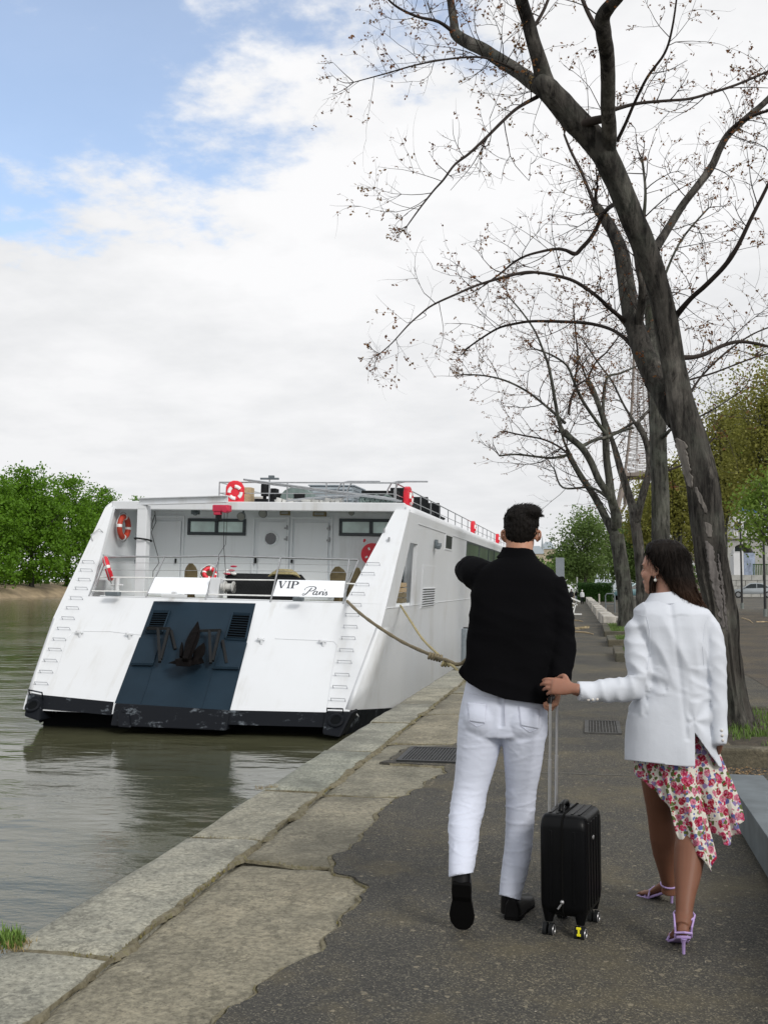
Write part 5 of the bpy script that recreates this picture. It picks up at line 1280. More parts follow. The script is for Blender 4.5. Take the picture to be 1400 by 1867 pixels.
def bare_tree(name, label, Y, trunk, limbs, bark, seed, lsize=0.05, leafp=0.3, dens=1.0, tw=(0.5, 1.3), n=14, flare=(0.6, 0.35), group='bare trees along the quay path', amp=0.06, grav=0.25, leaf='leafred', rt=0.007):
    r = random.Random(seed); tp = limb_path(trunk, Y)
    root = thing(name, label, 'tree', (tp[0][0].x, tp[0][0].y, 0), group)
    mb = MB(); rough_tube(mb, spath(tp, 7 if amp < 0.065 else 16), n + 6 if amp < 0.065 else 56, amp, seed, flare, 0.0 if amp < 0.065 else 0.36); mb.build('trunk', M[bark], root, ang=70)
    tmb = MB(); lf = MB()
    for l_ in limbs:
        sp_ = spath(limb_path(l_, Y), 5); big = max(r_ for p, r_ in sp_) > 0.045
        lm = MB(); rough_tube(lm, sp_, n if big else 8, amp if big else 0.03, seed + 1)
        lm.build('limb', M[bark if big else 'twig'], root, ang=70)
        tot = 0
        for i in range(1, len(sp_)):
            p, r_ = sp_[i]; ds = (sp_[i][0] - sp_[i - 1][0]).length; thin = r_ < 0.05
            if r_ > 0.16: continue
            want = ds * (5.0 if thin else 1.9) * dens
            while want > 0:
                if r.random() < want:
                    base = (sp_[i][0] - sp_[i - 1][0]).normalized(); sd_ = Vector((r.gauss(0, 1), r.gauss(0, 1), r.gauss(0.2, 0.8))); sd_ = (sd_ - base * sd_.dot(base)).normalized()
                    q = sp_[i - 1][0].lerp(p, r.random())
                    twig(tmb, lf, q, base * 0.55 + sd_ * 0.9, r.uniform(*tw), min(r_ * 0.5, rt * r.uniform(0.8, 1.6)), r, 2, grav, leafp, lsize)
                want -= 1
        e, er = sp_[-1]; base = (sp_[-1][0] - sp_[-3][0]).normalized()
        if er < 0.04:
            for k in range(3): twig(tmb, lf, e, base + Vector((r.gauss(0, 0.5), r.gauss(0, 0.5), r.gauss(0, 0.4))), r.uniform(*tw) * 0.4, max(0.005, er * 0.7), r, 2, grav, leafp, lsize)
    t_ = tmb.build('twigs', M['twig'], root, ang=80, fixn=False); t_['kind'] = 'stuff'
    l2 = lf.build('leaves', M[leaf], root, smooth=False, fixn=False); l2['kind'] = 'stuff'
    return root, tp
# ---- the big leaning tree
T1 = 10.6
trunk1 = [(1333, 1362, 84, 0), (1331, 1320, 70, 0), (1325, 1250, 62, 0), (1318, 1180, 59, 0), (1311, 1101, 58, 0), (1300, 1040, 58, 0), (1289, 969, 58, 0), (1278, 880, 58, 0), (1262, 820, 56, 0), (1248, 771, 54, 0), (1236, 715, 47, 0), (1226, 656, 43, 0), (1204, 540, 42, -0.1), (1177, 457, 42, -0.2), (1152, 398, 42, -0.3), (1130, 343, 43, -0.4), (1104, 286, 44, -0.5), (1076, 248, 45, -0.55), (1051, 222, 45, -0.6), (1025, 193, 44, -0.65), (1000, 165, 42, -0.7), (988, 150, 34, -0.72), (980, 141, 20, -0.73)]
L1 = [
 [(1104, 312, 34, -0.45), (1107, 285, 30, -0.5), (1110, 240, 27, -0.7), (1108, 200, 26, -0.9), (1108, 150, 26, -1.1), (1106, 100, 26, -1.3), (1100, 60, 28, -1.5), (1098, 32, 27, -1.6), (1112, 10, 24, -1.7), (1135, -20, 22, -1.8), (1160, -90, 18, -1.9)],
 [(1000, 168, 40, -0.7), (990, 140, 32, -0.7), (981, 105, 28, -0.8), (970, 70, 25, -0.85), (961, 35, 24, -0.9), (950, 0, 23, -1.0), (935, -60, 20, -1.1), (925, -130, 14, -1.2)],
 [(1002, 168, 38, -0.7), (971, 150, 28, -0.6), (940, 128, 25, -0.4), (908, 108, 24, -0.2), (880, 90, 23, 0), (850, 76, 22, 0.2), (830, 61, 21, 0.3), (827, 40, 16, 0.3), (821, 0, 14, 0.4), (812, -60, 11, 0.5)],
 [(1193, 455, 18, 0), (1215, 420, 15, 0.2), (1246, 371, 14, 0.4), (1274, 335, 14, 0.6), (1297, 303, 14, 0.7), (1312, 270, 13, 0.8), (1328, 244, 13, 0.9), (1360, 215, 12, 1.1), (1400, 180, 11, 1.3), (1450, 120, 8, 1.5)],
 [(1326, 246, 9, 0.9), (1345, 225, 7, 0.7), (1380, 208, 6, 0.5), (1420, 196, 5, 0.3)],
 [(1230, 578, 12, 0), (1258, 545, 9, -0.2), (1286, 520, 9, -0.4), (1320, 485, 9, -0.6), (1343, 451, 8, -0.7), (1370, 395, 7, -0.8), (1400, 335, 6, -0.9), (1430, 260, 4, -1)],
 [(1240, 652, 11, 0), (1265, 651, 8, 0.1), (1286, 645, 8, 0.2), (1302, 637, 7.5, 0.3), (1320, 629, 7, 0.4), (1345, 623, 6.5, 0.5), (1375, 626, 6, 0.6), (1410, 634, 5, 0.7), (1450, 640, 4, 0.8)],
 [(980, 176, 8, -0.6), (943, 197, 6, -0.8), (915, 222, 6, -1.0), (886, 251, 5.5, -1.1), (855, 280, 5, -1.2), (829, 300, 4.5, -1.3), (808, 328, 4, -1.4), (790, 348, 3.5, -1.4), (765, 380, 3, -1.5), (742, 412, 2.2, -1.5)],
 [(940, 128, 5, -0.4), (905, 112, 4.5, -0.9), (870, 104, 4, -1.2), (815, 108, 3.5, -1.4), (760, 118, 3, -1.6), (700, 135, 2.4, -1.7), (645, 150, 1.8, -1.8)],
 [(1118, 200, 8, -0.8), (1160, 189, 6, -0.6), (1210, 184, 5.5, -0.4), (1257, 180, 5, -0.2), (1300, 168, 5, 0), (1343, 154, 4.5, 0.2), (1400, 130, 4, 0.4)],
 [(1124, 258, 7, -0.5), (1140, 225, 6, -0.6), (1155, 190, 5.5, -0.7), (1180, 140, 5, -0.9), (1211, 97, 4.5, -1), (1225, 50, 4, -1.1), (1235, -20, 3, -1.2)],
 [(1092, 60, 10, -1.4), (1070, 20, 8, -1.3), (1050, -30, 6, -1.2)], [(966, 60, 8, -0.85), (990, 20, 6, -0.7), (1010, -30, 5, -0.6)],
 [(830, 62, 8, 0.3), (800, 40, 6, 0.1), (760, 30, 5, -0.2), (720, 10, 4, -0.5), (690, -20, 3, -0.7)],
 [(1040, 235, 16, -0.62), (1075, 222, 17, -0.7), (1104, 216, 16, -0.8)],
 [(1245, 740, 6, 0), (1275, 690, 4, 0.2), (1320, 645, 4, 0.4), (1370, 610, 3, 0.6), (1420, 590, 2.5, 0.7)],
 # lichen green second stem that leaves the trunk low down
 [(1232, 772, 30, 0.12), (1217, 742, 36, 0.2), (1204, 708, 40, 0.32), (1190, 680, 41, 0.42), (1177, 655, 40, 0.5), (1164, 618, 37, 0.6), (1152, 580, 35, 0.7), (1144, 540, 31, 0.8), (1138, 500, 29, 0.9), (1131, 457, 26, 1), (1119, 428, 23, 1.1), (1106, 405, 21, 1.15), (1094, 388, 20, 1.2), (1086, 376, 18, 1.2)],
 [(1160, 600, 18, 0.62), (1168, 560, 16, 0.5), (1170, 520, 14, 0.4), (1163, 490, 11, 0.4), (1155, 450, 6, 0.5), (1146, 425, 4, 0.6)],
 [(1087, 384, 12, 1.2), (1076, 355, 6, 1.3), (1060, 315, 5.5, 1.5), (1040, 275, 5, 1.7), (1028, 245, 4, 1.8)],
 [(1088, 380, 10, 1.2), (1085, 360, 6, 1.1), (1089, 340, 5, 1.0)],
 [(1120, 372, 9, -0.1), (1108, 380, 8, 0.4), (1097, 394, 8, 0.7), (1086, 418, 8, 0.8), (1074, 437, 8, 0.8), (1060, 452, 8, 0.8), (1048, 463, 8, 0.8), (1030, 456, 6, 0.7), (1011, 454, 5.5, 0.6), (985, 459, 5, 0.5), (960, 466, 4.5, 0.4), (937, 478, 4, 0.3), (910, 500, 3.5, 0.2), (880, 522, 3, 0.1)],
 [(1148, 592, 12, 0.7), (1130, 578, 8, 0.6), (1112, 563, 7.5, 0.4), (1093, 545, 7, 0.2), (1074, 530, 7, 0), (1045, 512, 6.5, -0.3), (1011, 502, 6, -0.5), (980, 497, 5.5, -0.6), (954, 497, 5.5, -0.7), (909, 508, 5, -0.9), (870, 520, 4.5, -1), (830, 537, 4, -1.2), (789, 556, 3.5, -1.3), (765, 574, 3, -1.4), (743, 594, 2.8, -1.5), (715, 625, 2.2, -1.5), (692, 645, 1.8, -1.5)],
 [(1155, 634, 10, 0.6), (1135, 614, 7, 0.8), (1112, 600, 6.5, 1.0), (1085, 592, 6, 1.2), (1057, 588, 6, 1.3), (1010, 586, 5.5, 1.5), (966, 586, 5, 1.6), (935, 591, 4.5, 1.7), (909, 598, 4, 1.8), (880, 615, 3.5, 1.9), (850, 636, 3, 2)],
]
big, tp1 = bare_tree('leaning_tree', 'big leaning tree with peeling dark trunk right of the woman', T1, trunk1, L1, 'bark', 11, 0.031, 0.17, 1.35, (0.22, 0.70), amp=0.07, rt=0.0046)
trunk_me = [q for q in big.children if q.name.startswith('trunk')][0].data
# bare patches where the bark has come away: pale wood let into the trunk's near side
def bare_patch(px_poly, tp, Y, seed):
    """a shallow plate of bare wood that follows the near face of the trunk"""
    sp_ = spath(tp, 7); rows = []; fine = []; bvt = BVHTree.FromPolygons([Vector(v.co) + ORG[big.name] for v in trunk_me.vertices], [tuple(p_.vertices) for p_ in trunk_me.polygons])
    for (ya, la, ra2), (yb, lb2, rb3) in zip(px_poly[:-1], px_poly[1:]):
        k_ = max(1, int((yb - ya) / 2.5))
        for q in range(k_):
            u = q / k_; yy = ya + (yb - ya) * u; wd = (ra2 - la) * (1 - u) + (rb3 - lb2) * u; amp_ = min(5.0, wd * 0.7)
            fine.append((yy, la + (lb2 - la) * u + amp_ * mnoise.noise(Vector((yy * 0.12, seed, 1))) + amp_ * 0.25 * mnoise.noise(Vector((yy * 0.5, seed, 4))), ra2 + (rb3 - ra2) * u + amp_ * mnoise.noise(Vector((yy * 0.12, seed, 7))) + amp_ * 0.25 * mnoise.noise(Vector((yy * 0.45, seed, 9)))))
    for (y, xl, xr) in fine + [px_poly[-1]]:
        row = []
        for k in range(7):
            u = k / 6; x = xl + (xr - xl) * u + 1.2 * mnoise.noise(Vector((y * 0.2, u * 3, seed)))
            d = ray(x, y).normalized(); h_ = bvt.ray_cast(EYEP, d)[0]; best = ((h_ - EYEP).length - 0.006) if h_ is not None else ((rows[-1][k] - EYEP).length if rows else (tp[6][0] - EYEP).length)
            row.append(EYEP + d * best)
        rows.append(row)
    return rows
def patch_build(px_poly, seed, m='barewood'):
    rows = bare_patch(px_poly, tp1, T1, seed); mb = MB().rings(rows, cap=False, closed=False)
    o = mb.build('bare_wood', M[m], big, ang=80); s_ = o.modifiers.new('thick', 'SOLIDIFY'); s_.thickness = 0.012; s_.offset = -1
patch_build([(800, 1231, 1234), (806, 1232, 1248), (815, 1234, 1252), (830, 1238, 1253), (845, 1243, 1256), (860, 1246, 1259), (875, 1250, 1262), (885, 1255, 1263), (889, 1258, 1262)], 1)
patch_build([(888, 1266, 1269), (900, 1268, 1276), (912, 1273, 1281), (925, 1279, 1287), (936, 1284, 1288)], 2)
patch_build([(952, 1284, 1288), (958, 1284, 1298), (968, 1287, 1298), (980, 1291, 1296)], 3)
patch_build([(986, 1284, 1290), (1000, 1284, 1303), (1020, 1286, 1307), (1045, 1292, 1311), (1070, 1298, 1316), (1095, 1305, 1319), (1120, 1312, 1323), (1150, 1318, 1325), (1175, 1322, 1326)], 4, 'bark2') if False else None
M['weatherwood'] = mat('grey_weathered_wood', (0.115, 0.105, 0.10), 0.9, var=0.45, scale=6, bmp=0.8, bscale=10, bdist=0.03, stretch=(4, 4, 0.35))
patch_build([(986, 1285, 1289), (1000, 1285, 1300), (1020, 1288, 1303), (1045, 1292, 1308), (1070, 1298, 1313), (1095, 1304, 1316), (1120, 1310, 1318), (1145, 1316, 1321)], 4, 'weatherwood')
patch_build([(1010, 1307, 1309), (1030, 1309, 1313), (1060, 1313, 1317), (1090, 1317, 1321), (1120, 1320, 1324), (1150, 1324, 1326)], 5, 'weatherwood')
# ---- straight tree behind the woman
T2 = 21.6
trunk2 = [(1206, 1205, 40, 0), (1206, 1120, 36, 0), (1205, 1050, 34, 0), (1204, 980, 33, 0), (1203, 900, 32, 0), (1200, 830, 30, 0), (1199, 760, 29, 0), (1198, 700, 28, 0.1), (1192, 640, 26, 0.2), (1187, 590, 22, 0.3), (1181, 540, 17, 0.4), (1178, 480, 13, 0.5)]
L2 = [[(1200, 800, 12, 0), (1215, 790, 7, -0.3), (1228, 780, 5, -0.4), (1290, 752, 3, -0.8), (1340, 720, 2.5, -1)],
      [(1203, 860, 8, 0), (1225, 855, 4, 0.4), (1260, 838, 3.5, 0.6), (1300, 800, 3, 0.8)],
      [(1178, 480, 11, 0.5), (1172, 420, 8, 0.6), (1176, 350, 5, 0.7), (1170, 290, 4, 0.8)], [(1186, 590, 8, 0.3), (1205, 520, 5, 0.9), (1240, 440, 4, 1.2), (1290, 380, 3, 1.5)],
      [(1195, 720, 10, 0.1), (1178, 700, 8, -0.2), (1172, 660, 6, -0.3), (1150, 610, 5, -0.5), (1120, 570, 3.5, -0.8)],
      [(1196, 745, 7, 0), (1240, 700, 4, 0.6), (1300, 680, 3.5, 0.8), (1380, 650, 3, 1), (1430, 640, 2.5, 1.2)]]
bare_tree('straight_tree', 'straight grey trunk standing behind the woman with few low branches', T2, trunk2, L2, 'barkgrey', 22, 0.05, 0.15, 0.6, (0.7, 1.8), rt=0.011, amp=0.04)
# ---- many stemmed tree
Z7 = lambda x, y, w_, d=0: (860 + x / 2.593, 540 + y / 2.593, w_, d)
T3 = 32.5
trunk3 = [(1144, 1163, 38, 0), (1143, 1140, 33, 0), (1141, 1110, 30, 0), (1138, 1075, 28, 0), (1133, 1040, 27, 0), (1128, 1005, 26, 0), (1123, 975, 26, 0)]
L3 = [[Z7(690, 1150, 20), Z7(645, 1075, 15, 0.2), Z7(600, 985, 13, 0.4), Z7(555, 910, 12, 0.5), Z7(520, 860, 11, 0.6), Z7(485, 800, 10, 0.6), Z7(455, 745, 10, 0.6)],
      [Z7(470, 760, 6, 0.6), Z7(440, 700, 4.5, 0.7), Z7(425, 650, 4.5, 0.7)], [Z7(455, 750, 6, 0.6), Z7(380, 765, 4.5, 0.4), Z7(300, 758, 4, 0.2), Z7(210, 748, 3.5, 0), Z7(130, 755, 3, -0.2)],
      [Z7(455, 745, 5, 0.6), Z7(400, 705, 3.5, 0.8), Z7(330, 675, 3.2, 1), Z7(250, 660, 3, 1.2), Z7(160, 640, 2.5, 1.3)],
      [Z7(682, 1090, 20), Z7(672, 1000, 16, -0.3), Z7(640, 930, 14, -0.5), Z7(600, 870, 13, -0.6), Z7(560, 780, 12, -0.7), Z7(520, 718, 12, -0.8), Z7(470, 675, 12, -0.9), Z7(432, 640, 13, -1)],
      [Z7(428, 640, 9, -1), Z7(410, 590, 7, -1.1), Z7(395, 510, 6.5, -1.2), Z7(380, 420, 6, -1.3), Z7(362, 330, 5, -1.4), Z7(345, 280, 4.5, -1.5), Z7(300, 170, 3.5, -1.6), Z7(240, 80, 3, -1.7), Z7(180, 10, 2.5, -1.8)],
      [Z7(440, 600, 6, -1), Z7(350, 520, 4.5, -0.6), Z7(260, 450, 4, -0.3), Z7(160, 400, 3.5, 0), Z7(60, 376, 3, 0.2), Z7(-40, 370, 2.4, 0.4)],
      [Z7(690, 1060, 18, 0.2), Z7(660, 960, 16, 0.2), Z7(648, 860, 14, 0.2), Z7(635, 760, 13, 0.2), Z7(632, 680, 13, 0.1), Z7(625, 600, 11, 0.1), Z7(600, 520, 9, 0), Z7(570, 440, 10, 0), Z7(545, 398, 10, 0)],
      [Z7(632, 650, 8, 0), Z7(580, 580, 6, -0.3), Z7(520, 490, 6, -0.6), Z7(480, 400, 5, -0.8), Z7(450, 330, 4, -1), Z7(380, 280, 3.5, -1.2), Z7(300, 250, 3, -1.3)],
      [Z7(620, 560, 6, 0.2), Z7(622, 480, 5.5, 0.4), Z7(640, 385, 5, 0.5), Z7(700, 365, 4, 0.7), Z7(780, 330, 3.5, 0.9)],
      [Z7(520, 710, 7, -0.8), Z7(580, 680, 6, -0.4), Z7(640, 665, 6, 0), Z7(700, 640, 5.5, 0.3), Z7(760, 622, 5, 0.5)],
      [Z7(480, 430, 4, -0.8), Z7(500, 300, 3.5, -0.7), Z7(490, 180, 3, -0.6), Z7(480, 60, 2.5, -0.5)], [Z7(545, 398, 4, 0), Z7(580, 320, 3.5, 0.2), Z7(640, 260, 3, 0.5), Z7(700, 180, 2.5, 0.8)],
      [Z7(455, 560, 5, -1), Z7(470, 480, 4.5, -1), Z7(500, 420, 4, -0.9)], [Z7(640, 950, 7, 0), Z7(560, 905, 4, 0.4), Z7(430, 905, 3.5, 0.8), Z7(390, 820, 3, 1)]]
bare_tree('many_stemmed_tree', 'bare tree forking low into many stems left of the straight trunk', T3, trunk3, L3, 'barkgrey', 33, 0.06, 0.2, 0.62, (0.7, 1.9), rt=0.012, amp=0.05)
T4 = 43
trunk4 = [(1172, 1133, 28, 0), (1171, 1100, 24, 0), (1169, 1050, 21, 0), (1165, 1010, 20, 0), (1160, 970, 19, 0), (1157, 950, 19, 0)]
L4 = [[Z7(768, 1075, 17), Z7(758, 1000, 15, 0.2), Z7(735, 920, 14, 0.4), Z7(705, 830, 13, 0.5), Z7(680, 740, 11, 0.6), Z7(655, 660, 8, 0.7), Z7(620, 560, 5, 0.8), Z7(560, 440, 4, 0.9), Z7(520, 330, 3, 1)],
      [Z7(775, 1075, 16), Z7(790, 1000, 15, -0.3), Z7(815, 910, 14, -0.5), Z7(838, 820, 13, -0.6), Z7(835, 740, 12, -0.7), Z7(812, 660, 11, -0.8), Z7(775, 595, 12, -0.9)],
      [Z7(840, 760, 10, -0.6), Z7(850, 660, 9, -0.5), Z7(845, 560, 8, -0.4), Z7(840, 450, 7, -0.3), Z7(835, 360, 5, -0.2)],
      [Z7(780, 600, 7, -0.9), Z7(830, 545, 5, -0.7), Z7(850, 525, 5, -0.6)], [Z7(770, 600, 6, -0.9), Z7(720, 520, 4, -0.7), Z7(660, 400, 3.5, -0.5), Z7(600, 320, 3, -0.3), Z7(520, 200, 2.5, 0)],
      [Z7(770, 595, 5, -0.9), Z7(690, 640, 4, -0.4), Z7(640, 670, 4, 0)]]
bare_tree('forked_tree', 'dark forked tree standing behind the many stemmed one', T4, trunk4, L4, 'bark', 44, 0.07, 0.2, 0.7, (0.8, 2.2), rt=0.014, amp=0.04)

# ---- leafy crowns: thousands of separate leaf faces in uneven clumps over limbs
def crown(lf, r, c, rad, n_clump, per, ls, clump_r, shell=0.55, squash=None, low=None):
    c = Vector(c); k = 0
    while k < n_clump:
        d = Vector((r.gauss(0, 1), r.gauss(0, 1), r.gauss(0, 1))).normalized()
        g = 1 + 0.42 * mnoise.noise(d * 1.8 + c * 0.13) + 0.2 * mnoise.noise(d * 4.5 + c * 0.3)
        u = (shell + (1 - shell) * r.random() ** 0.7) * g
        q = c + Vector((d.x * rad[0], d.y * rad[1], d.z * rad[2])) * u
        if low is not None and q.z < low + r.random() * 0.8: 
            k += 0.34; continue
        cr2 = clump_r * r.uniform(0.55, 1.25); k += 1
        for i in range(per):
            o = Vector((r.gauss(0, 1), r.gauss(0, 1), r.gauss(0, 0.7))) * cr2 * 0.5 + q
            a = Vector((r.gauss(0, 1), r.gauss(0, 1), r.gauss(0, 1) - 0.2)).normalized(); b2 = Matrix.Rotation(r.uniform(0, 6.28), 3, a) @ a.orthogonal().normalized(); s = ls * r.uniform(0.6, 1.4)
            lf.add([o, o + a * s * 0.5 + b2 * s * 0.36, o + a * s, o + a * s * 0.5 - b2 * s * 0.36], [(0, 1, 2, 3)])
def leafy_tree(name, label, base, h, crowns, leaf, bark, seed, n_clump, per, ls, clump_r, r0=0.3, group=None, shell=0.55, nl=9, low=None, fork=0.35):
    r = random.Random(seed); base = Vector(base); root = thing(name, label, 'tree', base, group)
    tr = MB(); top = base + Vector((r.gauss(0, 0.3), r.gauss(0, 0.3), h * fork))
    rough_tube(tr, spath([(base - Vector((0, 0, 0.2)), r0 * 1.25), (base.lerp(top, 0.3), r0), (base.lerp(top, 0.7), r0 * 0.85), (top, r0 * 0.75)], 4), 12, 0.05, seed)
    tr.build('trunk', M[bark], root, ang=70)
    lb_ = MB()
    for i in range(nl):
        c, rad = crowns[i % len(crowns)]; c = Vector(c)
        d = Vector((r.gauss(0, 1), r.gauss(0, 1), abs(r.gauss(0.6, 0.6)))).normalized(); e = c + Vector((d.x * rad[0], d.y * rad[1], d.z * rad[2])) * 0.8
        st_ = base.lerp(top, r.uniform(0.7, 1.0)); m_ = st_.lerp(e, 0.45) + Vector((0, 0, (e - st_).length * 0.08))
        path_ = spath([(st_, r0 * 0.42), (m_, r0 * 0.25), (e, r0 * 0.05)], 5); lb_.tube([p for p, q in path_], [q for p, q in path_], 6)
        for k in range(3):
            q, qr = path_[r.randint(4, len(path_) - 2)]; ee = q + Vector((r.gauss(0, 1), r.gauss(0, 1), abs(r.gauss(0.3, 0.8)))).normalized() * rad[0] * r.uniform(0.3, 0.6)
            lb_.tube([q, q.lerp(ee, 0.5) + Vector((0, 0, 0.1)), ee], [qr * 0.6, qr * 0.4, qr * 0.12], 5)
    l_ = lb_.build('limbs', M[bark], root, ang=70); l_['kind'] = 'stuff'
    lf = MB()
    vol = [rd[0] * rd[1] * rd[2] for c, rd in crowns]; tot = sum(v ** 0.7 for v in vol)
    for (c, rad), v in zip(crowns, vol): crown(lf, r, c, rad, n_clump * v ** 0.7 / tot, per, ls, clump_r, shell, low=low)
    l2 = lf.build('crown', M[leaf], root, smooth=False, fixn=False); l2['kind'] = 'stuff'
    return root
def WP(x, y, Y, z): # point at photo column x, row y at distance Y
    return P(x, y, Y)
# ================================================================== FAR BANK AND BACKGROUND
def PXX(x, y, X):
    d = ray(x, y); return EYEP + d * (X / d.x)
M['bankearth'] = mat('sandy_bank_earth', (0.30, 0.235, 0.15), 0.95, var=0.3, scale=0.4, bmp=0.5, bscale=2, bdist=0.1)
mb = MB(); rows = []
for k, (dx_, z) in enumerate(((0, -1.75), (-0.6, -1.2), (-3, 0.1), (-7, 1.0), (-40, 1.6), (-160, 1.6))):
    rows.append([Vector((-115 + dx_ + 1.5 * mnoise.noise(Vector((y * 0.03, k, 0))), y, z + (0.35 * mnoise.noise(Vector((y * 0.08, k, 3))) if k > 0 else 0))) for y in range(40, 900, 6)])
mb.rings(rows, cap=False, closed=False)
tag(mb.build('river_bank', M['bankearth']), kind='structure')
GB = 'green trees on the far river bank'
bt = [(-30, 856, 0.0, 7.5, 'wide full green tree at the left end of the far bank'), (22, 858, 4, 6.5, 'full green tree second from the left on the far bank'), (58, 852, -1, 7.0, 'tallest full green tree on the far bank'),
      (122, 866, 0, 6.6, 'round full green tree on the far bank left of the last one before the boat'), (178, 886, 2, 6.2, 'lower green tree on the far bank just left of the boat wing'), (250, 909, 6, 6.5, 'green tree top showing above the boat roof edge by the crane')]
for i, (x, ytop, dX, rad, lab) in enumerate(bt):
    b0 = PXX(x, 1080, -121 - dX); h = P(x, ytop, b0.y).z; zb = 0.6; b0 = Vector((b0.x, b0.y, zb))
    cr_ = [((b0.x, b0.y, zb + h * 0.78), (rad * 0.72, rad * 0.72, h * 0.19)), ((b0.x + 1, b0.y - 1, zb + h * 0.53), (rad, rad, h * 0.24)), ((b0.x + 2.0, b0.y - 1.5, zb + h * 0.26), (rad * 0.95, rad * 0.95, h * 0.22)), ((b0.x - 2, b0.y + 2, zb + h * 0.62), (rad * 0.8, rad * 0.8, h * 0.2))]
    leafy_tree('riverside_tree', lab, b0, h, cr_, 'leafgreen', 'bark', 500 + i, 235, 58, 0.60, 2.1, 0.5, GB, shell=0.66, low=0.3 + (0.8 if i % 2 else 0))
mb = MB(); r = random.Random(79)
for i in range(30):
    y = 120 + i * 7; crown(mb, r, (-128 + r.uniform(-3, 2), y, 2.2 + r.uniform(-0.6, 1.0)), (2.5, 4.0, 1.4), 14, 26, 0.6, 1.4, 0.4, low=0.1)
tag(mb.build('bank_shrubs', M['leafgreen'], smooth=False, fixn=False), 'green shrubs growing under the trees along the far bank', 'shrubs', kind='stuff')
# more of the same wood goes on behind the boat: one mass
mb = MB(); r = random.Random(77)
for i in range(9):
    y = 285 + i * 26; crown(mb, r, (-128 + r.uniform(-3, 3), y, 9), (7, 11, 9), 70, 24, 0.9, 3.2, 0.6, low=1.0)
for i in range(5): crown(mb, r, (-127 + r.uniform(-3, 3), 55 + i * 26, 9), (7, 11, 9), 70, 24, 0.9, 3.2, 0.6, low=1.0)
for i in range(34):
    crown(mb, r, (-250 + i * 7.5, 560 + r.uniform(-12, 12), 7 + r.uniform(-2, 3)), (8, 7, 8), 26, 16, 1.6, 4.0, 0.5, low=-1.5)
tag(mb.build('far_wood', M['leafgreen'], smooth=False, fixn=False), 'far green wood along the opposite river bank', 'trees', kind='stuff')

# ---- trees on the right
def tree_px(name, lab, x, Y, ytop, xl, xr, ylow, leaf, bark, seed, n_clump, per, ls, cr2, r0, group, shell=0.5, crowns=None, fork=0.35, nl=10):
    b0 = P(x, 1062, Y); b0.z = 0; h = P(x, ytop, Y).z; zl = P(x, ylow, Y).z
    rx = (P(xr, 1000, Y) - P(xl, 1000, Y)).length / 2; cx_ = P((xl + xr) / 2, 1000, Y).x
    hz_ = (h - zl) / 2
    crs = crowns or [((cx_, Y, zl + hz_), (rx, rx, hz_)), ((cx_ - rx * 0.3, Y + rx * 0.3, zl + hz_ * 0.6), (rx * 0.75, rx * 0.75, hz_ * 0.6)), ((cx_ + rx * 0.2, Y - 0.2 * rx, zl + hz_ * 1.35), (rx * 0.6, rx * 0.6, hz_ * 0.62))]
    return leafy_tree(name, lab, b0, h, crs, leaf, bark, seed, n_clump, per, ls, cr2, r0, group, shell, low=zl * 0.8, fork=fork, nl=nl)
GR = 'leafy trees beyond the car park'
tree_px('small_round_tree', 'round spring green tree at the far end of the path above the hedge', 1064, 88, 930, 1003, 1122, 1066, 'leafspring', 'bark', 601, 380, 34, 0.18, 0.75, 0.16, GR, 0.35, fork=0.25)
tree_px('small_round_tree', 'darker spring green tree behind the many stemmed trunk', 1140, 105, 945, 1098, 1192, 1066, 'leafspring', 'bark', 602, 300, 30, 0.26, 1.0, 0.2, GR, 0.35)
tree_px('plane_tree', 'olive yellow plane tree between the straight trunk and the leaning trunk', 1236, 78, 842, 1178, 1275, 975, 'leafolive', 'barkgrey', 603, 520, 34, 0.19, 1.05, 0.2, GR, 0.2, fork=0.5)
tree_px('plane_tree', 'olive yellow plane tree at far middle behind the straight trunk', 1180, 92, 880, 1140, 1232, 990, 'leafolive', 'barkgrey', 604, 380, 30, 0.22, 1.0, 0.2, GR, 0.2, fork=0.5)
tree_px('plane_tree', 'tall olive plane tree right of the leaning trunk with pale upright limbs', 1318, 56, 720, 1268, 1385, 960, 'leafolive', 'barkgrey', 605, 700, 30, 0.14, 0.9, 0.17, GR, 0.15, fork=0.42, nl=16)
tree_px('plane_tree', 'thin leaved olive plane tree at the right edge of the photo', 1412, 50, 640, 1325, 1480, 950, 'leafolive', 'barkgrey', 606, 760, 24, 0.125, 0.95, 0.17, GR, 0.15, fork=0.45, nl=16)
tree_px('small_green_tree', 'bright green young tree at the right edge of the photo', 1420, 37, 868, 1345, 1490, 1015, 'leafbright', 'bark', 607, 360, 12, 0.12, 0.6, 0.09, GR, 0.0, fork=0.5, crowns=[((P(1428, 950, 37).x, 37, 3.7), (1.2, 1.2, 1.3)), ((P(1385, 960, 37).x, 36.6, 3.3), (0.7, 0.9, 0.75)), ((P(1372, 915, 37).x, 37.4, 4.3), (0.55, 0.8, 0.5)), ((P(1410, 890, 37).x, 37, 4.8), (0.8, 0.8, 0.6))])
tree_px('plane_tree', 'distant olive tree under the crown of the tall plane tree', 1290, 98, 900, 1240, 1330, 1020, 'leafolive', 'barkgrey', 608, 340, 28, 0.22, 1.0, 0.18, GR, 0.2, fork=0.5)
mb = MB(); r = random.Random(78)
for i in range(26):
    x = -14 + i * 5.2; crown(mb, r, (x, 190 + r.uniform(-8, 8), 4.0 + (1.0 if i > 6 else -1.2)), (4.5, 4, 5.0 if i > 6 else 2.6), 40, 20, 0.5, 2.0, 0.5, low=0.2)
tag(mb.build('far_trees', M['leafspring'], smooth=False, fixn=False), 'far spring green trees closing the view at the end of the path', 'trees', kind='stuff')
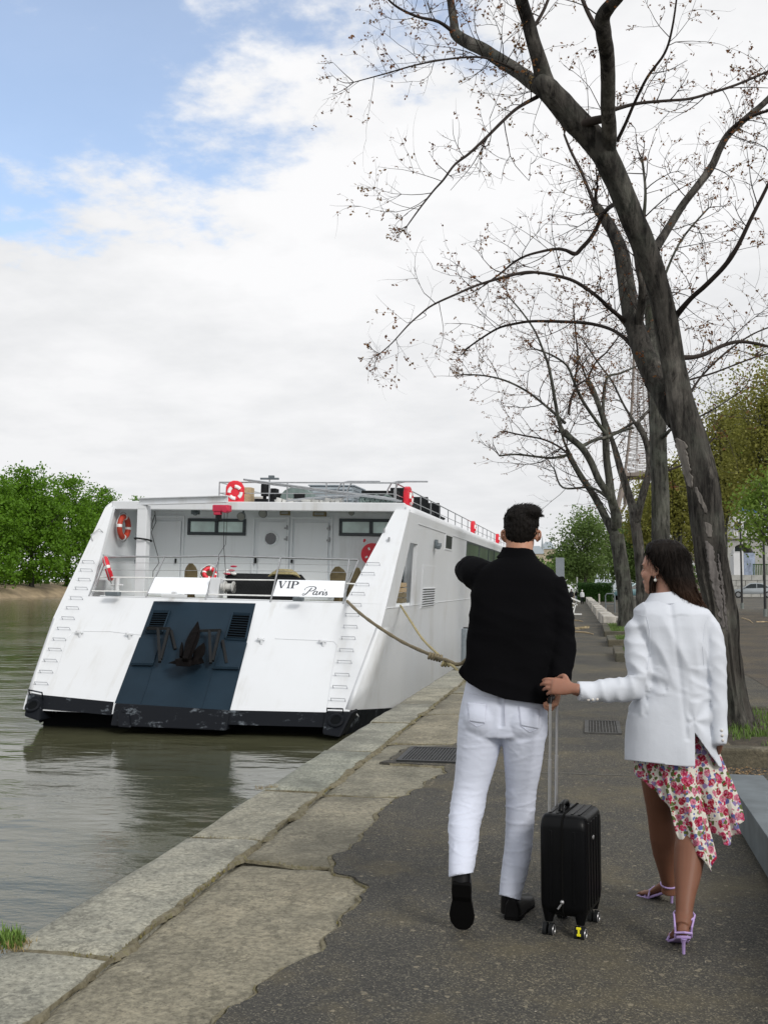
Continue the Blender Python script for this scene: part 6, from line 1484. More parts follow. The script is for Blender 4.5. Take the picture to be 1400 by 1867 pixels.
# hedge
hp = P(1084, 1097, 83); hx0, hx1 = P(1053, 1090, 83).x, P(1116, 1090, 83).x
hd_ = thing('clipped_hedge', 'dark green clipped hedge at the end of the path under the round tree', 'hedge', (hp.x, 83, 0)); r = random.Random(9); mb = MB()
for k in range(9000):
    x = r.uniform(hx0, hx1); y = r.uniform(82.6, 85.5); z = r.uniform(0.0, 1.36)
    f_ = r.randint(0, 3)
    if f_ == 0: z = 1.36
    elif f_ < 3: y = 82.6
    o = Vector((x, y, z)) + Vector((r.gauss(0, 0.05), r.gauss(0, 0.05), r.gauss(0, 0.05) + 0.06 * mnoise.noise(Vector((x * 1.5, y, 0))))); a = Vector((r.gauss(0, 1), r.gauss(0, 1), r.gauss(0, 1))).normalized(); b2 = a.orthogonal().normalized(); s = r.uniform(0.06, 0.13)
    mb.add([o, o + a * s * 0.5 + b2 * s * 0.35, o + a * s, o + a * s * 0.5 - b2 * s * 0.35], [(0, 1, 2, 3)])
fo = mb.build('foliage', M['leafhedge'], hd_, smooth=False, fixn=False); fo['kind'] = 'stuff'
MB().span((hx0 + 0.1, 82.75, 0), (hx1 - 0.1, 85.3, 1.22)).build('inner_twigs', M['leafhedge'], hd_, smooth=False)

# ---- bridge, wall and buildings at the right
M['bridgestone'] = mat('pale_bridge_stone', (0.36, 0.36, 0.34), 0.9, var=0.25, scale=1.2, bmp=0.3, bscale=6, bdist=0.05)
M['bridgeiron'] = mat('grey_green_bridge_iron', (0.16, 0.18, 0.17), 0.7, var=0.2, scale=1.0)
M['bluewall'] = mat('blue_grey_painted_wall', (0.27, 0.32, 0.42), 0.8, var=0.5, scale=1.4)
YB = 122.0
xa, xb = P(1318, 1000, YB).x, P(1500, 1000, YB).x
zd, zt, zs = P(1350, 982, YB).z, P(1350, 962, YB).z, P(1350, 1018, YB).z
br_ = thing('stone_bridge', 'grey arched bridge behind the trees at the right', 'bridge', (xa, YB, 0))
xc_, ra_ = P(1352, 1000, YB).x, (P(1376, 1000, YB) - P(1331, 1000, YB)).length / 2
arch = [Vector((xa, YB, zd)), Vector((xa, YB, 0)), Vector((xc_ - ra_, YB, 0)), Vector((xc_ - ra_, YB, zs))]
for k in range(1, 12): arch.append(Vector((xc_ - ra_ * math.cos(PI * k / 12), YB, zs + (zd - zs - 0.6) * math.sin(PI * k / 12))))
arch += [Vector((xc_ + ra_, YB, zs)), Vector((xc_ + ra_, YB, 0)), Vector((xb, YB, 0)), Vector((xb, YB, zd))]
MB().prism(arch, (0, 7, 0)).build('arch_wall', M['bridgestone'], br_, smooth=False)
MB().span((xa - 0.3, YB - 0.3, zd), (xb, YB + 7.3, zd + 0.3)).build('cornice', M['bridgestone'], br_, smooth=False)
MB().span((xa - 0.1, YB - 0.1, zt - 0.15), (xb, YB + 0.3, zt)).build('hand_rail', M['bridgeiron'], br_, smooth=False)
for k in range(34):
    x = xa + (xb - xa) * (k + 0.5) / 34; MB().span((x - 0.06, YB, zd + 0.3), (x + 0.06, YB + 0.2, zt - 0.15)).build('baluster', M['bridgestone'], br_, smooth=False)
px0, px1 = P(1356, 1040, 116).x, P(1376, 1040, 116).x
hb = thing('painted_hoarding', 'blue grey painted hoarding under the bridge arch', 'hoarding', (px0, 116, 0)); z0, z1 = P(1360, 1050, 116).z, P(1360, 1008, 116).z
MB().span((px0, 116, z0), (px1, 116.3, z1)).build('board', M['bluewall'], hb, smooth=False)
MB().span((px0, 116, 0), (px0 + 0.2, 116.3, z0)).span((px1 - 0.2, 116, 0), (px1, 116.3, z0)).build('frame', M['bridgeiron'], hb, smooth=False)
wl = thing('retaining_wall', 'pale rubble stone wall behind the silver car', 'wall', (P(1320, 1070, 112).x, 112, 0)); r = random.Random(31)
wx0, wx1 = P(1318, 1070, 112).x, P(1480, 1070, 112).x; zw = P(1370, 1048, 112).z
MB().span((wx0, 112.1, 0), (wx1, 112.6, zw - 0.05)).build('core', M['bridgestone'], wl, smooth=False)
proto = None
for row in range(4):
    x = wx0 + (0.5 if row % 2 else 0)
    while x < wx1:
        w_ = r.uniform(0.8, 1.3); hh = zw / 4
        if proto is None:
            me = MB().box((0, 0, 0), (1.0, 0.35, hh - 0.04)).mesh('stone', smooth=False); proto = me; me.materials.append(M['bridgestone'])
        o = bpy.data.objects.new('stone', proto); link(o); o.parent = wl; o.location = Vector((x + w_ / 2, 112.05 + r.uniform(-0.05, 0.03), hh * (row + 0.5))) - Vector(wl.location); o.scale = (w_ - 0.04, 1, 1)
        x += w_
fx0, fx1 = P(1376, 1040, 111).x, P(1500, 1040, 111).x; fe = thing('green_fence', 'dark green railing fence on top of the stone wall', 'fence', (fx0, 112.3, zw)); zf = P(1390, 1028, 112).z
for k in range(40):
    x = fx0 + (fx1 - fx0) * k / 39; MB().span((x - 0.04, 112.25, zw - 0.05), (x + 0.04, 112.33, zf)).build('slat', M['leafhedge'], fe, smooth=False)
MB().span((fx0, 112.24, zf - 0.1), (fx1, 112.34, zf - 0.02)).build('rail', M['leafhedge'], fe, smooth=False)
M['facade'] = mat('white_facade', (0.62, 0.63, 0.64), 0.8, var=0.12, scale=0.3)
M['bluesign'] = mat('blue_sign_paint', (0.10, 0.24, 0.55), 0.5)
yb = 170; bx0, bx1 = P(1334, 900, yb).x, P(1385, 900, yb).x; zt_ = P(1350, 888, yb).z
bd = thing('white_building', 'white building with a blue band seen through the bright green tree', 'building', (bx0, yb, 0))
MB().span((bx0, yb, 0), (bx1, yb + 10, zt_)).build('wall', M['facade'], bd, smooth=False)
MB().span((bx0 - 0.2, yb - 0.2, zt_), (bx1 + 0.2, yb + 10.2, zt_ + 0.5)).build('roof', M['bridgeiron'], bd, smooth=False)
MB().span((bx0 + 1.2, yb - 0.08, P(1350, 935, yb).z), (bx1 - 0.6, yb - 0.003, P(1350, 926, yb).z)).build('blue_band', M['bluesign'], bd, smooth=False)
for j in range(3):
    for k in range(3):
        x = bx0 + (bx1 - bx0) * (k + 0.5) / 3; z = zt_ * (0.38 + 0.2 * j)
        if j == 2: z += 0.9
        w_ = MB().span((x - 0.6, yb - 0.06, z), (x + 0.6, yb - 0.002, z + 1.5)).build('window', M['facade'], bd, smooth=False); MB().span((x - 0.5, yb - 0.075, z + 0.1), (x + 0.5, yb - 0.062, z + 1.4)).build('pane', M['sidedark'], w_, smooth=False)
# tan buildings and a spire far off, right of the man's neck
M['tan'] = mat('far_sandstone', (0.42, 0.36, 0.27), 0.9, var=0.15, scale=0.05)
for i, (x0_, x1_, yt, Y_, lab) in enumerate(((940, 992, 1010, 640, 'far sandstone block at the end of the quay right of the neck of the man'), (985, 1012, 1001, 700, 'taller far sandstone block with grey roof behind the round tree'), (880, 945, 1024, 600, 'long low far block hidden behind the man'))):
    a, b2 = P(x0_, 1040, Y_), P(x1_, 1040, Y_); z = P(x0_, yt, Y_).z
    o = thing('far_building', lab, 'building', (a.x, Y_, 0), 'far buildings upriver'); MB().span((a.x, Y_, -1), (b2.x, Y_ + 25, z)).build('wall', M['tan'], o, smooth=False)
    MB().prism([(a.x, Y_ - 0.5, z), (b2.x, Y_ - 0.5, z), (b2.x - 3, Y_ + 6, z + 5), (a.x + 3, Y_ + 6, z + 5)], (0, 8, 0)).build('roof', M['acgrey'], o, smooth=False)
    for k in range(8):
        for j in range(3):
            x = a.x + (b2.x - a.x) * (k + 0.5) / 8; zz_ = z * (0.3 + 0.22 * j); MB().span((x - 0.6, Y_ - 0.15, zz_), (x + 0.6, Y_ - 0.01, zz_ + 2)).build('window', M['sidedark'], o, smooth=False)
s0 = P(988.5, 1010, 690); zt_ = P(988.5, 977, 690).z
sp_o = thing('church_spire', 'thin dark spire far off beside the neck of the man', 'spire', (s0.x, 690, 0))
MB().tube([(s0.x, 690, 0), (s0.x, 690, zt_ - 8), (s0.x, 690, zt_ - 4), (s0.x, 690, zt_)], [1.2, 0.9, 0.5, 0.1], 8).build('needle', M['acgrey'], sp_o)

# ---- lattice tower far behind the trees
TY = 1160.0; M['lattice'] = mat('hazed_brown_lattice_iron', (0.20, 0.17, 0.15), 0.8, var=0.1, scale=0.02)  # iron lightened so its colour carries the haze of distance
tc0 = P(1173, 1062, TY); TX = tc0.x
tw = thing('lattice_tower', 'tall brown lattice iron tower far behind the bare trees', 'tower', (TX, TY, 0))
def hw_t(z): return 3.0 + 60.0 * math.exp(-z / 88.0) if z < 300 else 2.0
lev = [0, 30, 57, 62, 85, 115, 121, 132, 143, 155, 167, 180, 193, 206, 219, 232, 245, 258, 270, 276]
def tp_(sx, sy, z, k=1.0): h = hw_t(z) * k; return Vector((TX + sx * h, TY + sy * h, z))
legs = []
for sx in (-1, 1):
    for sy in (-1, 1):
        mb = MB()
        for z0, z1 in zip(lev[:-1], lev[1:]): mb.beam(tp_(sx, sy, z0), tp_(sx, sy, z1), 1.7 if z0 > 115 else 3.5, 1.7 if z0 > 115 else 3.5)
        mb.build('corner_leg', M['lattice'], tw, smooth=False)
brc = MB()
for z0, z1 in zip(lev[:-1], lev[1:]):
    for (a, b2) in (((-1, -1), (1, -1)), ((1, -1), (1, 1)), ((1, 1), (-1, 1)), ((-1, 1), (-1, -1))):
        if z0 >= 115:
            n_ = 2
            for i in range(n_):
                za, zb = z0 + (z1 - z0) * i / n_, z0 + (z1 - z0) * (i + 1) / n_
                brc.beam(tp_(*a, za), tp_(*b2, zb), 0.4, 0.4); brc.beam(tp_(*b2, za), tp_(*a, zb), 0.4, 0.4); brc.beam(tp_(*a, zb), tp_(*b2, zb), 0.4, 0.4)
                m0, m1 = tp_(*a, za).lerp(tp_(*b2, za), 0.33), tp_(*a, zb).lerp(tp_(*b2, zb), 0.33); brc.beam(m0, m1, 0.5, 0.5)
                m0, m1 = tp_(*a, za).lerp(tp_(*b2, za), 0.67), tp_(*a, zb).lerp(tp_(*b2, zb), 0.67); brc.beam(m0, m1, 0.5, 0.5)
        else: brc.beam(tp_(*a, z0), tp_(*a, z1, 0.7), 2, 2); brc.beam(tp_(*a, z0, 0.7), tp_(*a, z1), 2, 2)
b_o = brc.build('bracing', M['lattice'], tw, smooth=False); b_o['kind'] = 'stuff'
for z, k, t_ in ((57, 1.08, 5), (115, 1.14, 4), (276, 1.6, 3)):
    h = hw_t(z) * k; MB().span((TX - h, TY - h, z), (TX + h, TY + h, z + t_)).build('platform', M['lattice'], tw, smooth=False)
MB().tube([(TX, TY, 279), (TX, TY, 300), (TX, TY, 324)], [3, 2, 0.4], 8).build('mast', M['lattice'], tw)

# ---- cars
M['silver'] = mat('silver_car_paint', (0.33, 0.36, 0.38), 0.3, 0.4, 0.05, 2, coat=0.6)
M['teal'] = mat('teal_car_paint', (0.07, 0.15, 0.17), 0.3, 0.2, 0.05, 2, coat=0.6)
M['vanwhite'] = mat('white_van_paint', (0.50, 0.55, 0.60), 0.4, var=0.05)
M['tyre'] = mat('tyre_rubber', (0.012, 0.012, 0.013), 0.8); M['carglass'] = mat('car_glass', (0.02, 0.026, 0.03), 0.15, spec=0.3)
M['lampred'] = mat('red_tail_lamp', (0.4, 0.01, 0.01), 0.3); M['lampclear'] = mat('clear_headlamp', (0.6, 0.62, 0.62), 0.2)
def car(name, lab, cat, loc, rot, paint, L_=4.4, W_=1.78, H_=1.45, van=False, group=None):
    """nose towards local -x"""
    o = thing(name, lab, cat, loc, group); o.rotation_euler = (0, 0, rot); ORG[o.name] = Vector((0, 0, 0)); h = L_ / 2
    if van:
        prof_ = [(-h, 0.35), (-h, 0.95), (-h + 0.25, 1.10), (-h + 0.85, 1.25), (-h + 1.5, H_ - 0.05), (-h + 2.0, H_), (h - 0.05, H_ - 0.03), (h, H_ - 0.3), (h, 0.35)]
    else:
        prof_ = [(-h, 0.38), (-h + 0.02, 0.62), (-h + 0.35, 0.76), (-h + 1.15, 0.88), (-h + 1.95, H_ - 0.04), (-h + 2.5, H_), (-h + 3.1, H_ - 0.05), (h - 0.55, 1.02), (h - 0.06, 0.96), (h, 0.62), (h - 0.03, 0.38)]
    rings = []
    for s_, inset, up in ((-1, 0.10, 0), (-0.985, 0.03, 0), (-0.9, 0.0, 0), (0, 0.0, 0.02), (0.9, 0, 0), (0.985, 0.03, 0), (1, 0.10, 0)):
        ring = []
        for x, z in prof_:
            wz = 1.0 - max(0, z - 0.85) / (H_ - 0.85) * 0.16
            ring.append(Vector((x * (1 - inset * 0.25), s_ * W_ / 2 * wz, z - inset * (0.5 if z > 0.8 else -0.5) + up)))
        rings.append(ring)
    MB().rings(rings).build('body', M[paint], o, ang=35)
    gl = [(-h + 1.32, 0.93), (-h + 1.98, H_ - 0.12), (-h + 2.5, H_ - 0.09), (-h + 3.0, H_ - 0.13), (h - 0.75, 1.0)] if not van else [(-h + 0.95, 1.25), (-h + 1.5, H_ - 0.16), (-h + 2.0, H_ - 0.16), (-h + 2.0, 1.25)]
    for s_ in (-1, 1):
        k = len(gl) // 2
        for a_, b_2 in ([(gl[:3] + [(gl[2][0], 0.95)]), ([(gl[2][0] + 0.06, 0.95), (gl[2][0] + 0.06, gl[2][1])] + gl[3:])] if not van else [gl]) and ((0, 0),) if False else ((0, 0),):
            for pane in ([gl[:3] + [(gl[2][0], 0.95)], [(gl[2][0] + 0.07, 0.96), (gl[2][0] + 0.07, gl[2][1])] + gl[3:]] if not van else [gl]):
                ps = [Vector((x, s_ * (W_ / 2 * (1.0 - max(0, z - 0.85) / (H_ - 0.85) * 0.16) + 0.006), z)) for x, z in pane]
                MB().prism(ps, (0, -s_ * 0.02, 0)).build('window', M['carglass'], o, smooth=False)
    for x in (-h + 0.85, h - 0.85):
        for s_ in (-1, 1):
            y = s_ * (W_ / 2 - 0.10)
            w_ = MB().cyl((x, y - 0.11, 0.32), (x, y + 0.11, 0.32), 0.32, 20).build('wheel', M['tyre'], o)
            MB().cyl((x, y + s_ * 0.09, 0.32), (x, y + s_ * 0.118, 0.32), 0.2, 16).build('rim', M['steel'], w_)
    for s_ in (-1, 1):
        MB().box((-h + 0.12, s_ * (W_ / 2 - 0.28), 0.70), (0.12, 0.36, 0.12)).build('headlight', M['lampclear'], o, bevel=0.02)
        MB().box((h - 0.03, s_ * (W_ / 2 - 0.25), 0.86), (0.08, 0.3, 0.14)).build('tail_light', M['lampred'], o, bevel=0.02)
        MB().box((-h + 1.45, s_ * (W_ / 2 + 0.08), 0.98), (0.1, 0.18, 0.12)).build('mirror', M[paint], o, bevel=0.02)
    MB().span((-h - 0.012, -0.26, 0.46), (-h + 0.05, 0.26, 0.56)).build('number_plate', M['plasticwhite'], o, smooth=False)
    return o
c = gz(1372, 1090, 0.02); car('parked_car', 'silver car parked by the stone wall right of the leaning trunk', 'car', (c.x, c.y, 0.02), -0.12, 'silver')
c = gz(1123, 1094, 0.02); car('parked_car', 'teal car partly hidden behind the many stemmed trunk', 'car', (c.x + 1.6, c.y + 1, 0.02), 0.3, 'teal')
c = P(1107, 1078, 118); car('parked_van', 'pale grey blue van parked behind the hedge', 'van', (c.x, 118, 0.02), 1.25, 'vanwhite', 5.2, 2.0, 2.5, True, 'vans parked behind the hedge')
c = P(1126, 1080, 128); car('parked_van', 'second pale van half hidden by the many stemmed trunk', 'van', (c.x, 128, 0.02), 1.2, 'vanwhite', 5.2, 2.0, 2.45, True, 'vans parked behind the hedge')
c = P(1152, 1082, 125); car('parked_car', 'dark car in the gap between the two middle trunks', 'car', (c.x, 125, 0.02), 0.0, 'carglass')

# ---- posts, blocks and rails along the path
M['pillargrey'] = mat('grey_metal_pillar', (0.21, 0.235, 0.26), 0.5, 0.2, 0.1, 3)
a, b2 = P(1012.5, 1017, 30), P(1028, 1017, 30)
ip = thing('information_pillar', 'plain grey metal pillar behind the right shoulder of the man', 'pillar', ((a.x + b2.x) / 2, 30, 0))
MB().span((a.x, 29.93, 0.03), (b2.x, 30.07, a.z)).build('panel', M['pillargrey'], ip, smooth=False, bevel=0.008)
MB().span((a.x - 0.05, 29.85, 0), (b2.x + 0.05, 30.15, 0.03)).build('foot_plate', M['greysteel'], ip, smooth=False)
KB = [(36.4, 0.50), (40.0, 0.43), (44.3, 0.36), (48.2, 0.30), (52.2, 0.24), (56.2, 0.17), (60.2, 0.11), (64.2, 0.04), (68.2, -0.02), (72.2, -0.09), (76.2, -0.15), (80.0, -0.2)]
me = None
for i, (y, x) in enumerate(KB):
    if me is None:
        o = MB().box((0, 0, 0.19), (0.42, 2.2, 0.38)).build('concrete_block', M['concrete'], smooth=False, bevel=0.03); me = o
    else: o = me.copy(); COL.objects.link(o)
    o.location = (x + 0.1, y, 0.012); o.rotation_euler = (0, 0, 0.016 + 0.02 * math.sin(i * 2.3))
    tag(o, 'pale concrete block beside the path, ' + ['nearest the planters', 'second', 'third', 'fourth', 'fifth', 'sixth', 'seventh', 'eighth', 'ninth', 'tenth', 'next to last before the hedge', 'farthest, by the hedge'][i] + (' counted from the planters' if 0 < i < 10 else ''), 'concrete block', 'row of pale concrete blocks along the path')
gw = gz(1044, 1121); go = thing('gangway_rail', 'white tubular gangway rail leaning beside the path at the boat', 'gangway', (gw.x, gw.y, 0))
a, b2 = P(1031, 1086, gw.y), P(1057, 1097, gw.y)
MB().beam(a, b2, 0.25, 0.06).build('ramp', M['plasticwhite'], go, smooth=False)
for q0, q1 in (((1034, 1090), (1041, 1121)), ((1050, 1097), (1044, 1121)), ((1038, 1098), (1052, 1103)), ((1036, 1104), (1047, 1108))): MB().beam(P(*q0, gw.y), P(*q1, gw.y), 0.05, 0.05).build('brace', M['plasticwhite'], go, smooth=False)
MB().span((gw.x - 0.4, gw.y - 0.3, 0.012), (gw.x + 0.4, gw.y + 0.3, 0.05)).build('foot_plate', M['plasticwhite'], go, smooth=False)
c = gz(1110, 1131); tag(MB().span((c.x - 0.3, c.y - 1, 0.018), (c.x + 0.75, c.y + 1, 0.14)).build('concrete_slab', M['concrete'], smooth=False, bevel=0.02), 'flat pale concrete slab lying right of the concrete blocks', 'slab')
c = gz(1092, 1102); bo = MB().tube([c + Vector((0, 0, z)) for z in (0, 0.05, 0.62, 0.68, 0.72)], [0.06, 0.055, 0.05, 0.06, 0.02], 12).build('path_bollard', M['concrete']); tag(bo, 'short pale bollard in front of the hedge', 'bollard')
for i, (x, y, w_) in enumerate(((1112, 1118, 0.22), (1108, 1096, 0.3))):
    c = gz(x, y); o = thing('bicycle_stand', ['nearer metal bicycle stand right of the concrete slab', 'farther metal bicycle stand before the hedge end'][i], 'bicycle stand', c, 'bicycle stands by the hedge')
    MB().tube([c + Vector((-w_, 0, 0)), c + Vector((-w_, 0, 0.85)), c + Vector((-w_ * 0.7, 0, 0.95)), c + Vector((w_ * 0.7, 0, 0.95)), c + Vector((w_, 0, 0.85)), c + Vector((w_, 0, 0))], 0.03, 8).build('hoop', M['greysteel'], o)
    MB().tube([c + Vector((-w_, 0, 0.45)), c + Vector((w_, 0, 0.45))], 0.02, 6).build('cross_rail', M['greysteel'], o)
for i, (x, y0_, y1_, Y_, lab) in enumerate(((1352, 1100, 940, 62, 'thin dark pole left of the silver car'), (1394, 1108, 940, 48, 'thin dark pole at the right edge before the fence'), (1052, 1084, 1052, 84, 'thin pale pole left of the hedge by the walkers'))):
    c = P(x, y0_, Y_); zt_ = P(x, y1_, Y_).z; o = thing('sign_pole' if i == 2 else 'lamp_pole', lab, 'pole', (c.x, Y_, 0))
    MB().tube([(c.x, Y_, 0), (c.x, Y_, zt_)], [0.06, 0.045], 10).build('shaft', M['plasticwhite'] if i == 2 else M['iron'], o); MB().cyl((c.x, Y_, 0), (c.x, Y_, 0.35), 0.09, 10).build('foot', M['bridgeiron'], o)
# low box beam rail at the right
ZR = 0.28
A0, A1 = gz(1319.6, 1411, ZR), gz(1400, 1528, ZR); B0, B1 = gz(1354, 1412, ZR), gz(1400, 1472, ZR)
dirv = (A1 - A0).normalized(); wv = 0.235
A2 = A0 + dirv * 6.5; nrm = Vector((-dirv.y, dirv.x, 0)); nrm = nrm if nrm.x > 0 else -nrm
be = thing('barrier_beam', 'low galvanised steel barrier beam at the right edge of the path', 'barrier', (A0.x, A0.y, 0))
prof_ = [(0, ZR), (wv, ZR), (wv, ZR - 0.20), (wv - 0.012, ZR - 0.20), (wv - 0.012, ZR - 0.012), (0.012, ZR - 0.012), (0.012, ZR - 0.20), (0, ZR - 0.20)]
MB().prism([Vector((A0.x, A0.y, 0)) + nrm * u + Vector((0, 0, z)) for u, z in prof_], A2 - A0).build('beam', M['greysteel'], be, smooth=False, bevel=0.003)
for k in range(4):
    c = Vector((A0.x, A0.y, 0)) + (A2 - A0) * ((k + 0.25) / 4) + nrm * wv * 0.5; MB().span(c - Vector((0.06, 0.05, 0)), c + Vector((0.06, 0.05, ZR - 0.014))).build('post', M['greysteel'], be, smooth=False)
# ================================================================== PEOPLE
from mathutils.bvhtree import BVHTree
def skin_mat(name, col, legs=None):
    m, t, b = newmat(name)
    c = ramp(t, nz(t, 9, 5, 0.6), [(0.3, sc(col, 0.88)), (0.7, sc(col, 1.1))]); c = mixc(t, ramp(t, nz(t, 3, 3), [(0.5, 0.0), (0.8, 0.25)]), c, sc((col[0] * 1.2, col[1] * 0.8, col[2] * 0.75), 1.0))
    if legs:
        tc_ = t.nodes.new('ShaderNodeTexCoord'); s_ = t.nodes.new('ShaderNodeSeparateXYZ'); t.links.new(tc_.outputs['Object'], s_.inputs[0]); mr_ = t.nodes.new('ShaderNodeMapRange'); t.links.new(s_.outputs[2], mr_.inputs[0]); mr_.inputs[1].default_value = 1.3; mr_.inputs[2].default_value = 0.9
        c = mixc(t, mr_.outputs[0], c, legs)  # skin darkens downwards: the shade on the legs is mixed into the colour
    t.links.new(c, b.inputs['Base Color']); b.inputs['Roughness'].default_value = 0.5
    b.inputs['Subsurface Weight'].default_value = 0.15; b.inputs['Subsurface Radius'].default_value = (0.012, 0.004, 0.002); b.inputs['Subsurface Scale'].default_value = 0.6
    b.inputs['Specular IOR Level'].default_value = 0.22
    bump(t, b, nz(t, 160, 3), 0.12, 0.001); return m
M['skin'] = skin_mat('light_tan_skin', (0.42, 0.22, 0.145)); M['skinw'] = skin_mat('skin_with_shaded_legs', (0.47, 0.26, 0.19), (0.175, 0.080, 0.050))
def cloth_mat(name, col, weave=500.0, b_=0.25, rough=0.85, var=0.06, sheen=0.0, spec=0.2):
    m, t, bs = newmat(name)
    c = ramp(t, nz(t, 4.0, 5, 0.6), [(0.3, sc(col, 1 - var)), (0.7, sc(col, 1 + var))]); t.links.new(c, bs.inputs['Base Color'])
    bs.inputs['Roughness'].default_value = rough; bs.inputs['Specular IOR Level'].default_value = spec; bs.inputs['Sheen Weight'].default_value = sheen
    n0 = bump(t, bs, nz(t, weave, 2), b_, 0.0006); bump(t, bs, nz(t, 26.0, 5, 0.6), 0.25, 0.006, n0); return m
M['blackcloth'] = cloth_mat('black_cotton', (0.0034, 0.0034, 0.0042), 400, 0.3, 0.95, spec=0.06)
M['jeans'] = cloth_mat('white_denim', (0.565, 0.60, 0.70), 500, 0.3)
M['blazer'] = cloth_mat('white_linen_blazer', (0.57, 0.60, 0.655), 500, 0.2)
M['leather'] = mat('black_shoe_leather', (0.005, 0.005, 0.0055), 0.38, var=0.2, scale=20, spec=0.2); M['sole'] = mat('black_rubber_sole', (0.004, 0.004, 0.004), 0.8, spec=0.08)
M['lilac'] = mat('lilac_strap_leather', (0.40, 0.29, 0.56), 0.4, var=0.06); M['pearl'] = mat('pearl_white', (0.8, 0.78, 0.72), 0.2)
def hair_mat(name, c0, c1, tip=None):
    m, t, b = newmat(name); f = nz(t, 14.0, 6, 0.7, stretch=(6, 6, 0.5))
    c = ramp(t, f, [(0.3, c0), (0.7, c1)])
    if tip:
        tc_ = t.nodes.new('ShaderNodeTexCoord'); s_ = t.nodes.new('ShaderNodeSeparateXYZ'); t.links.new(tc_.outputs['Object'], s_.inputs[0])
        mr_ = t.nodes.new('ShaderNodeMapRange'); t.links.new(s_.outputs[2], mr_.inputs[0]); mr_.inputs[1].default_value = 1.53; mr_.inputs[2].default_value = 1.40
        c = mixc(t, mr_.outputs[0], c, tip)
    t.links.new(c, b.inputs['Base Color']); b.inputs['Roughness'].default_value = 0.55; b.inputs['Specular IOR Level'].default_value = 0.12
    bump(t, b, f, 0.9, 0.008); return m
M['hairm'] = hair_mat('dark_brown_short_hair', (0.004, 0.0033, 0.003), (0.011, 0.009, 0.0075)); M['hairw'] = hair_mat('dark_brown_long_hair', (0.0035, 0.0025, 0.002), (0.011, 0.007, 0.005), (0.040, 0.019, 0.010))

def ring_of(c, rx, ry, n=40, e=2.3, ryf=None, tilt=0.0):
    out_ = []
    for j in range(n):
        a = 2 * PI * j / n; ca, sa = math.cos(a), math.sin(a)
        x = math.copysign(abs(ca) ** (2 / e), ca) * rx; yv = math.copysign(abs(sa) ** (2 / e), sa) * (ry if sa < 0 or ryf is None else ryf)
        out_.append(Vector((c.x + x, c.y + yv, c.z + tilt * x)))
    return out_
def loft_px(mb, rows, e=2.3, n=40):
    """rows: photo y, left x, right x, distance, half depth (and front half depth)"""
    rs = []
    for row in rows:
        y, xl, xr, Y, hd = row[:5]; a, b2 = P(xl, y, Y), P(xr, y, Y); c = (a + b2) / 2
        rs.append(ring_of(c, (b2 - a).length / 2, hd, n, e, row[5] if len(row) > 5 else None))
    if rs[0][0].z > rs[-1][0].z: rs = rs[::-1]
    return mb.rings(rs)
def limb_px(mb, pts, n=20, k=5):
    path_ = spath([(P(x, y, Y), r_ / depth_px(P(x, y, Y))) for x, y, Y, r_ in pts], k)
    mb.tube([p for p, q in path_], [q for p, q in path_], n); return mb
def limb_w(mb, pts, n=18, k=5):
    path_ = spath([(Vector(p), r_) for p, r_ in pts], k); mb.tube([p for p, q in path_], [q for p, q in path_], n); return mb
def solid(mb, voxel, sm=4, fac=0.5):
    me = mb.mesh('tmp', smooth=False); ob = bpy.data.objects.new('tmp', me); COL.objects.link(ob)
    md = ob.modifiers.new('r', 'REMESH'); md.mode = 'VOXEL'; md.voxel_size = voxel
    if sm: m2 = ob.modifiers.new('s', 'SMOOTH'); m2.iterations = sm; m2.factor = fac
    dg = bpy.context.evaluated_depsgraph_get(); ev = ob.evaluated_get(dg); out_ = bpy.data.meshes.new_from_object(ev)
    bpy.data.objects.remove(ob); bpy.data.meshes.remove(me); return out_
def displace(me, fn):
    ns = [v.normal.copy() for v in me.vertices]
    for v, n_ in zip(me.vertices, ns):
        d = fn(v.co, n_)
        if d: v.co = v.co + n_ * d
    me.update()
def finish(me, name, m, parent, smooth=True):
    me.name = name; me.materials.clear()
    o = bpy.data.objects.new(name, me); link(o); me.materials.append(m); o.parent = parent; off = ORG[parent.name]; ORG[o.name] = off
    if off.length > 0: me.transform(Matrix.Translation(-off))
    me.polygons.foreach_set('use_smooth', [smooth] * len(me.polygons)); return o
def bvh_of(me): return BVHTree.FromPolygons([v.co.copy() for v in me.vertices], [tuple(p.vertices) for p in me.polygons])
def drape(bv, C4, nu, nv, off):
    """a patch laid on a body: a grid between four photo points, dropped along the sight lines"""
    rows = []
    for j in range(nv + 1):
        row = []
        for i in range(nu + 1):
            u, v = i / nu, j / nv
            x = (C4[0][0] * (1 - u) + C4[1][0] * u) * (1 - v) + (C4[3][0] * (1 - u) + C4[2][0] * u) * v; y = (C4[0][1] * (1 - u) + C4[1][1] * u) * (1 - v) + (C4[3][1] * (1 - u) + C4[2][1] * u) * v
            d = ray(x, y).normalized(); loc, nn_, idx, ds = bv.ray_cast(EYEP, d)
            if loc is None: loc = row[-1] if row else P(x, y, 4.7); nn_ = -d
            else:
                if nn_.dot(d) > 0: nn_ = -nn_
                loc = loc + nn_ * off
            row.append(loc)
        rows.append(row)
    return MB().rings(rows, cap=False, closed=False)
def line_on(bv, pts, r_, off, n=5):
    ps = []
    for a, b2 in zip(pts[:-1], pts[1:]):
        for k in range(4):
            x = a[0] + (b2[0] - a[0]) * k / 4; y = a[1] + (b2[1] - a[1]) * k / 4; d = ray(x, y).normalized(); loc, nn_, i_, ds = bv.ray_cast(EYEP, d)
            if loc is not None: ps.append(loc - d * off)
    return MB().tube(ps, r_, n) if len(ps) > 1 else MB()
def ridge(v, s): return 1 - abs(mnoise.noise(v) * 2.0) * s
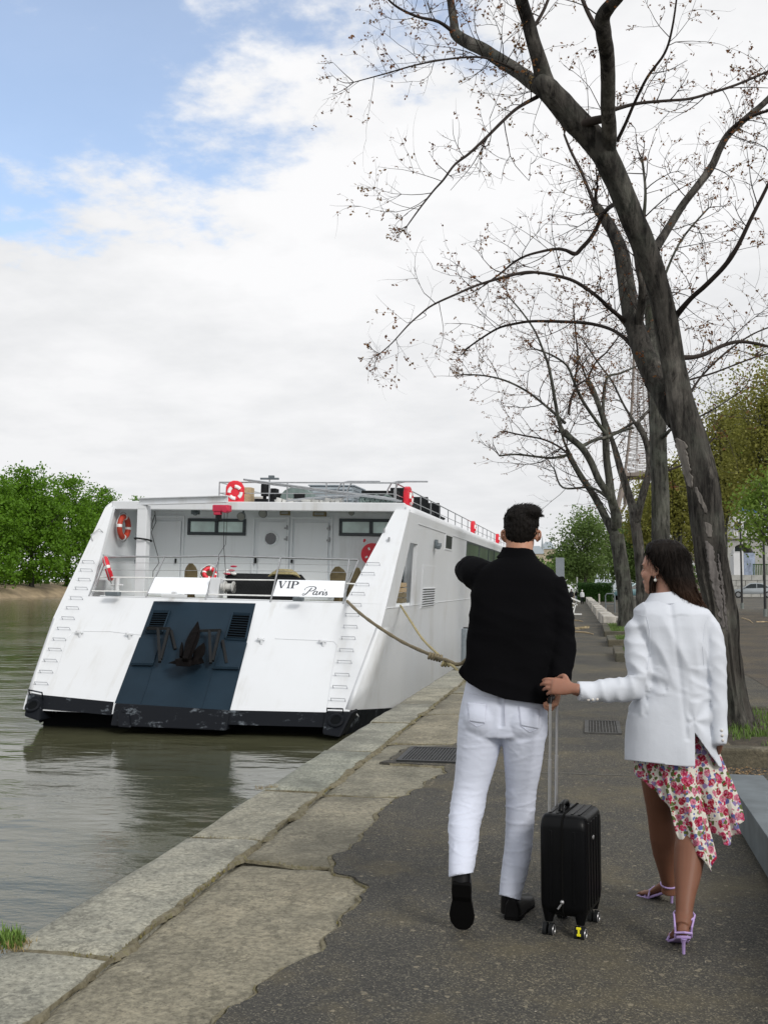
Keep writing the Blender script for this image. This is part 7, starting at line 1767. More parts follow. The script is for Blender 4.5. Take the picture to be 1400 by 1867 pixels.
def hand(mb, wrist, d, nrm, side, curls, thumb, k=1.0, spread=0.0):
    """palm and five bent fingers; nrm points out of the palm, side is where the thumb lies"""
    d = Vector(d).normalized(); nrm = Vector(nrm); nrm = (nrm - d * nrm.dot(d)).normalized(); s = d.cross(nrm) * side
    w_ = Vector(wrist); rs = []
    for u, hw, ht in ((-0.03, 0.024, 0.019), (0.0, 0.026, 0.019), (0.03, 0.036, 0.019), (0.06, 0.041, 0.017), (0.088, 0.041, 0.014), (0.097, 0.036, 0.009)):
        c = w_ + d * u * k; rs.append([c + s * (hw * k * math.cos(a)) + nrm * (ht * k * math.sin(a)) for a in [2 * PI * j / 16 for j in range(16)]])
    mb.rings(rs)
    for i, (off, ln) in enumerate(((0.0315, 0.074), (0.0105, 0.082), (-0.0105, 0.077), (-0.0315, 0.060))):
        p = w_ + d * (0.082 - 0.004 * abs(i - 1)) * k + s * off * k; a = 0.0; pts = [(p, 0.0093 * k)]
        dd0 = (d + s * spread * (1.5 - i) * 0.2).normalized()
        for j, (fr_, r_) in enumerate(((0.46, 0.0088), (0.30, 0.0080), (0.24, 0.0062))):
            a += curls[i][j]; dd = dd0 * math.cos(a) + nrm * math.sin(a); p = p + dd * ln * fr_ * k * 1.05; pts.append((p, r_ * k))
        limb_w(mb, pts, 10, 4)
    p = w_ + d * 0.022 * k + s * 0.028 * k; pts = [(p - s * 0.012 * k, 0.015 * k)]
    dd = (d * 0.62 + s * 0.72 + nrm * 0.25).normalized(); p1 = p + dd * 0.038 * k; pts.append((p1, 0.0125 * k))
    dd = (d * (0.85 - thumb * 0.3) + s * (0.45 - thumb) + nrm * (0.25 + thumb * 0.6)).normalized(); p2 = p1 + dd * 0.032 * k; pts.append((p2, 0.0102 * k))
    dd = (d * (0.9 - thumb * 0.6) + s * (0.2 - thumb * 1.3) + nrm * (0.3 + thumb * 0.7)).normalized(); p3 = p2 + dd * 0.026 * k; pts.append((p3, 0.0078 * k))
    limb_w(mb, pts, 10, 4)
def head_shape(mb, c, rz, k=1.0, female=False):
    """skull, jaw, brow, nose, lips, chin and ears; the face looks along the local +y axis turned by rz"""
    R_ = Matrix.Rotation(rz, 3, 'Z'); c = Vector(c)
    g = lambda x, y, z: c + R_ @ (Vector((x, y, z)) * k)
    mb.ball(g(0, -0.008, 0.030), (0.076 * k, 0.095 * k, 0.088 * k), 28, 18, R_)
    mb.ball(g(0, 0.020, -0.030), (0.063 * k, 0.068 * k, 0.075 * k), 24, 14, R_)
    mb.ball(g(0, 0.036, -0.066), (0.044 * k, 0.045 * k, 0.042 * k), 20, 12, R_)
    mb.ball(g(0, 0.070, -0.092), (0.021 * k, 0.018 * k, 0.018 * k), 14, 10, R_)
    mb.ball(g(0, 0.066, 0.026), (0.055 * k, 0.022 * k, 0.016 * k), 16, 10, R_)                 # brow
    for s in (-1, 1): mb.ball(g(s * 0.040, 0.060, -0.024), (0.021 * k, 0.022 * k, 0.022 * k), 12, 8, R_)   # cheeks
    mb.tube([g(0, 0.082, 0.018), g(0, 0.093, 0.0), g(0, 0.1015, -0.017), g(0, 0.092, -0.027)], [0.008 * k, 0.009 * k, 0.0105 * k, 0.008 * k], 12)
    for s in (-1, 1): mb.ball(g(s * 0.010, 0.088, -0.024), (0.007 * k, 0.009 * k, 0.006 * k), 10, 8, R_)
    mb.ball(g(0, 0.080, -0.054), (0.024 * k, 0.015 * k, 0.014 * k), 14, 8, R_); mb.ball(g(0, 0.074, -0.036), (0.026 * k, 0.018 * k, 0.016 * k), 14, 8, R_); mb.ball(g(0, 0.072, -0.074), (0.026 * k, 0.017 * k, 0.014 * k), 14, 8, R_)
    for s in (-1, 1):
        mb.ball(g(s * 0.077, -0.006, -0.006), (0.008 * k, 0.019 * k, 0.031 * k), 14, 10, R_ @ Matrix.Rotation(s * -0.35, 3, 'Z') @ Matrix.Rotation(-0.18, 3, 'X'))
        mb.torus(g(s * 0.083, -0.010, -0.002), 0.021 * k, 0.006 * k, R_ @ Vector((1, s * 0.35, 0)), 18, 6)
    return g
def face_parts(g, R_, root, k=1.0, brow='hairw', lip=None):
    M.setdefault('eyewhite', mat('eye_white', (0.75, 0.73, 0.70), 0.2)); M.setdefault('iris', mat('dark_brown_iris', (0.03, 0.015, 0.008), 0.15)); M.setdefault('lip', mat('soft_lip_red', (0.36, 0.10, 0.09), 0.45))
    for s in (-1, 1):
        e = MB().ball(g(s * 0.031, 0.0655, 0.004), 0.0115 * k, 14, 10).build('eye', M['eyewhite'], root); MB().ball(g(s * 0.031, 0.0725, 0.004), 0.0062 * k, 10, 8).build('iris', M['iris'], e)
        for dz_, r_ in ((0.0085, 0.0050), (-0.006, 0.0042)): MB().tube([g(s * 0.018, 0.072, 0.003 + dz_ * 0.4), g(s * 0.031, 0.0745, 0.004 + dz_), g(s * 0.046, 0.066, 0.003 + dz_ * 0.4)], [0.003 * k, r_ * k, 0.003 * k], 8).build('eyelid', M['skin'], e)
        MB().tube([g(s * 0.020, 0.077, 0.007), g(s * 0.032, 0.079, 0.0095), g(s * 0.047, 0.070, 0.006)], 0.0014 * k, 5).build('lashes', M[brow], e)
        MB().tube([g(s * 0.014, 0.086, 0.022), g(s * 0.032, 0.085, 0.029), g(s * 0.052, 0.070, 0.022)], [0.003 * k, 0.0036 * k, 0.002 * k], 6).build('eyebrow', M[brow], root)
    if lip:
        MB().ball(g(0, 0.0885, -0.051), (0.018 * k, 0.0085 * k, 0.0045 * k), 14, 8, R_).ball(g(0, 0.0880, -0.0575), (0.016 * k, 0.0085 * k, 0.005 * k), 14, 8, R_).build('lips', M['lip'], root)

# ------------------------------------------------------------------ the man
MAN = thing('person', 'man in black jacket and white jeans pointing ahead, back to the viewer', 'person', (-0.40, 4.75, 0), 'people walking on the quay path')
body = MB()
hc_ = P(949, 966, 4.845); hrz = 0.10
gm = head_shape(body, P(949, 975, 4.85), hrz, 0.99)
limb_px(body, [(947, 985, 4.83, 24), (946, 1005, 4.815, 25), (945, 1030, 4.80, 29), (944, 1050, 4.80, 34)])
loft_px(body, [(1050, 905, 985, 4.80, 0.06), (1100, 880, 990, 4.80, 0.075), (1200, 885, 985, 4.80, 0.07), (1290, 870, 980, 4.81, 0.075), (1320, 870, 965, 4.81, 0.07)])
limb_px(body, [(885, 1055, 4.80, 16), (856, 1045, 5.02, 15), (850, 1042, 5.12, 13), (848, 1037, 5.36, 11)])
limb_px(body, [(1000, 1055, 4.80, 16), (1018, 1150, 4.80, 14), (1023, 1200, 4.76, 13), (1021, 1244, 4.715, 11.5)])
limb_px(body, [(880, 1310, 4.81, 22), (853, 1470, 4.72, 17), (841, 1590, 4.50, 13)]); limb_px(body, [(955, 1310, 4.81, 22), (949, 1470, 4.85, 17), (930, 1630, 4.765, 13)])
body.ball(P(841, 1610, 4.49), 0.035); body.ball(P(930, 1650, 4.78), 0.04)
GR0, GR1 = P(1003, 1277, 4.615), P(1015, 1273, 4.755)                 # the suitcase grip
gm_ = (GR0 + GR1) / 2
hand(body, gm_ + Vector((0.018, 0.015, 0.066)), (-0.12, -0.05, -1.0), (-1.0, 0.1, 0.1), 1, [(0.45, 1.25, 1.0), (0.5, 1.3, 1.0), (0.5, 1.3, 1.0), (0.55, 1.25, 1.0)], 0.7)
wl_ = P(848, 1037, 5.36)
hand(body, wl_ + Vector((0.022, 0, 0)), (0.02, 1.0, 0.04), (0.3, 0, -1), 1, [(0.05, 0.05, 0.05), (0.9, 1.4, 0.9), (1.0, 1.4, 0.9), (1.0, 1.4, 0.9)], 0.5)
finish(solid(body, 0.0045, 2), 'body', M['skin'], MAN)
face_parts(gm, Matrix.Rotation(hrz, 3, 'Z'), MAN, 0.99, 'hairm')
# hair: short at the nape, swept up on top
hm = MB(); rows = []
for y, xl, xr, hd, hf in ((998, 934, 961, 0.070, 0.01), (990, 926, 969, 0.082, 0.01), (980, 922, 975, 0.092, 0.015), (968, 920, 979, 0.099, 0.03), (955, 919, 981.5, 0.102, 0.05), (944, 919.5, 982, 0.100, 0.095), (936, 922, 980.5, 0.094, 0.110), (929, 927, 976.5, 0.082, 0.108), (924, 934, 971, 0.064, 0.095), (920.5, 944, 965, 0.035, 0.06)):
    a, b2 = P(xl, y, 4.84), P(xr, y, 4.84); rows.append(ring_of((a + b2) / 2, (b2 - a).length / 2, hd, 44, 2.1, hf))
hm.rings(rows)
hm.ball(P(941, 941, 4.775), (0.045, 0.035, 0.032), 16, 10); hm.ball(P(966, 934, 4.80), (0.05, 0.06, 0.035), 16, 10)
hme = solid(hm, 0.006, 3)
hcen = P(945, 942, 4.80)
def hair_fn(co, n_):
    a = math.atan2(co.y - hc_.y, co.x - hc_.x); r_ = (co - hcen).length
    return 0.0045 * mnoise.noise(Vector((a * 16, r_ * 5, 1))) + 0.0025 * mnoise.noise(co * 95) + (0.004 * mnoise.noise(Vector((a * 40, co.z * 6, 4))) if co.z > 1.74 else 0.001 * mnoise.noise(co * 200))
displace(hme, hair_fn)
def strands(me, n, ln, r_, seed, flow, lift, drop=None):
    rs_ = random.Random(seed); mb = MB(); vs_ = me.vertices; N_ = len(vs_)
    for i in range(n):
        v = vs_[rs_.randrange(N_)]; p = v.co.copy(); nn_ = v.normal.copy()
        if drop and not drop(p): continue
        f_ = flow(p) + Vector((rs_.gauss(0, 0.22), rs_.gauss(0, 0.22), rs_.gauss(0, 0.22))); f_ = (f_ - nn_ * f_.dot(nn_)).normalized(); l_ = ln * rs_.uniform(0.5, 1.3); lf_ = lift * rs_.uniform(0.0, 1.4)
        p = p - nn_ * 0.001; mb.tube([p, p + f_ * l_ * 0.5 + nn_ * l_ * lf_ * 0.6, p + f_ * l_ + nn_ * l_ * lf_], [r_, r_ * 0.8, r_ * 0.2], 3, cap=False)
    return mb
hst = strands(hme, 1500, 0.024, 0.0011, 3, lambda p: Vector((0.9, 0.3, 0.3)), 0.16, lambda p: p.z > 1.785); h2_ = strands(hme, 2200, 0.011, 0.0009, 6, lambda p: Vector((0.1, 0.3, -1)), 0.12, lambda p: p.z < 1.80); hst.add(h2_.v, h2_.f)
hair = finish(hme, 'hair', M['hairm'], MAN); hst = hst.build('strands', M['hairm'], hair, fixn=False); hst['kind'] = 'stuff'
wsp = MB(); rw = random.Random(5)
for i in range(26):
    a = P(972 + rw.uniform(-3, 5), 940 + rw.uniform(-5, 5), 4.82 + rw.uniform(-0.03, 0.03)); b2 = P(983 + rw.uniform(0, 10), 941 + rw.uniform(-2.5, 2.5), 4.84 + rw.uniform(-0.02, 0.02))
    wsp.tube([a, a.lerp(b2, 0.5) + Vector((0, 0, 0.006)), b2], [0.0022, 0.0018, 0.0005], 4)
for i in range(60):
    x = rw.uniform(925, 978); y = 920 + 0.011 * (x - 955) ** 2; a = P(x, y + 4, 4.84 + rw.uniform(-0.05, 0.05)); b2 = a + Vector((rw.gauss(0.008, 0.008), rw.gauss(0, 0.01), rw.uniform(0.008, 0.020)))
    wsp.tube([a, b2], [0.0016, 0.0004], 4, cap=False)
w2 = wsp.build('loose_strands', M['hairm'], hair); w2['kind'] = 'stuff'
# jacket
jm = MB()
loft_px(jm, [(1000, 919, 969, 4.812, 0.066), (1010, 915, 973, 4.808, 0.070), (1019, 906, 981, 4.805, 0.078), (1028, 890, 994, 4.80, 0.09), (1040, 873, 1010, 4.80, 0.105), (1055, 864, 1018, 4.80, 0.118), (1080, 858, 1020, 4.80, 0.128), (1130, 855, 1016, 4.80, 0.135), (1180, 850, 1013, 4.80, 0.13), (1225, 845, 1009, 4.80, 0.13), (1260, 842, 1005, 4.80, 0.135), (1295, 841, 1004, 4.80, 0.138)], 2.5, 52)
limb_px(jm, [(886, 1056, 4.81, 32), (870, 1046, 4.88, 30), (860, 1042, 4.99, 27.5), (856, 1042, 5.10, 25), (850, 1041, 5.22, 21), (849, 1037, 5.34, 17)], 24)
limb_px(jm, [(1000, 1058, 4.80, 29), (1008, 1082, 4.80, 30), (1014, 1110, 4.80, 29), (1021, 1150, 4.80, 27), (1024, 1180, 4.785, 25.5), (1023, 1210, 4.755, 23), (1019, 1241, 4.72, 20)], 24)
jm.prism([P(833, 1226, 4.76), P(862, 1180, 4.76), P(862, 1262, 4.76)], (0, 0.06, 0))
jme = solid(jm, 0.008, 5)
def jacket_fn(co, n_):
    d = 0.004 * mnoise.noise(co * 7) + 0.0045 * (ridge(Vector((co.x * 5 + co.z * 4, co.y * 5, co.z * 9)), 1) - 0.6)
    if co.x > -0.20 and co.z < 1.48: d += 0.006 * mnoise.noise(Vector((co.x * 12, co.y * 12, co.z * 30 + co.x * 18)))       # gathers in the right sleeve
    if co.y > 4.9 and co.z > 1.4: d += 0.005 * mnoise.noise(Vector((co.x * 14, co.y * 26, co.z * 14)))
    if co.z < 1.12: d += 0.004 * mnoise.noise(Vector((co.x * 22, 0, co.z * 3)))
    return d
displace(jme, jacket_fn)
bm2 = bmesh.new(); bm2.from_mesh(jme)
def cut(bm_, a, b2, keep_up=True, clear=True):
    """trim along the plane through the eye and two photo points"""
    d1, d2 = ray(*a), ray(*b2); nn_ = d1.cross(d2).normalized()
    if (nn_.z > 0) != keep_up: nn_ = -nn_
    bmesh.ops.bisect_plane(bm_, geom=bm_.verts[:] + bm_.edges[:] + bm_.faces[:], plane_co=EYEP, plane_no=nn_, clear_inner=clear)
hemfaces = lambda bm_, zlim: None
cut(bm2, (831, 1226), (858, 1249)); cut(bm2, (846, 1241), (885, 1264)); cut(bm2, (872, 1258), (930, 1278)); cut(bm2, (915, 1274), (1004, 1286))
bm2.to_mesh(jme); bm2.free()
jk = finish(jme, 'jacket', M['blackcloth'], MAN)
sm_ = jk.modifiers.new('cloth', 'SOLIDIFY'); sm_.thickness = 0.004; sm_.offset = -1
# collar, sleeve cuff
cl_ = MB(); rows = []
for y, xl, xr, hd in ((1001, 917.5, 969, 0.071), (1000, 916, 971, 0.074), (1012, 911, 978, 0.078), (1020, 904, 984, 0.084), (1021, 908, 981, 0.080), (1008, 919, 970, 0.068)):
    a, b2 = P(xl, y, 4.81), P(xr, y, 4.81); rows.append(ring_of((a + b2) / 2, (b2 - a).length / 2, hd, 44, 2.1, None, -0.10))
cl_.rings(rows, cap=False).build('collar', M['blackcloth'], MAN)
# jeans
jn = MB()
loft_px(jn, [(1235, 852, 998, 4.81, 0.098), (1262, 846, 997, 4.81, 0.108), (1290, 840, 997, 4.81, 0.118), (1320, 836, 997.5, 4.81, 0.122), (1340, 835, 997, 4.81, 0.115)], 2.4, 44)
jn.ball(P(880, 1312, 4.755), (0.092, 0.078, 0.092), 20, 14); jn.ball(P(952, 1316, 4.755), (0.092, 0.078, 0.092), 20, 14)
limb_px(jn, [(877, 1318, 4.80, 41), (874, 1345, 4.80, 40.5), (867, 1390, 4.79, 36), (858, 1435, 4.77, 31.5), (852, 1470, 4.74, 31.5), (846, 1505, 4.68, 29), (844, 1545, 4.59, 26), (840, 1585, 4.50, 22.5), (840, 1603, 4.47, 21.5)], 28)
limb_px(jn, [(955, 1320, 4.80, 41), (954, 1345, 4.80, 40), (953, 1390, 4.82, 34.5), (950, 1435, 4.84, 28.5), (949, 1470, 4.85, 26.5), (947, 1510, 4.85, 25.5), (944, 1550, 4.83, 25), (936, 1595, 4.80, 23), (930, 1628, 4.775, 20), (928, 1648, 4.77, 19.5)], 28)
jnm = solid(jn, 0.0065, 4)
def jeans_fn(co, n_):
    z = co.z; left = co.x < -0.405
    def band(z0, w_): return math.exp(-((z - z0) / w_) ** 2)
    kz = 0.50 if left else 0.49
    amp = 0.55 * band(kz - 0.02, 0.10) + 0.35 * band(0.80, 0.10) + (0.5 * band(0.33, 0.08) if left else 0.4 * band(0.2, 0.10)) + 0.12
    s = 1.0 if left else -1.0
    u = co.x * 10 * s + mnoise.noise(Vector((co.x * 4, co.y * 4, z * 2.0))) * 1.6
    w1 = math.sin((z * 44 + u * 1.3) * 1.0) * (0.5 + 0.5 * mnoise.noise(Vector((co.x * 9, co.y * 9, z * 7)))); w2_ = ridge(Vector((co.x * 6 + z * 3 * s, co.y * 6, z * 21)), 1.2)
    w3_ = ridge(Vector((co.x * 7 - z * 6 * s, co.y * 7, z * 26)), 1.5); w4_ = ridge(Vector((co.x * 4 + z * 9 * s, co.y * 4 + 7, z * 12)), 1.4)
    d = 0.62 * amp * (0.0008 * w1 + 0.016 * max(0, w2_ - 0.62) + 0.017 * max(0, w3_ - 0.66)) + 0.004 * max(0, w4_ - 0.7) * (0.3 + amp) + 0.002 * mnoise.noise(co * 6)
    if 0.86 < z < 1.03 and co.y < 4.8: d -= 0.010 * math.exp(-((co.x + 0.395) / 0.010) ** 2)               # seat seam
    return d
displace(jnm, jeans_fn)
bm2 = bmesh.new(); bm2.from_mesh(jnm)
for cx_, cut_pts, up_ in ((True, ((815, 1600), (866, 1590)), 1), (False, ((905, 1630), (955, 1643)), 1)):
    d1, d2 = ray(*cut_pts[0]), ray(*cut_pts[1]); nn_ = d1.cross(d2).normalized(); nn_ = nn_ if nn_.z > 0 else -nn_
    geom = [f for f in bm2.faces if (f.calc_center_median().x < -0.43) == cx_ and f.calc_center_median().z < 0.5]
    es = {e for f in geom for e in f.edges}; vs_ = {v for f in geom for v in f.verts}
    bmesh.ops.bisect_plane(bm2, geom=list(vs_) + list(es) + geom, plane_co=EYEP, plane_no=nn_, clear_inner=True)
bm2.to_mesh(jnm); bm2.free()
bvj = bvh_of(jnm); jo = finish(jnm, 'jeans', M['jeans'], MAN)
sm_ = jo.modifiers.new('cloth', 'SOLIDIFY'); sm_.thickness = 0.003; sm_.offset = -1
M['stitch'] = cloth_mat('denim_seam', (0.56, 0.575, 0.66), 600, 0.2)
for q4 in (((852, 1281), (886, 1283), (884, 1319), (855, 1315)), ((945, 1287), (984, 1292), (981, 1329), (949, 1323))):
    o = drape(bvj, q4, 12, 12, 0.0012).build('back_pocket', M['jeans'], jo, fixn=False)
    s_ = o.modifiers.new('t', 'SOLIDIFY'); s_.thickness = 0.0015; s_.offset = 0
    ln = line_on(bvj, [q4[0], q4[3], ((q4[2][0] + q4[3][0]) / 2, q4[2][1] + 6), q4[2], q4[1], q4[0]], 0.0010, 0.0022); ln.build('pocket_seam', M['stitch'], jo)
for pts in (((919, 1272), (920, 1300), (921, 1330)), ((850, 1262), (885, 1270), (920, 1274), (960, 1282), (995, 1286))):
    ln = line_on(bvj, pts, 0.0014, 0.0015); ln.build('seam', M['stitch'], jo) if ln.v else None
# shoes
def shoe(name_pts, parent, lab=None):
    heel, toe, up, w_ = name_pts; heel = Vector(heel); toe = Vector(toe); d = (toe - heel); ln = d.length; d.normalize(); up = Vector(up); up = (up - d * up.dot(d)).normalized(); s = d.cross(up)
    prof_ = ((-0.02, 0.030, 0.072), (0.0, 0.034, 0.078), (0.10, 0.037, 0.082), (0.25, 0.036, 0.080), (0.38, 0.036, 0.066), (0.55, 0.043, 0.055), (0.70, 0.048, 0.046), (0.85, 0.043, 0.036), (0.96, 0.028, 0.026), (1.0, 0.014, 0.016))
    mb = MB(); rs = []
    for u, hw, ht in prof_:
        c = heel + d * (ln * u); k = w_ / 0.048
        rs.append([c + s * (hw * k * math.cos(a)) + up * (max(0.004, 0.012 + ht * max(0, math.sin(a)) ** 0.8)) if math.sin(a) > 0 else c + s * (hw * k * math.cos(a)) + up * 0.010 for a in [2 * PI * j / 24 for j in range(24)]])
    o = mb.rings(rs).build('shoe', M['leather'], parent)
    sm = MB(); rs = []
    for u, hw, ht in prof_:
        c = heel + d * (ln * u) - d * 0.002; k = w_ / 0.048 * 1.06; th = 0.022 if u < 0.30 else 0.012
        rs.append([c + s * (hw * k) + up * 0.011, c - s * (hw * k) + up * 0.011, c - s * (hw * k * 0.97) + up * (0.011 - th), c + s * (hw * k * 0.97) + up * (0.011 - th)])
    sm.rings(rs).build('sole', M['sole'], o, smooth=False, bevel=0.003)
    return o
hl, tl = P(841, 1612, 4.455), P(842, 1705, 4.56); tl.z = max(tl.z, 0.012)
sh1 = shoe((hl, tl, (0, 1, 0.35), 0.052), MAN); limb_w(MB(), [(P(840, 1590, 4.50), 0.04), (P(841, 1615, 4.49), 0.042)]).build('ankle_cuff', M['leather'], MAN)
hr_ = P(933, 1676, 4.735); hr_.z = 0.018
sh2 = shoe((hr_, hr_ + Vector((0.055, 0.27, 0)), (0, 0, 1), 0.048), MAN); limb_w(MB(), [(P(929, 1630, 4.775), 0.038), (P(930, 1662, 4.78), 0.044)]).build('ankle_cuff', M['leather'], MAN)

# ------------------------------------------------------------------ the woman
WOM = thing('person', 'woman in white blazer and floral skirt looking left, holding the hand of the man', 'person', (0.33, 4.75, 0), 'people walking on the quay path')
wb = MB(); wc = Vector((0.318, 4.838, 1.555)); wrz = math.radians(58)
gw_ = head_shape(wb, wc, wrz, 0.97, True)
limb_w(wb, [(wc + Vector((0.012, -0.012, -0.03)), 0.050), (wc + Vector((0.018, -0.03, -0.09)), 0.050), (wc + Vector((0.022, -0.055, -0.15)), 0.058), (wc + Vector((0.022, -0.075, -0.2)), 0.07)])
loft_px(wb, [(1110, 1185, 1262, 4.755, 0.05), (1150, 1178, 1278, 4.755, 0.065), (1230, 1190, 1275, 4.76, 0.06), (1300, 1172, 1285, 4.765, 0.075), (1370, 1172, 1285, 4.77, 0.08), (1400, 1180, 1280, 4.775, 0.07)])
limb_px(wb, [(1166, 1130, 4.75, 13), (1165, 1190, 4.71, 12), (1163, 1243, 4.68, 11.5), (1110, 1256, 4.66, 11.5), (1062, 1259, 4.635, 11), (1046, 1256, 4.61, 11)], 16)
limb_px(wb, [(1290, 1130, 4.74, 13), (1302, 1200, 4.73, 12), (1307, 1290, 4.70, 11), (1312, 1346, 4.675, 10)], 16)
# legs
limb_px(wb, [(1199, 1385, 4.80, 34), (1199, 1425, 4.86, 30), (1201, 1465, 4.93, 24.5), (1203, 1490, 4.96, 22.5), (1208, 1525, 4.99, 24), (1212, 1555, 5.02, 22.5), (1216, 1590, 5.05, 15.5), (1219, 1612, 5.08, 13), (1219, 1628, 5.09, 14)], 22)
limb_px(wb, [(1258, 1385, 4.80, 27), (1260, 1430, 4.785, 28), (1262, 1480, 4.745, 26.5), (1261, 1512, 4.70, 26), (1257, 1550, 4.66, 28), (1253, 1590, 4.61, 24.5), (1249, 1630, 4.55, 18), (1247, 1655, 4.515, 15.5), (1246, 1680, 4.49, 15.5)], 22)
def foot(mb, heel, ball, toe, w_=0.036):
    heel, ball, toe = Vector(heel), Vector(ball), Vector(toe); d = (ball - heel).normalized(); s = Vector((d.y, -d.x, 0)).normalized(); up = Vector((0, 0, 1)); rs = []
    for c, hw, ht in ((heel - d * 0.022, 0.014, 0.024), (heel - d * 0.010, 0.024, 0.045), (heel + d * 0.02, 0.028, 0.060), (heel.lerp(ball, 0.4), 0.028, 0.056), (heel.lerp(ball, 0.75), 0.034, 0.044), (ball, 0.040, 0.032), (ball.lerp(toe, 0.55), 0.038, 0.024), (toe, 0.026, 0.014)):
        k = w_ / 0.036; rs.append([c + s * (hw * k * math.cos(a)) + up * (ht * 0.5 + ht * 0.5 * math.sin(a)) for a in [2 * PI * j / 16 for j in range(16)]])
    mb.rings(rs); e = toe - ball
    for i in range(5):
        b2 = ball.lerp(toe, 0.75) + s * (0.030 - 0.0145 * i) * (1 if s.x * 1 else 1); mb.tube([b2 + up * 0.012, b2 + e * (0.45 - 0.05 * i) + up * 0.010], [0.0085, 0.0065], 8)
RH = Vector((0.349, 4.452, 0.078)); RBl = Vector((0.338, 4.585, 0.018)); RT = Vector((0.333, 4.645, 0.012))
LH = P(1222, 1640, 5.13); LH.z = 0.072; LBl = Vector((LH.x - 0.075, LH.y + 0.075, 0.018)); LT = Vector((LH.x - 0.125, LH.y + 0.105, 0.012))
foot(wb, RH, RBl, RT); foot(wb, LH, LBl, LT)
limb_w(wb, [(P(1246, 1670, 4.50), 0.037), (RH + Vector((0, 0.012, 0.035)), 0.033)]); limb_w(wb, [(P(1219, 1615, 5.085), 0.034), (LH + Vector((0, 0.012, 0.035)), 0.031)])
# left hand takes the man's hand on the grip
hand(wb, P(1044, 1255, 4.605), (-1.0, 0.08, 0.10), (-0.05, 0.9, -0.42), -1, [(0.15, 0.40, 0.35), (0.20, 0.45, 0.4), (0.30, 0.5, 0.45), (0.40, 0.55, 0.5)], 0.5, 0.95)
hand(wb, P(1312, 1345, 4.675), (0.0, 0.75, -0.62), (-1, 0.1, 0), 1, [(0.6, 0.9, 0.6)] * 4, 0.4, 0.9)
wbm = solid(wb, 0.0045, 2); bvw = bvh_of(wbm)
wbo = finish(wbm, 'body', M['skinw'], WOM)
face_parts(gw_, Matrix.Rotation(wrz, 3, 'Z'), WOM, 0.97, 'hairw', True)
ep = gw_(-0.086, -0.012, -0.046); er = MB().ball(ep, 0.0075, 12, 8).build('earring', M['pearl'], WOM); MB().tube([ep, ep + Vector((0, 0, 0.018))], 0.0015, 5).build('earring_hook', M['steel'], er)
# hair: close over the crown, long at the back, the ends lifted to the right by the wind
hw_ = MB(); rows = []
fd = Vector((-math.sin(wrz), math.cos(wrz), 0))
def hring(c, rx, ry, front_cut):
    out_ = []
    for j in range(44):
        a = 2 * PI * j / 44; v = Vector((math.cos(a) * rx, math.sin(a) * ry, 0)); al = v.normalized().dot(fd)
        k = 1.0
        if al > 0.25: k = 1 - front_cut * min(1, (al - 0.25) / 0.4)
        out_.append(c + v * k)
    return out_
sk0 = wc + Vector((0.006, -0.004, 0.0))
for z, rx, ry, fc, dx_, dy_ in ((0.138, 0.020, 0.020, 0, 0.008, -0.004), (0.133, 0.048, 0.045, 0.0, 0.006, -0.004), (0.118, 0.074, 0.070, 0.0, 0.006, -0.004), (0.098, 0.089, 0.083, 0.04, 0.008, -0.006), (0.072, 0.097, 0.091, 0.12, 0.011, -0.010), (0.045, 0.099, 0.094, 0.26, 0.016, -0.014), (0.018, 0.092, 0.092, 0.42, 0.026, -0.020), (-0.010, 0.082, 0.088, 0.6, 0.040, -0.028), (-0.040, 0.075, 0.078, 0.6, 0.051, -0.042), (-0.075, 0.070, 0.060, 0.5, 0.064, -0.060), (-0.105, 0.060, 0.045, 0.3, 0.080, -0.078), (-0.135, 0.042, 0.030, 0.1, 0.102, -0.090), (-0.155, 0.018, 0.014, 0, 0.116, -0.094)):
    rows.append(hring(sk0 + Vector((dx_, dy_, z)), rx, ry, fc))
hw_.rings(rows[::-1])
hwm = solid(hw_, 0.006, 3)
def whair_fn(co, n_):
    a = math.atan2(co.y - wc.y + 0.02, co.x - wc.x - 0.02 - max(0, 1.53 - co.z) * 0.4)
    return 0.0045 * mnoise.noise(Vector((a * 13, co.z * 4, 2))) + 0.003 * mnoise.noise(Vector((a * 34, co.z * 7, 8)))
displace(hwm, whair_fn)
hst = strands(hwm, 2600, 0.065, 0.0010, 4, lambda p: Vector((0.30 if p.z < 1.56 else 0.05, -0.12, -1)), 0.05, lambda p: p.z < 1.66)
wh = finish(hwm, 'hair', M['hairw'], WOM); hst = hst.build('strands', M['hairw'], wh, fixn=False); hst['kind'] = 'stuff'
st2 = MB(); rw = random.Random(15)
for i in range(150):
    t0 = rw.random(); a = sk0 + Vector((0.055 + 0.065 * t0 + rw.gauss(0, 0.012), -0.06 - 0.045 * rw.random(), -0.07 - 0.045 * rw.random())); ln = rw.uniform(0.05, 0.10)
    b2 = a + Vector((0.018 + 0.03 * rw.random(), rw.gauss(-0.006, 0.01), -ln)); st2.tube([a, a.lerp(b2, 0.5) + Vector((-0.004, -0.004, 0)), b2], [0.0035, 0.003, 0.0008], 5, cap=False)
for i in range(34):   # a lock in front of the neck below the ear, and strands in the wind
    a = gw_(-0.068 + rw.gauss(0, 0.006), 0.012 + rw.gauss(0, 0.006), -0.04 + rw.gauss(0, 0.006)); b2 = a + Vector((-0.004 + rw.gauss(0, 0.006), rw.gauss(-0.01, 0.006), -rw.uniform(0.05, 0.10))); st2.tube([a, a.lerp(b2, 0.5) + Vector((-0.004, 0, 0)), b2], [0.0026, 0.0022, 0.0006], 4, cap=False)
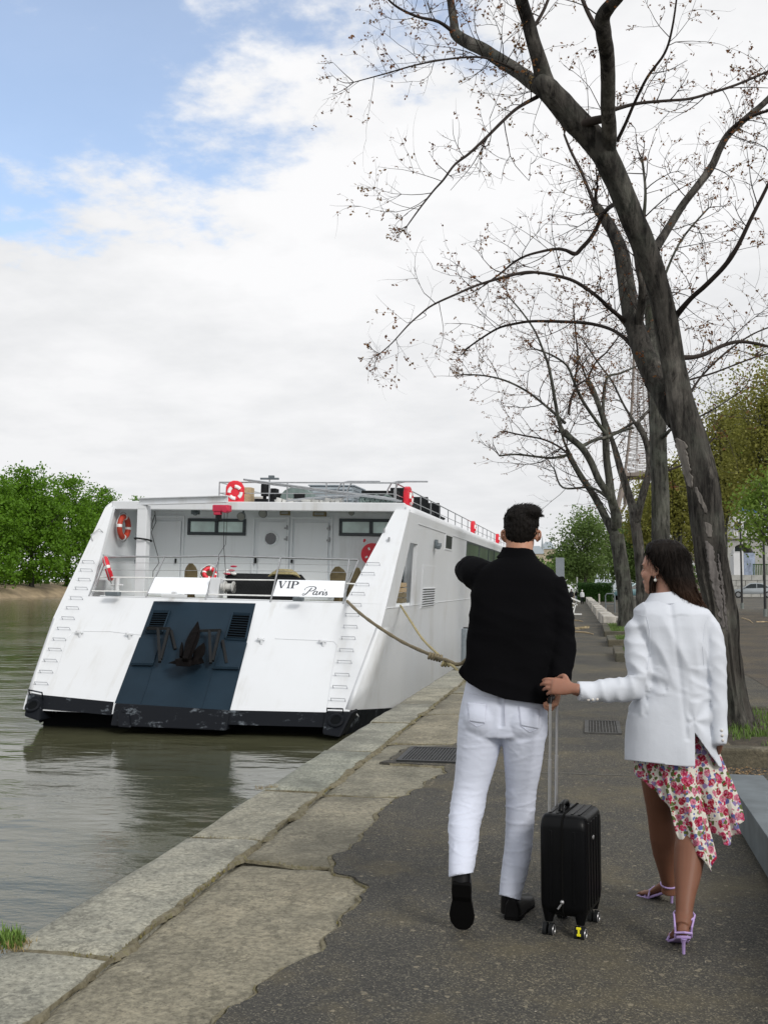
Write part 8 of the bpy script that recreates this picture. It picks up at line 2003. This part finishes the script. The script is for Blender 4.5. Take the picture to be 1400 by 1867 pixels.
for i in range(30):
    a = sk0 + Vector((0.09 + rw.gauss(0, 0.008), -0.02 + rw.gauss(0, 0.02), 0.0 - 0.12 * rw.random())); b2 = a + Vector((0.012 + rw.random() * 0.03, 0, -rw.uniform(0.05, 0.11))); st2.tube([a, a.lerp(b2, 0.5) + Vector((0.006, 0, 0.004)), b2], [0.0016, 0.0014, 0.0004], 4, cap=False)
o = st2.build('loose_strands', M['hairw'], wh); o['kind'] = 'stuff'
# blazer
bz = MB()
loft_px(bz, [(1088, 1188, 1240, 4.775, 0.062), (1096, 1180, 1254, 4.772, 0.075), (1103, 1166, 1272, 4.768, 0.086), (1111, 1152, 1291, 4.764, 0.096), (1120, 1150, 1297, 4.76, 0.105), (1140, 1154, 1294, 4.757, 0.118), (1180, 1168, 1289, 4.755, 0.125), (1215, 1172, 1288, 4.755, 0.120), (1240, 1169, 1290, 4.757, 0.122), (1270, 1160, 1295, 4.76, 0.13), (1290, 1147, 1299, 4.763, 0.137), (1320, 1142, 1304, 4.765, 0.142), (1360, 1140, 1309, 4.767, 0.146), (1410, 1139, 1316, 4.77, 0.15)], 2.5, 56)
limb_px(bz, [(1172, 1134, 4.758, 21), (1165, 1148, 4.745, 25), (1163, 1185, 4.715, 24.5), (1166, 1222, 4.69, 23), (1162, 1246, 4.68, 23), (1144, 1255, 4.672, 22.5), (1120, 1258, 4.667, 21.5), (1090, 1260, 4.65, 20), (1052, 1261, 4.625, 19.5)], 24)
limb_px(bz, [(1278, 1132, 4.75, 20), (1290, 1148, 4.745, 23), (1299, 1190, 4.735, 21.5), (1304, 1240, 4.72, 19.5), (1307, 1290, 4.70, 17.5), (1310, 1330, 4.68, 15), (1312, 1358, 4.665, 13)], 24)
bzm = solid(bz, 0.0075, 4)
AX, AY = 1266, 1342
pa_ = P(AX, 1316, 4.62)
def blazer_fn(co, n_):
    d = 0.0035 * mnoise.noise(co * 6)
    arm = co.x < 0.235 and co.z > 0.93
    if arm:
        if co.z > 1.10: d += 0.010 * (ridge(Vector((co.x * 7 + co.z * 9, co.y * 7, co.z * 6 - co.x * 4)), 1.4) - 0.5)       # slanting drag lines in the upper sleeve
        else: d += 0.010 * (ridge(Vector((co.x * 17, co.y * 8, co.z * 8 + co.x * 5)), 1.3) - 0.5) * (0.4 + 0.6 * min(1, (co.x + 0.06) / 0.16))
        return d
    if co.x > 0.50 and co.z < 1.33: return d + 0.006 * (ridge(Vector((co.x * 9, co.y * 8, co.z * 11 + co.x * 6)), 1.2) - 0.5)
    if co.y < 4.78:
        xs = co.x - 0.365
        if 1.05 < co.z < 1.36: d += 0.011 * (ridge(Vector((xs * 11 + co.z * 2.5, 3, co.z * 3.2)), 1.3) - 0.55) * math.exp(-((co.z - 1.2) / 0.13) ** 2)
        d -= 0.006 * math.exp(-((xs - (1.15 - co.z) * 0.10) / 0.010) ** 2) * (1 if co.z > 0.83 else 0)                          # centre back seam
        if co.z < 1.0:
            v = co - pa_; an_ = math.atan2(v.z, v.x); r_ = math.hypot(v.x, v.z)
            if v.x > -0.03: d += 0.006 * math.sin(an_ * 5.0 + 0.4) * math.exp(-((r_ - 0.08) / 0.07) ** 2)                       # folds that run into the top of the vent
        if 1.02 < co.z < 1.14: d += 0.008 * (ridge(Vector((xs * 5, 9, co.z * 17 + xs * 9)), 1.2) - 0.5) * (1 if abs(xs) > 0.05 else 0.3)
        if co.z < 1.02 and co.x < 0.36: d += 0.0045 * mnoise.noise(Vector((xs * 7, 2, co.z * 2)))
    return d
displace(bzm, blazer_fn)
bm2 = bmesh.new(); bm2.from_mesh(bzm)
cut(bm2, (1138, 1385), (1266, 1400)); cut(bm2, (1266, 1398), (1330, 1398))
# the vent: cut its two edges cleanly, then take out the wedge at the back
for a, b2 in (((AX, AY - 6), (AX + 0.5, 1402)), ((AX, AY - 6), (1312, 1399))):
    d1, d2 = ray(*a), ray(*b2); nn_ = d1.cross(d2).normalized()
    gf = [f for f in bm2.faces if f.calc_center_median().y < 4.77 and f.calc_center_median().z < 0.95]
    es = {e for f in gf for e in f.edges}; vs_ = {v for f in gf for v in f.verts}
    bmesh.ops.bisect_plane(bm2, geom=list(vs_) + list(es) + gf, plane_co=EYEP, plane_no=nn_)
def project(p):
    v = Vector(p) - EYEP; z = v.dot(_f); return CX + F * v.dot(_r) / z, CY - F * v.dot(_u) / z
dead = []
for f in bm2.faces:
    c = f.calc_center_median()
    if c.y < 4.76 and c.z < 0.95:
        x, y = project(c)
        if y > AY - 6 and x > AX + 0.25 * (y - AY + 6) / 60 and x < AX + (1312 - AX) * (y - AY + 6) / (1399 - AY + 6): dead.append(f)
bmesh.ops.delete(bm2, geom=dead, context='FACES')
dead = [f for f in bm2.faces if f.normal.z < -0.8 and f.calc_center_median().z < 0.74]
bm2.to_mesh(bzm); bm2.free()
bvb = bvh_of(bzm); bo_ = finish(bzm, 'blazer', M['blazer'], WOM)
sm_ = bo_.modifiers.new('cloth', 'SOLIDIFY'); sm_.thickness = 0.005; sm_.offset = -1
rows = []
for y, xl, xr, hd, Yc in ((1083, 1187, 1233, 0.058, 4.785), (1079.5, 1185, 1234, 0.062, 4.782), (1090, 1178, 1247, 0.073, 4.776), (1100, 1168, 1262, 0.086, 4.772), (1106, 1172, 1258, 0.076, 4.772)):
    a, b2 = P(xl, y, Yc), P(xr, y, Yc); rows.append(ring_of((a + b2) / 2, (b2 - a).length / 2, hd, 44, 2.1, None, 0.10))
MB().rings(rows, cap=False).build('collar', M['blazer'], WOM)
M['button'] = mat('pale_horn_button', (0.55, 0.52, 0.48), 0.3)
for x, y in ((1072, 1276), (1080, 1275.5), (1088, 1275)):
    d = ray(x, y).normalized(); h = bvb.ray_cast(EYEP, d)[0]
    if h is not None: MB().ball(h - d * 0.002, (0.0065, 0.004, 0.0065), 12, 6).build('cuff_button', M['button'], bo_)
for x, y in ((1315, 1332), (1316, 1341), (1317, 1350)):
    d = ray(x, y).normalized(); h = bvb.ray_cast(EYEP, d)[0]
    if h is not None: MB().ball(h - d * 0.002, (0.006, 0.004, 0.006), 12, 6).build('cuff_button', M['button'], bo_)
for pts in (((1054, 1242), (1054, 1262), (1056, 1281)), ((1150, 1118), (1178, 1124), (1184, 1150), (1184, 1190), (1178, 1230)), ((1292, 1119), (1284, 1140), (1280, 1180), (1283, 1225))):
    ln = line_on(bvb, pts, 0.0012, 0.0008); ln.build('seam', M['blazer'], bo_) if ln.v else None
# skirt
def floral():
    m, t, b = newmat('floral_print_cotton')
    cream = (0.70, 0.67, 0.60)
    def blobs(scale, off, r0, r1):
        v = voro(t, scale, 'F1', off=off); n_ = nz(t, scale * 2.2, 3, 0.6, off=off); d = MATHT(t, 'ADD', v.outputs['Distance'], MATHT(t, 'MULTIPLY', MATHT(t, 'SUBTRACT', n_, 0.5), 0.55)); s_ = t.nodes.new('ShaderNodeSeparateColor'); t.links.new(v.outputs['Color'], s_.inputs[0]); return ramp(t, d, [(r0, 1.0), (r1, 0.0)]), s_, d
    c = cream
    f, s_, d = blobs(42, (1, 5, 2), 0.47, 0.53); on = ramp(t, s_.outputs[2], [(0.0, 0.0), (0.30, 1.0)], 'CONSTANT')
    c = mixc(t, MATHT(t, 'MULTIPLY', f, on), c, ramp(t, s_.outputs[0], [(0.0, (0.10, 0.13, 0.04)), (0.35, (0.20, 0.24, 0.10)), (0.5, (0.12, 0.14, 0.34)), (0.8, (0.28, 0.22, 0.42))], 'CONSTANT'))
    f, s_, d = blobs(32, (4, 2, 7), 0.50, 0.56); on = ramp(t, s_.outputs[1], [(0.0, 0.0), (0.22, 1.0)], 'CONSTANT')
    pet = ramp(t, s_.outputs[0], [(0.0, (0.33, 0.008, 0.030)), (0.4, (0.52, 0.035, 0.11)), (0.75, (0.60, 0.19, 0.28))], 'CONSTANT')
    pet = mixc(t, ramp(t, d, [(0.05, 0.2), (0.13, 0.85), (0.20, 0.05), (0.29, 0.8), (0.36, 0.1)]), pet, (0.20, 0.004, 0.03))
    pet = mixc(t, ramp(t, nz(t, 110, 3, 0.6), [(0.50, 0.0), (0.66, 0.7)]), pet, (0.68, 0.42, 0.46))
    c = mixc(t, MATHT(t, 'MULTIPLY', f, on), c, pet)
    f, s_, d = blobs(78, (9, 1, 3), 0.36, 0.42); on = ramp(t, s_.outputs[1], [(0.0, 0.0), (0.58, 1.0)], 'CONSTANT')
    c = mixc(t, MATHT(t, 'MULTIPLY', f, on), c, ramp(t, s_.outputs[0], [(0.0, (0.42, 0.015, 0.05)), (0.4, (0.58, 0.13, 0.25)), (0.7, (0.16, 0.18, 0.40)), (0.85, (0.16, 0.2, 0.07))], 'CONSTANT'))
    t.links.new(c, b.inputs['Base Color']); b.inputs['Roughness'].default_value = 0.8; b.inputs['Specular IOR Level'].default_value = 0.2
    tr = t.nodes.new('ShaderNodeBsdfTranslucent'); t.links.new(c, tr.inputs[0]); mx = t.nodes.new('ShaderNodeMixShader'); mx.inputs[0].default_value = 0.2
    t.links.new(b.outputs[0], mx.inputs[1]); t.links.new(tr.outputs[0], mx.inputs[2]); t.links.new(mx.outputs[0], t.nodes['Material Output'].inputs[0]); bump(t, b, nz(t, 500, 2), 0.2, 0.0006); return m
M['floral'] = floral()
TOPX = (1156, 1306); HEM = [(1157, 1396, 4.80), (1165, 1412, 4.765), (1176, 1428, 4.735), (1190, 1440, 4.715), (1204, 1450, 4.705), (1216, 1464, 4.695), (1224, 1482, 4.685), (1228, 1503, 4.67), (1234, 1524, 4.655), (1244, 1538, 4.635), (1258, 1550, 4.615), (1272, 1561, 4.595), (1284, 1572, 4.585), (1292, 1586, 4.58), (1298, 1588, 4.60), (1299, 1568, 4.64), (1294, 1548, 4.67), (1290, 1528, 4.69), (1295, 1520, 4.685), (1307, 1523, 4.665), (1318, 1536, 4.66), (1326, 1542, 4.67), (1331, 1534, 4.70), (1333, 1522, 4.715), (1341, 1519, 4.70), (1347, 1508, 4.70), (1348, 1490, 4.73), (1347, 1468, 4.76)]
FRH = [(1340, 1468, 4.83), (1325, 1478, 4.88), (1300, 1482, 4.92), (1270, 1476, 4.95), (1240, 1464, 4.97), (1210, 1446, 4.96), (1185, 1424, 4.93), (1166, 1404, 4.87)]
def dense(lst, k):
    vs_ = [Vector(p) for p in lst]; return smooth_path(vs_, k)
hemb = dense(HEM, 4); hemf = dense(FRH, 5); hem_all = hemb + hemf; nh = len(hem_all); nb_ = len(hemb); rows = []
NV = 26
for j in range(NV + 1):
    v = j / NV; row = []
    for i, h in enumerate(hem_all):
        if i < nb_: u = i / (nb_ - 1); ux = u ** 0.9; a = PI + ux * PI
        else: u = (i - nb_ + 1) / (nh - nb_ + 1); a = u * PI
        tx = 1228 + 68 * math.cos(a); tY = 4.775 + 0.092 * math.sin(a)
        T_ = P(tx, 1330, tY); H_ = P(h.x, h.y, h.z)
        p = T_.lerp(H_, v)
        hip = 0.010 * max(0, v - 0.45)
        c_ = Vector((P(1231, 1330, 4.775).x, 4.775, p.z)); out_d = Vector((p.x - c_.x, p.y - c_.y, 0)); out_d = out_d.normalized() if out_d.length > 1e-4 else Vector((0, -1, 0))
        ph = i / nh * 2 * PI
        fold = (0.010 * math.sin(i * 0.42 + 1.5 * math.sin(v * 3)) + 0.006 * math.sin(i * 0.95 + v * 4)) * max(0, v - 0.25) * 1.25
        if i < nb_ and h.x > 1285: fold += 0.022 * math.sin(i * 0.75 + v * 6.0) * max(0, v - 0.35)
        p = p + out_d * (hip + fold); row.append(p)
    rows.append(row)
sk_m = MB().rings(rows, cap=False)
so_ = sk_m.build('skirt', M['floral'], WOM, ang=180); s_ = so_.modifiers.new('sub', 'SUBSURF'); s_.levels = 1; s_.render_levels = 1; s_ = so_.modifiers.new('cloth', 'SOLIDIFY'); s_.thickness = 0.0015
# sandals
def sandal(heel, ball, toe, parent, ankle_c, ar):
    heel, ball, toe = Vector(heel), Vector(ball), Vector(toe); d = (ball - heel).normalized(); s = Vector((d.y, -d.x, 0)).normalized(); up = Vector((0, 0, 1)); mb = MB(); rs = []
    for c, hw in ((heel - d * 0.024, 0.014), (heel - d * 0.014, 0.028), (heel + d * 0.015, 0.031), (heel.lerp(ball, 0.5), 0.027), (ball, 0.042), (ball.lerp(toe, 0.6), 0.040), (toe + (toe - ball) * 0.35, 0.028)):
        rs.append([c + s * hw + up * 0.001, c - s * hw + up * 0.001, c - s * hw - up * 0.010, c + s * hw - up * 0.010])
    sd_ = mb.rings(rs).build('sandal', M['lilac'], parent, bevel=0.002)
    hb_ = heel - d * 0.012; MB().tube([hb_ - up * 0.006, hb_ - up * 0.025 + d * 0.004, Vector((hb_.x, hb_.y, 0.0)) + d * 0.006], [0.016, 0.0075, 0.0055], 12).build('heel', M['lilac'], sd_)
    n = 22; ax = Vector((0, -0.25, 1)).normalized(); a1 = ax.orthogonal().normalized(); a2 = ax.cross(a1)
    MB().tube([Vector(ankle_c) + a1 * ar * math.cos(2 * PI * i / n) + a2 * ar * math.sin(2 * PI * i / n) for i in range(n)], 0.0042, 6, closed=True).build('ankle_strap', M['lilac'], sd_)
    for k, (u, h) in enumerate(((0.92, 0.036), (1.15, 0.030))):
        c = heel.lerp(ball, u); MB().tube([c + s * 0.043, c + s * 0.030 + up * h * 0.8, c + up * h * 1.12, c - s * 0.030 + up * h * 0.8, c - s * 0.043], 0.0045, 6).build('toe_strap', M['lilac'], sd_)
    MB().tube([heel + s * 0.030, heel + s * 0.033 + up * 0.035 - d * 0.012, Vector(ankle_c) + s * ar - d * 0.01], 0.0042, 6).tube([heel - s * 0.030, heel - s * 0.033 + up * 0.035 - d * 0.012, Vector(ankle_c) - s * ar - d * 0.01], 0.0042, 6).build('side_strap', M['lilac'], sd_)
    MB().tube([heel + s * 0.032, heel + s * 0.032 + up * 0.012 - d * 0.012, heel - d * 0.034 + up * 0.012, heel - s * 0.032 + up * 0.012 - d * 0.012, heel - s * 0.032], 0.005, 6).build('heel_strap', M['lilac'], sd_)
sandal(RH, RBl, RT, WOM, P(1246.5, 1668, 4.505), 0.041); sandal(LH, LBl, LT, WOM, P(1219, 1612, 5.082), 0.037)

# ------------------------------------------------------------------ the suitcase between them
SU = thing('suitcase', 'black hard shell cabin suitcase standing between the couple', 'suitcase', (-0.095, 4.705, 0))
SU.rotation_euler = (0, 0, math.radians(-13)); ORG[SU.name] = Vector((0, 0, 0))
M['shell'] = mat('black_ribbed_shell', (0.0022, 0.0024, 0.003), 0.36, var=0.2, scale=8, bmp=0.25, bscale=220, bdist=0.001, spec=0.15)
M['zip'] = mat('black_zip_tape', (0.004, 0.004, 0.004), 0.9, spec=0.1); M['silverpull'] = mat('dull_silver', (0.35, 0.35, 0.36), 0.4, 0.7)
def rrect(hx_, hy_, r_, n=6):
    out_ = []
    for cx_, cy_, a0 in ((hx_ - r_, hy_ - r_, 0), (-hx_ + r_, hy_ - r_, 90), (-hx_ + r_, -hy_ + r_, 180), (hx_ - r_, -hy_ + r_, 270)):
        for k in range(n + 1):
            a = math.radians(a0 + 90 * k / n); out_.append((cx_ + r_ * math.cos(a), cy_ + r_ * math.sin(a)))
    return out_
def half_shell(sgn):
    """one moulded half: a tray lying along x, ribs running up it"""
    mb = MB(); rs = []; hy, hz_ = 0.158, 0.212; zc = 0.30
    for x, k in ((0.004, 1.0), (0.060, 1.0), (0.082, 0.985), (0.094, 0.945), (0.0985, 0.88), (0.0985, 0.5), (0.0985, 0.02)):
        ring = []
        for u, v in rrect(hy * k, hz_ * (k if k > 0.5 else k), 0.05 * k + 0.002, 8):
            rib = 0.0
            if k < 0.95 or x > 0.09: rib = 0
            ring.append(Vector((sgn * x, u, zc + v)))
        rs.append(ring)
    mb.rings(rs); return mb
for sgn in (-1, 1):
    sh = half_shell(sgn).build('shell', M['shell'], SU, ang=50)
    for k in range(5):
        y = -0.10 + 0.05 * k; MB().box((sgn * 0.099, y, 0.30), (0.005, 0.020, 0.36)).build('rib', M['shell'], sh, bevel=0.002)
    for k in (-1, 1):      # ribs carry over the top
        MB().box((sgn * (0.032 + 0.0), 0.0, 0.5125), (0.012, 0.22, 0.004)).build('top_rib', M['shell'], sh, bevel=0.0015) if k > 0 else MB().box((sgn * 0.062, 0.0, 0.5125), (0.012, 0.22, 0.004)).build('top_rib', M['shell'], sh, bevel=0.0015)
    MB().box((sgn * 0.05, -0.1585, 0.30), (0.012, 0.004, 0.30)).build('front_rib', M['shell'], sh, bevel=0.0015)
zp = MB(); zr = rrect(0.1595, 0.2135, 0.05, 8); zp.tube([(0, u, 0.30 + v) for u, v in zr], 0.0042, 6, closed=True); zp.build('zip', M['zip'], SU)
MB().tube([(0.0, -0.163, 0.155), (-0.018, -0.167, 0.128)], 0.004, 6).ball((0, -0.165, 0.158), 0.009, 10, 6).build('zip_pull', M['silverpull'], SU)
MB().ball((0.1015, -0.02, 0.405), (0.004, 0.016, 0.009), 12, 6).build('badge', M['silverpull'], SU)
tb_ = MB().tube([(-0.03, -0.06, 0.512), (-0.03, -0.05, 0.532), (-0.03, 0.0, 0.540), (-0.03, 0.05, 0.532), (-0.03, 0.06, 0.512)], 0.011, 10).build('carry_handle', M['shell'], SU)
for x in (-0.068, 0.068):
    for y in (-0.122, 0.122):
        MB().tube([(x, y, 0.125), (x, y, 0.098), (x, y - 0.004, 0.062)], [0.030, 0.026, 0.017], 14).build('wheel_housing', M['shell'], SU)
        for dx_ in (-0.0135, 0.0135):
            wv_ = MB().cyl((x + dx_ - 0.008, y - 0.012, 0.029), (x + dx_ + 0.008, y - 0.012, 0.029), 0.029, 20).build('wheel', M['rubber'], SU)
            MB().torus((x + dx_ + math.copysign(0.0085, dx_), y - 0.012, 0.029), 0.020, 0.0025, (1, 0, 0), 20, 6).build('rim', M['silverpull'], wv_)
MB().box((0.068, -0.164, 0.058), (0.020, 0.006, 0.010)).box((0.068, -0.164, 0.044), (0.009, 0.005, 0.02)).box((0.068, -0.163, 0.031), (0.017, 0.006, 0.010)).build('wheel_clip', M['yellow'], SU, smooth=False, bevel=0.002)
Ri = Matrix.Rotation(math.radians(13), 3, 'Z')
def su_local(p): return Ri @ (Vector(p) - Vector((-0.095, 4.705, 0)))
M['pole'] = mat('brushed_aluminium_pole', (0.50, 0.50, 0.50), 0.35, 0.85, 0.08, 30)
for (x, y), top in (((1001.5, 1484), GR0), ((1013.5, 1470), GR1)):
    l0 = su_local(P(x, y, 4.64 if x < 1008 else 4.77)); l1 = su_local(top); l0 = l1 + (l0 - l1) * ((0.50 - l1.z) / (l0.z - l1.z)); m_ = l1.lerp(l0, 0.52)
    po_ = MB().tube([l1, m_], 0.0058, 10).build('inner_pole', M['pole'], SU); MB().tube([m_, l0], 0.0075, 10).build('outer_pole', M['pole'], SU)
g0, g1 = su_local(GR0), su_local(GR1); e = (g1 - g0).normalized() * 0.012
MB().tube([g0 - e + Vector((0, 0, -0.012)), g0 - e * 0.6 + Vector((0, 0, 0.006)), g0.lerp(g1, 0.5) + Vector((0, 0, 0.012)), g1 + e * 0.6 + Vector((0, 0, 0.006)), g1 + e + Vector((0, 0, -0.012))], [0.010, 0.012, 0.013, 0.012, 0.010], 12).build('grip', M['shell'], SU)

# ------------------------------------------------------------------ three far walkers
def walker(lab, x, ybase, ytop, top_m, leg_m, hair_m, rz, bag=False):
    b0 = gz(x, ybase); hgt = (ybase - ytop) / depth_px(b0); k = hgt / 1.72
    o = thing('person', lab, 'person', b0, 'people walking on the quay path'); o.rotation_euler = (0, 0, rz); ORG[o.name] = Vector((0, 0, 0))
    b_m = MB(); g = head_shape(b_m, Vector((0, 0.01, 1.60)) * k, 0, k)
    V3 = lambda x_, y_, z_: Vector((x_, y_, z_)) * k
    limb_w(b_m, [(V3(0, 0, 1.52), 0.05 * k), (V3(0, 0, 1.40), 0.06 * k)]); limb_w(b_m, [(V3(0, 0, 1.38), 0.10 * k), (V3(0, 0, 1.1), 0.10 * k), (V3(0, 0, 0.92), 0.11 * k)])
    for s in (-1, 1):
        limb_w(b_m, [(V3(s * 0.17, 0, 1.38), 0.04 * k), (V3(s * 0.22, 0, 1.1), 0.035 * k), (V3(s * 0.23, 0.06, 0.88), 0.03 * k)]); hand(b_m, V3(s * 0.23, 0.06, 0.87), (0, 0.1, -1), (-s, 0, 0), s, [(0.3, 0.4, 0.3)] * 4, 0.3, k)
        limb_w(b_m, [(V3(s * 0.09, 0, 0.9), 0.075 * k), (V3(s * 0.10, s * 0.10, 0.48), 0.05 * k), (V3(s * 0.10, s * 0.20 - 0.04, 0.09), 0.035 * k)])
    finish(solid(b_m, 0.012 * k, 1), 'body', M['skin'], o)
    t_m = MB().rings([ring_of(V3(0, 0, z), rx * k, ry * k, 24, 2.4) for z, rx, ry in ((0.86, 0.20, 0.15), (1.0, 0.19, 0.14), (1.2, 0.19, 0.14), (1.36, 0.19, 0.13), (1.43, 0.15, 0.10), (1.47, 0.08, 0.08))])
    for s in (-1, 1): limb_w(t_m, [(V3(s * 0.15, 0, 1.38), 0.075 * k), (V3(s * 0.21, 0, 1.1), 0.06 * k), (V3(s * 0.23, 0.05, 0.90), 0.05 * k)])
    tm = solid(t_m, 0.015 * k, 2); displace(tm, lambda co, n_: 0.008 * mnoise.noise(co * 9)); finish(tm, 'coat', M[top_m], o)
    l_m = MB()
    for s in (-1, 1): limb_w(l_m, [(V3(s * 0.09, 0, 0.93), 0.11 * k), (V3(s * 0.10, s * 0.10, 0.48), 0.075 * k), (V3(s * 0.10, s * 0.20 - 0.04, 0.10), 0.06 * k)])
    finish(solid(l_m, 0.015 * k, 2), 'trousers', M[leg_m], o)
    for s in (-1, 1): MB().ball(V3(s * 0.10, s * 0.20, 0.05), (0.05 * k, 0.12 * k, 0.05 * k), 12, 8).build('shoe', M['leather'], o)
    MB().ball(V3(0, -0.012, 1.655), (0.086 * k, 0.10 * k, 0.082 * k), 16, 10).ball(V3(0, -0.04, 1.58), (0.075 * k, 0.06 * k, 0.07 * k), 14, 8).build('hair', M[hair_m], o)
    if bag: MB().box(V3(0.30, 0.03, 0.72), (0.10 * k, 0.26 * k, 0.24 * k)).tube([V3(0.30, -0.05, 0.84), V3(0.27, 0.03, 0.98), V3(0.30, 0.11, 0.84)], 0.012 * k, 6).build('handbag', M['leather'], o, smooth=False)
M['palecoat'] = cloth_mat('pale_grey_jacket', (0.50, 0.51, 0.53)); M['darkcloth'] = cloth_mat('dark_coat', (0.012, 0.012, 0.015)); M['whitehair'] = mat('white_hair', (0.6, 0.6, 0.58), 0.7)
walker('white haired walker in a pale jacket with a dark bag on the far path', 1061, 1102, 1075.5, 'palecoat', 'darkcloth', 'whitehair', 0.05, True)
walker('far walker all in black left of the white haired one', 1041.5, 1101, 1074, 'darkcloth', 'darkcloth', 'hairm', -0.1)
walker('shorter dark clothed walker between the two other far walkers', 1050.5, 1097, 1076, 'darkcloth', 'jeans', 'hairm', 0.1)
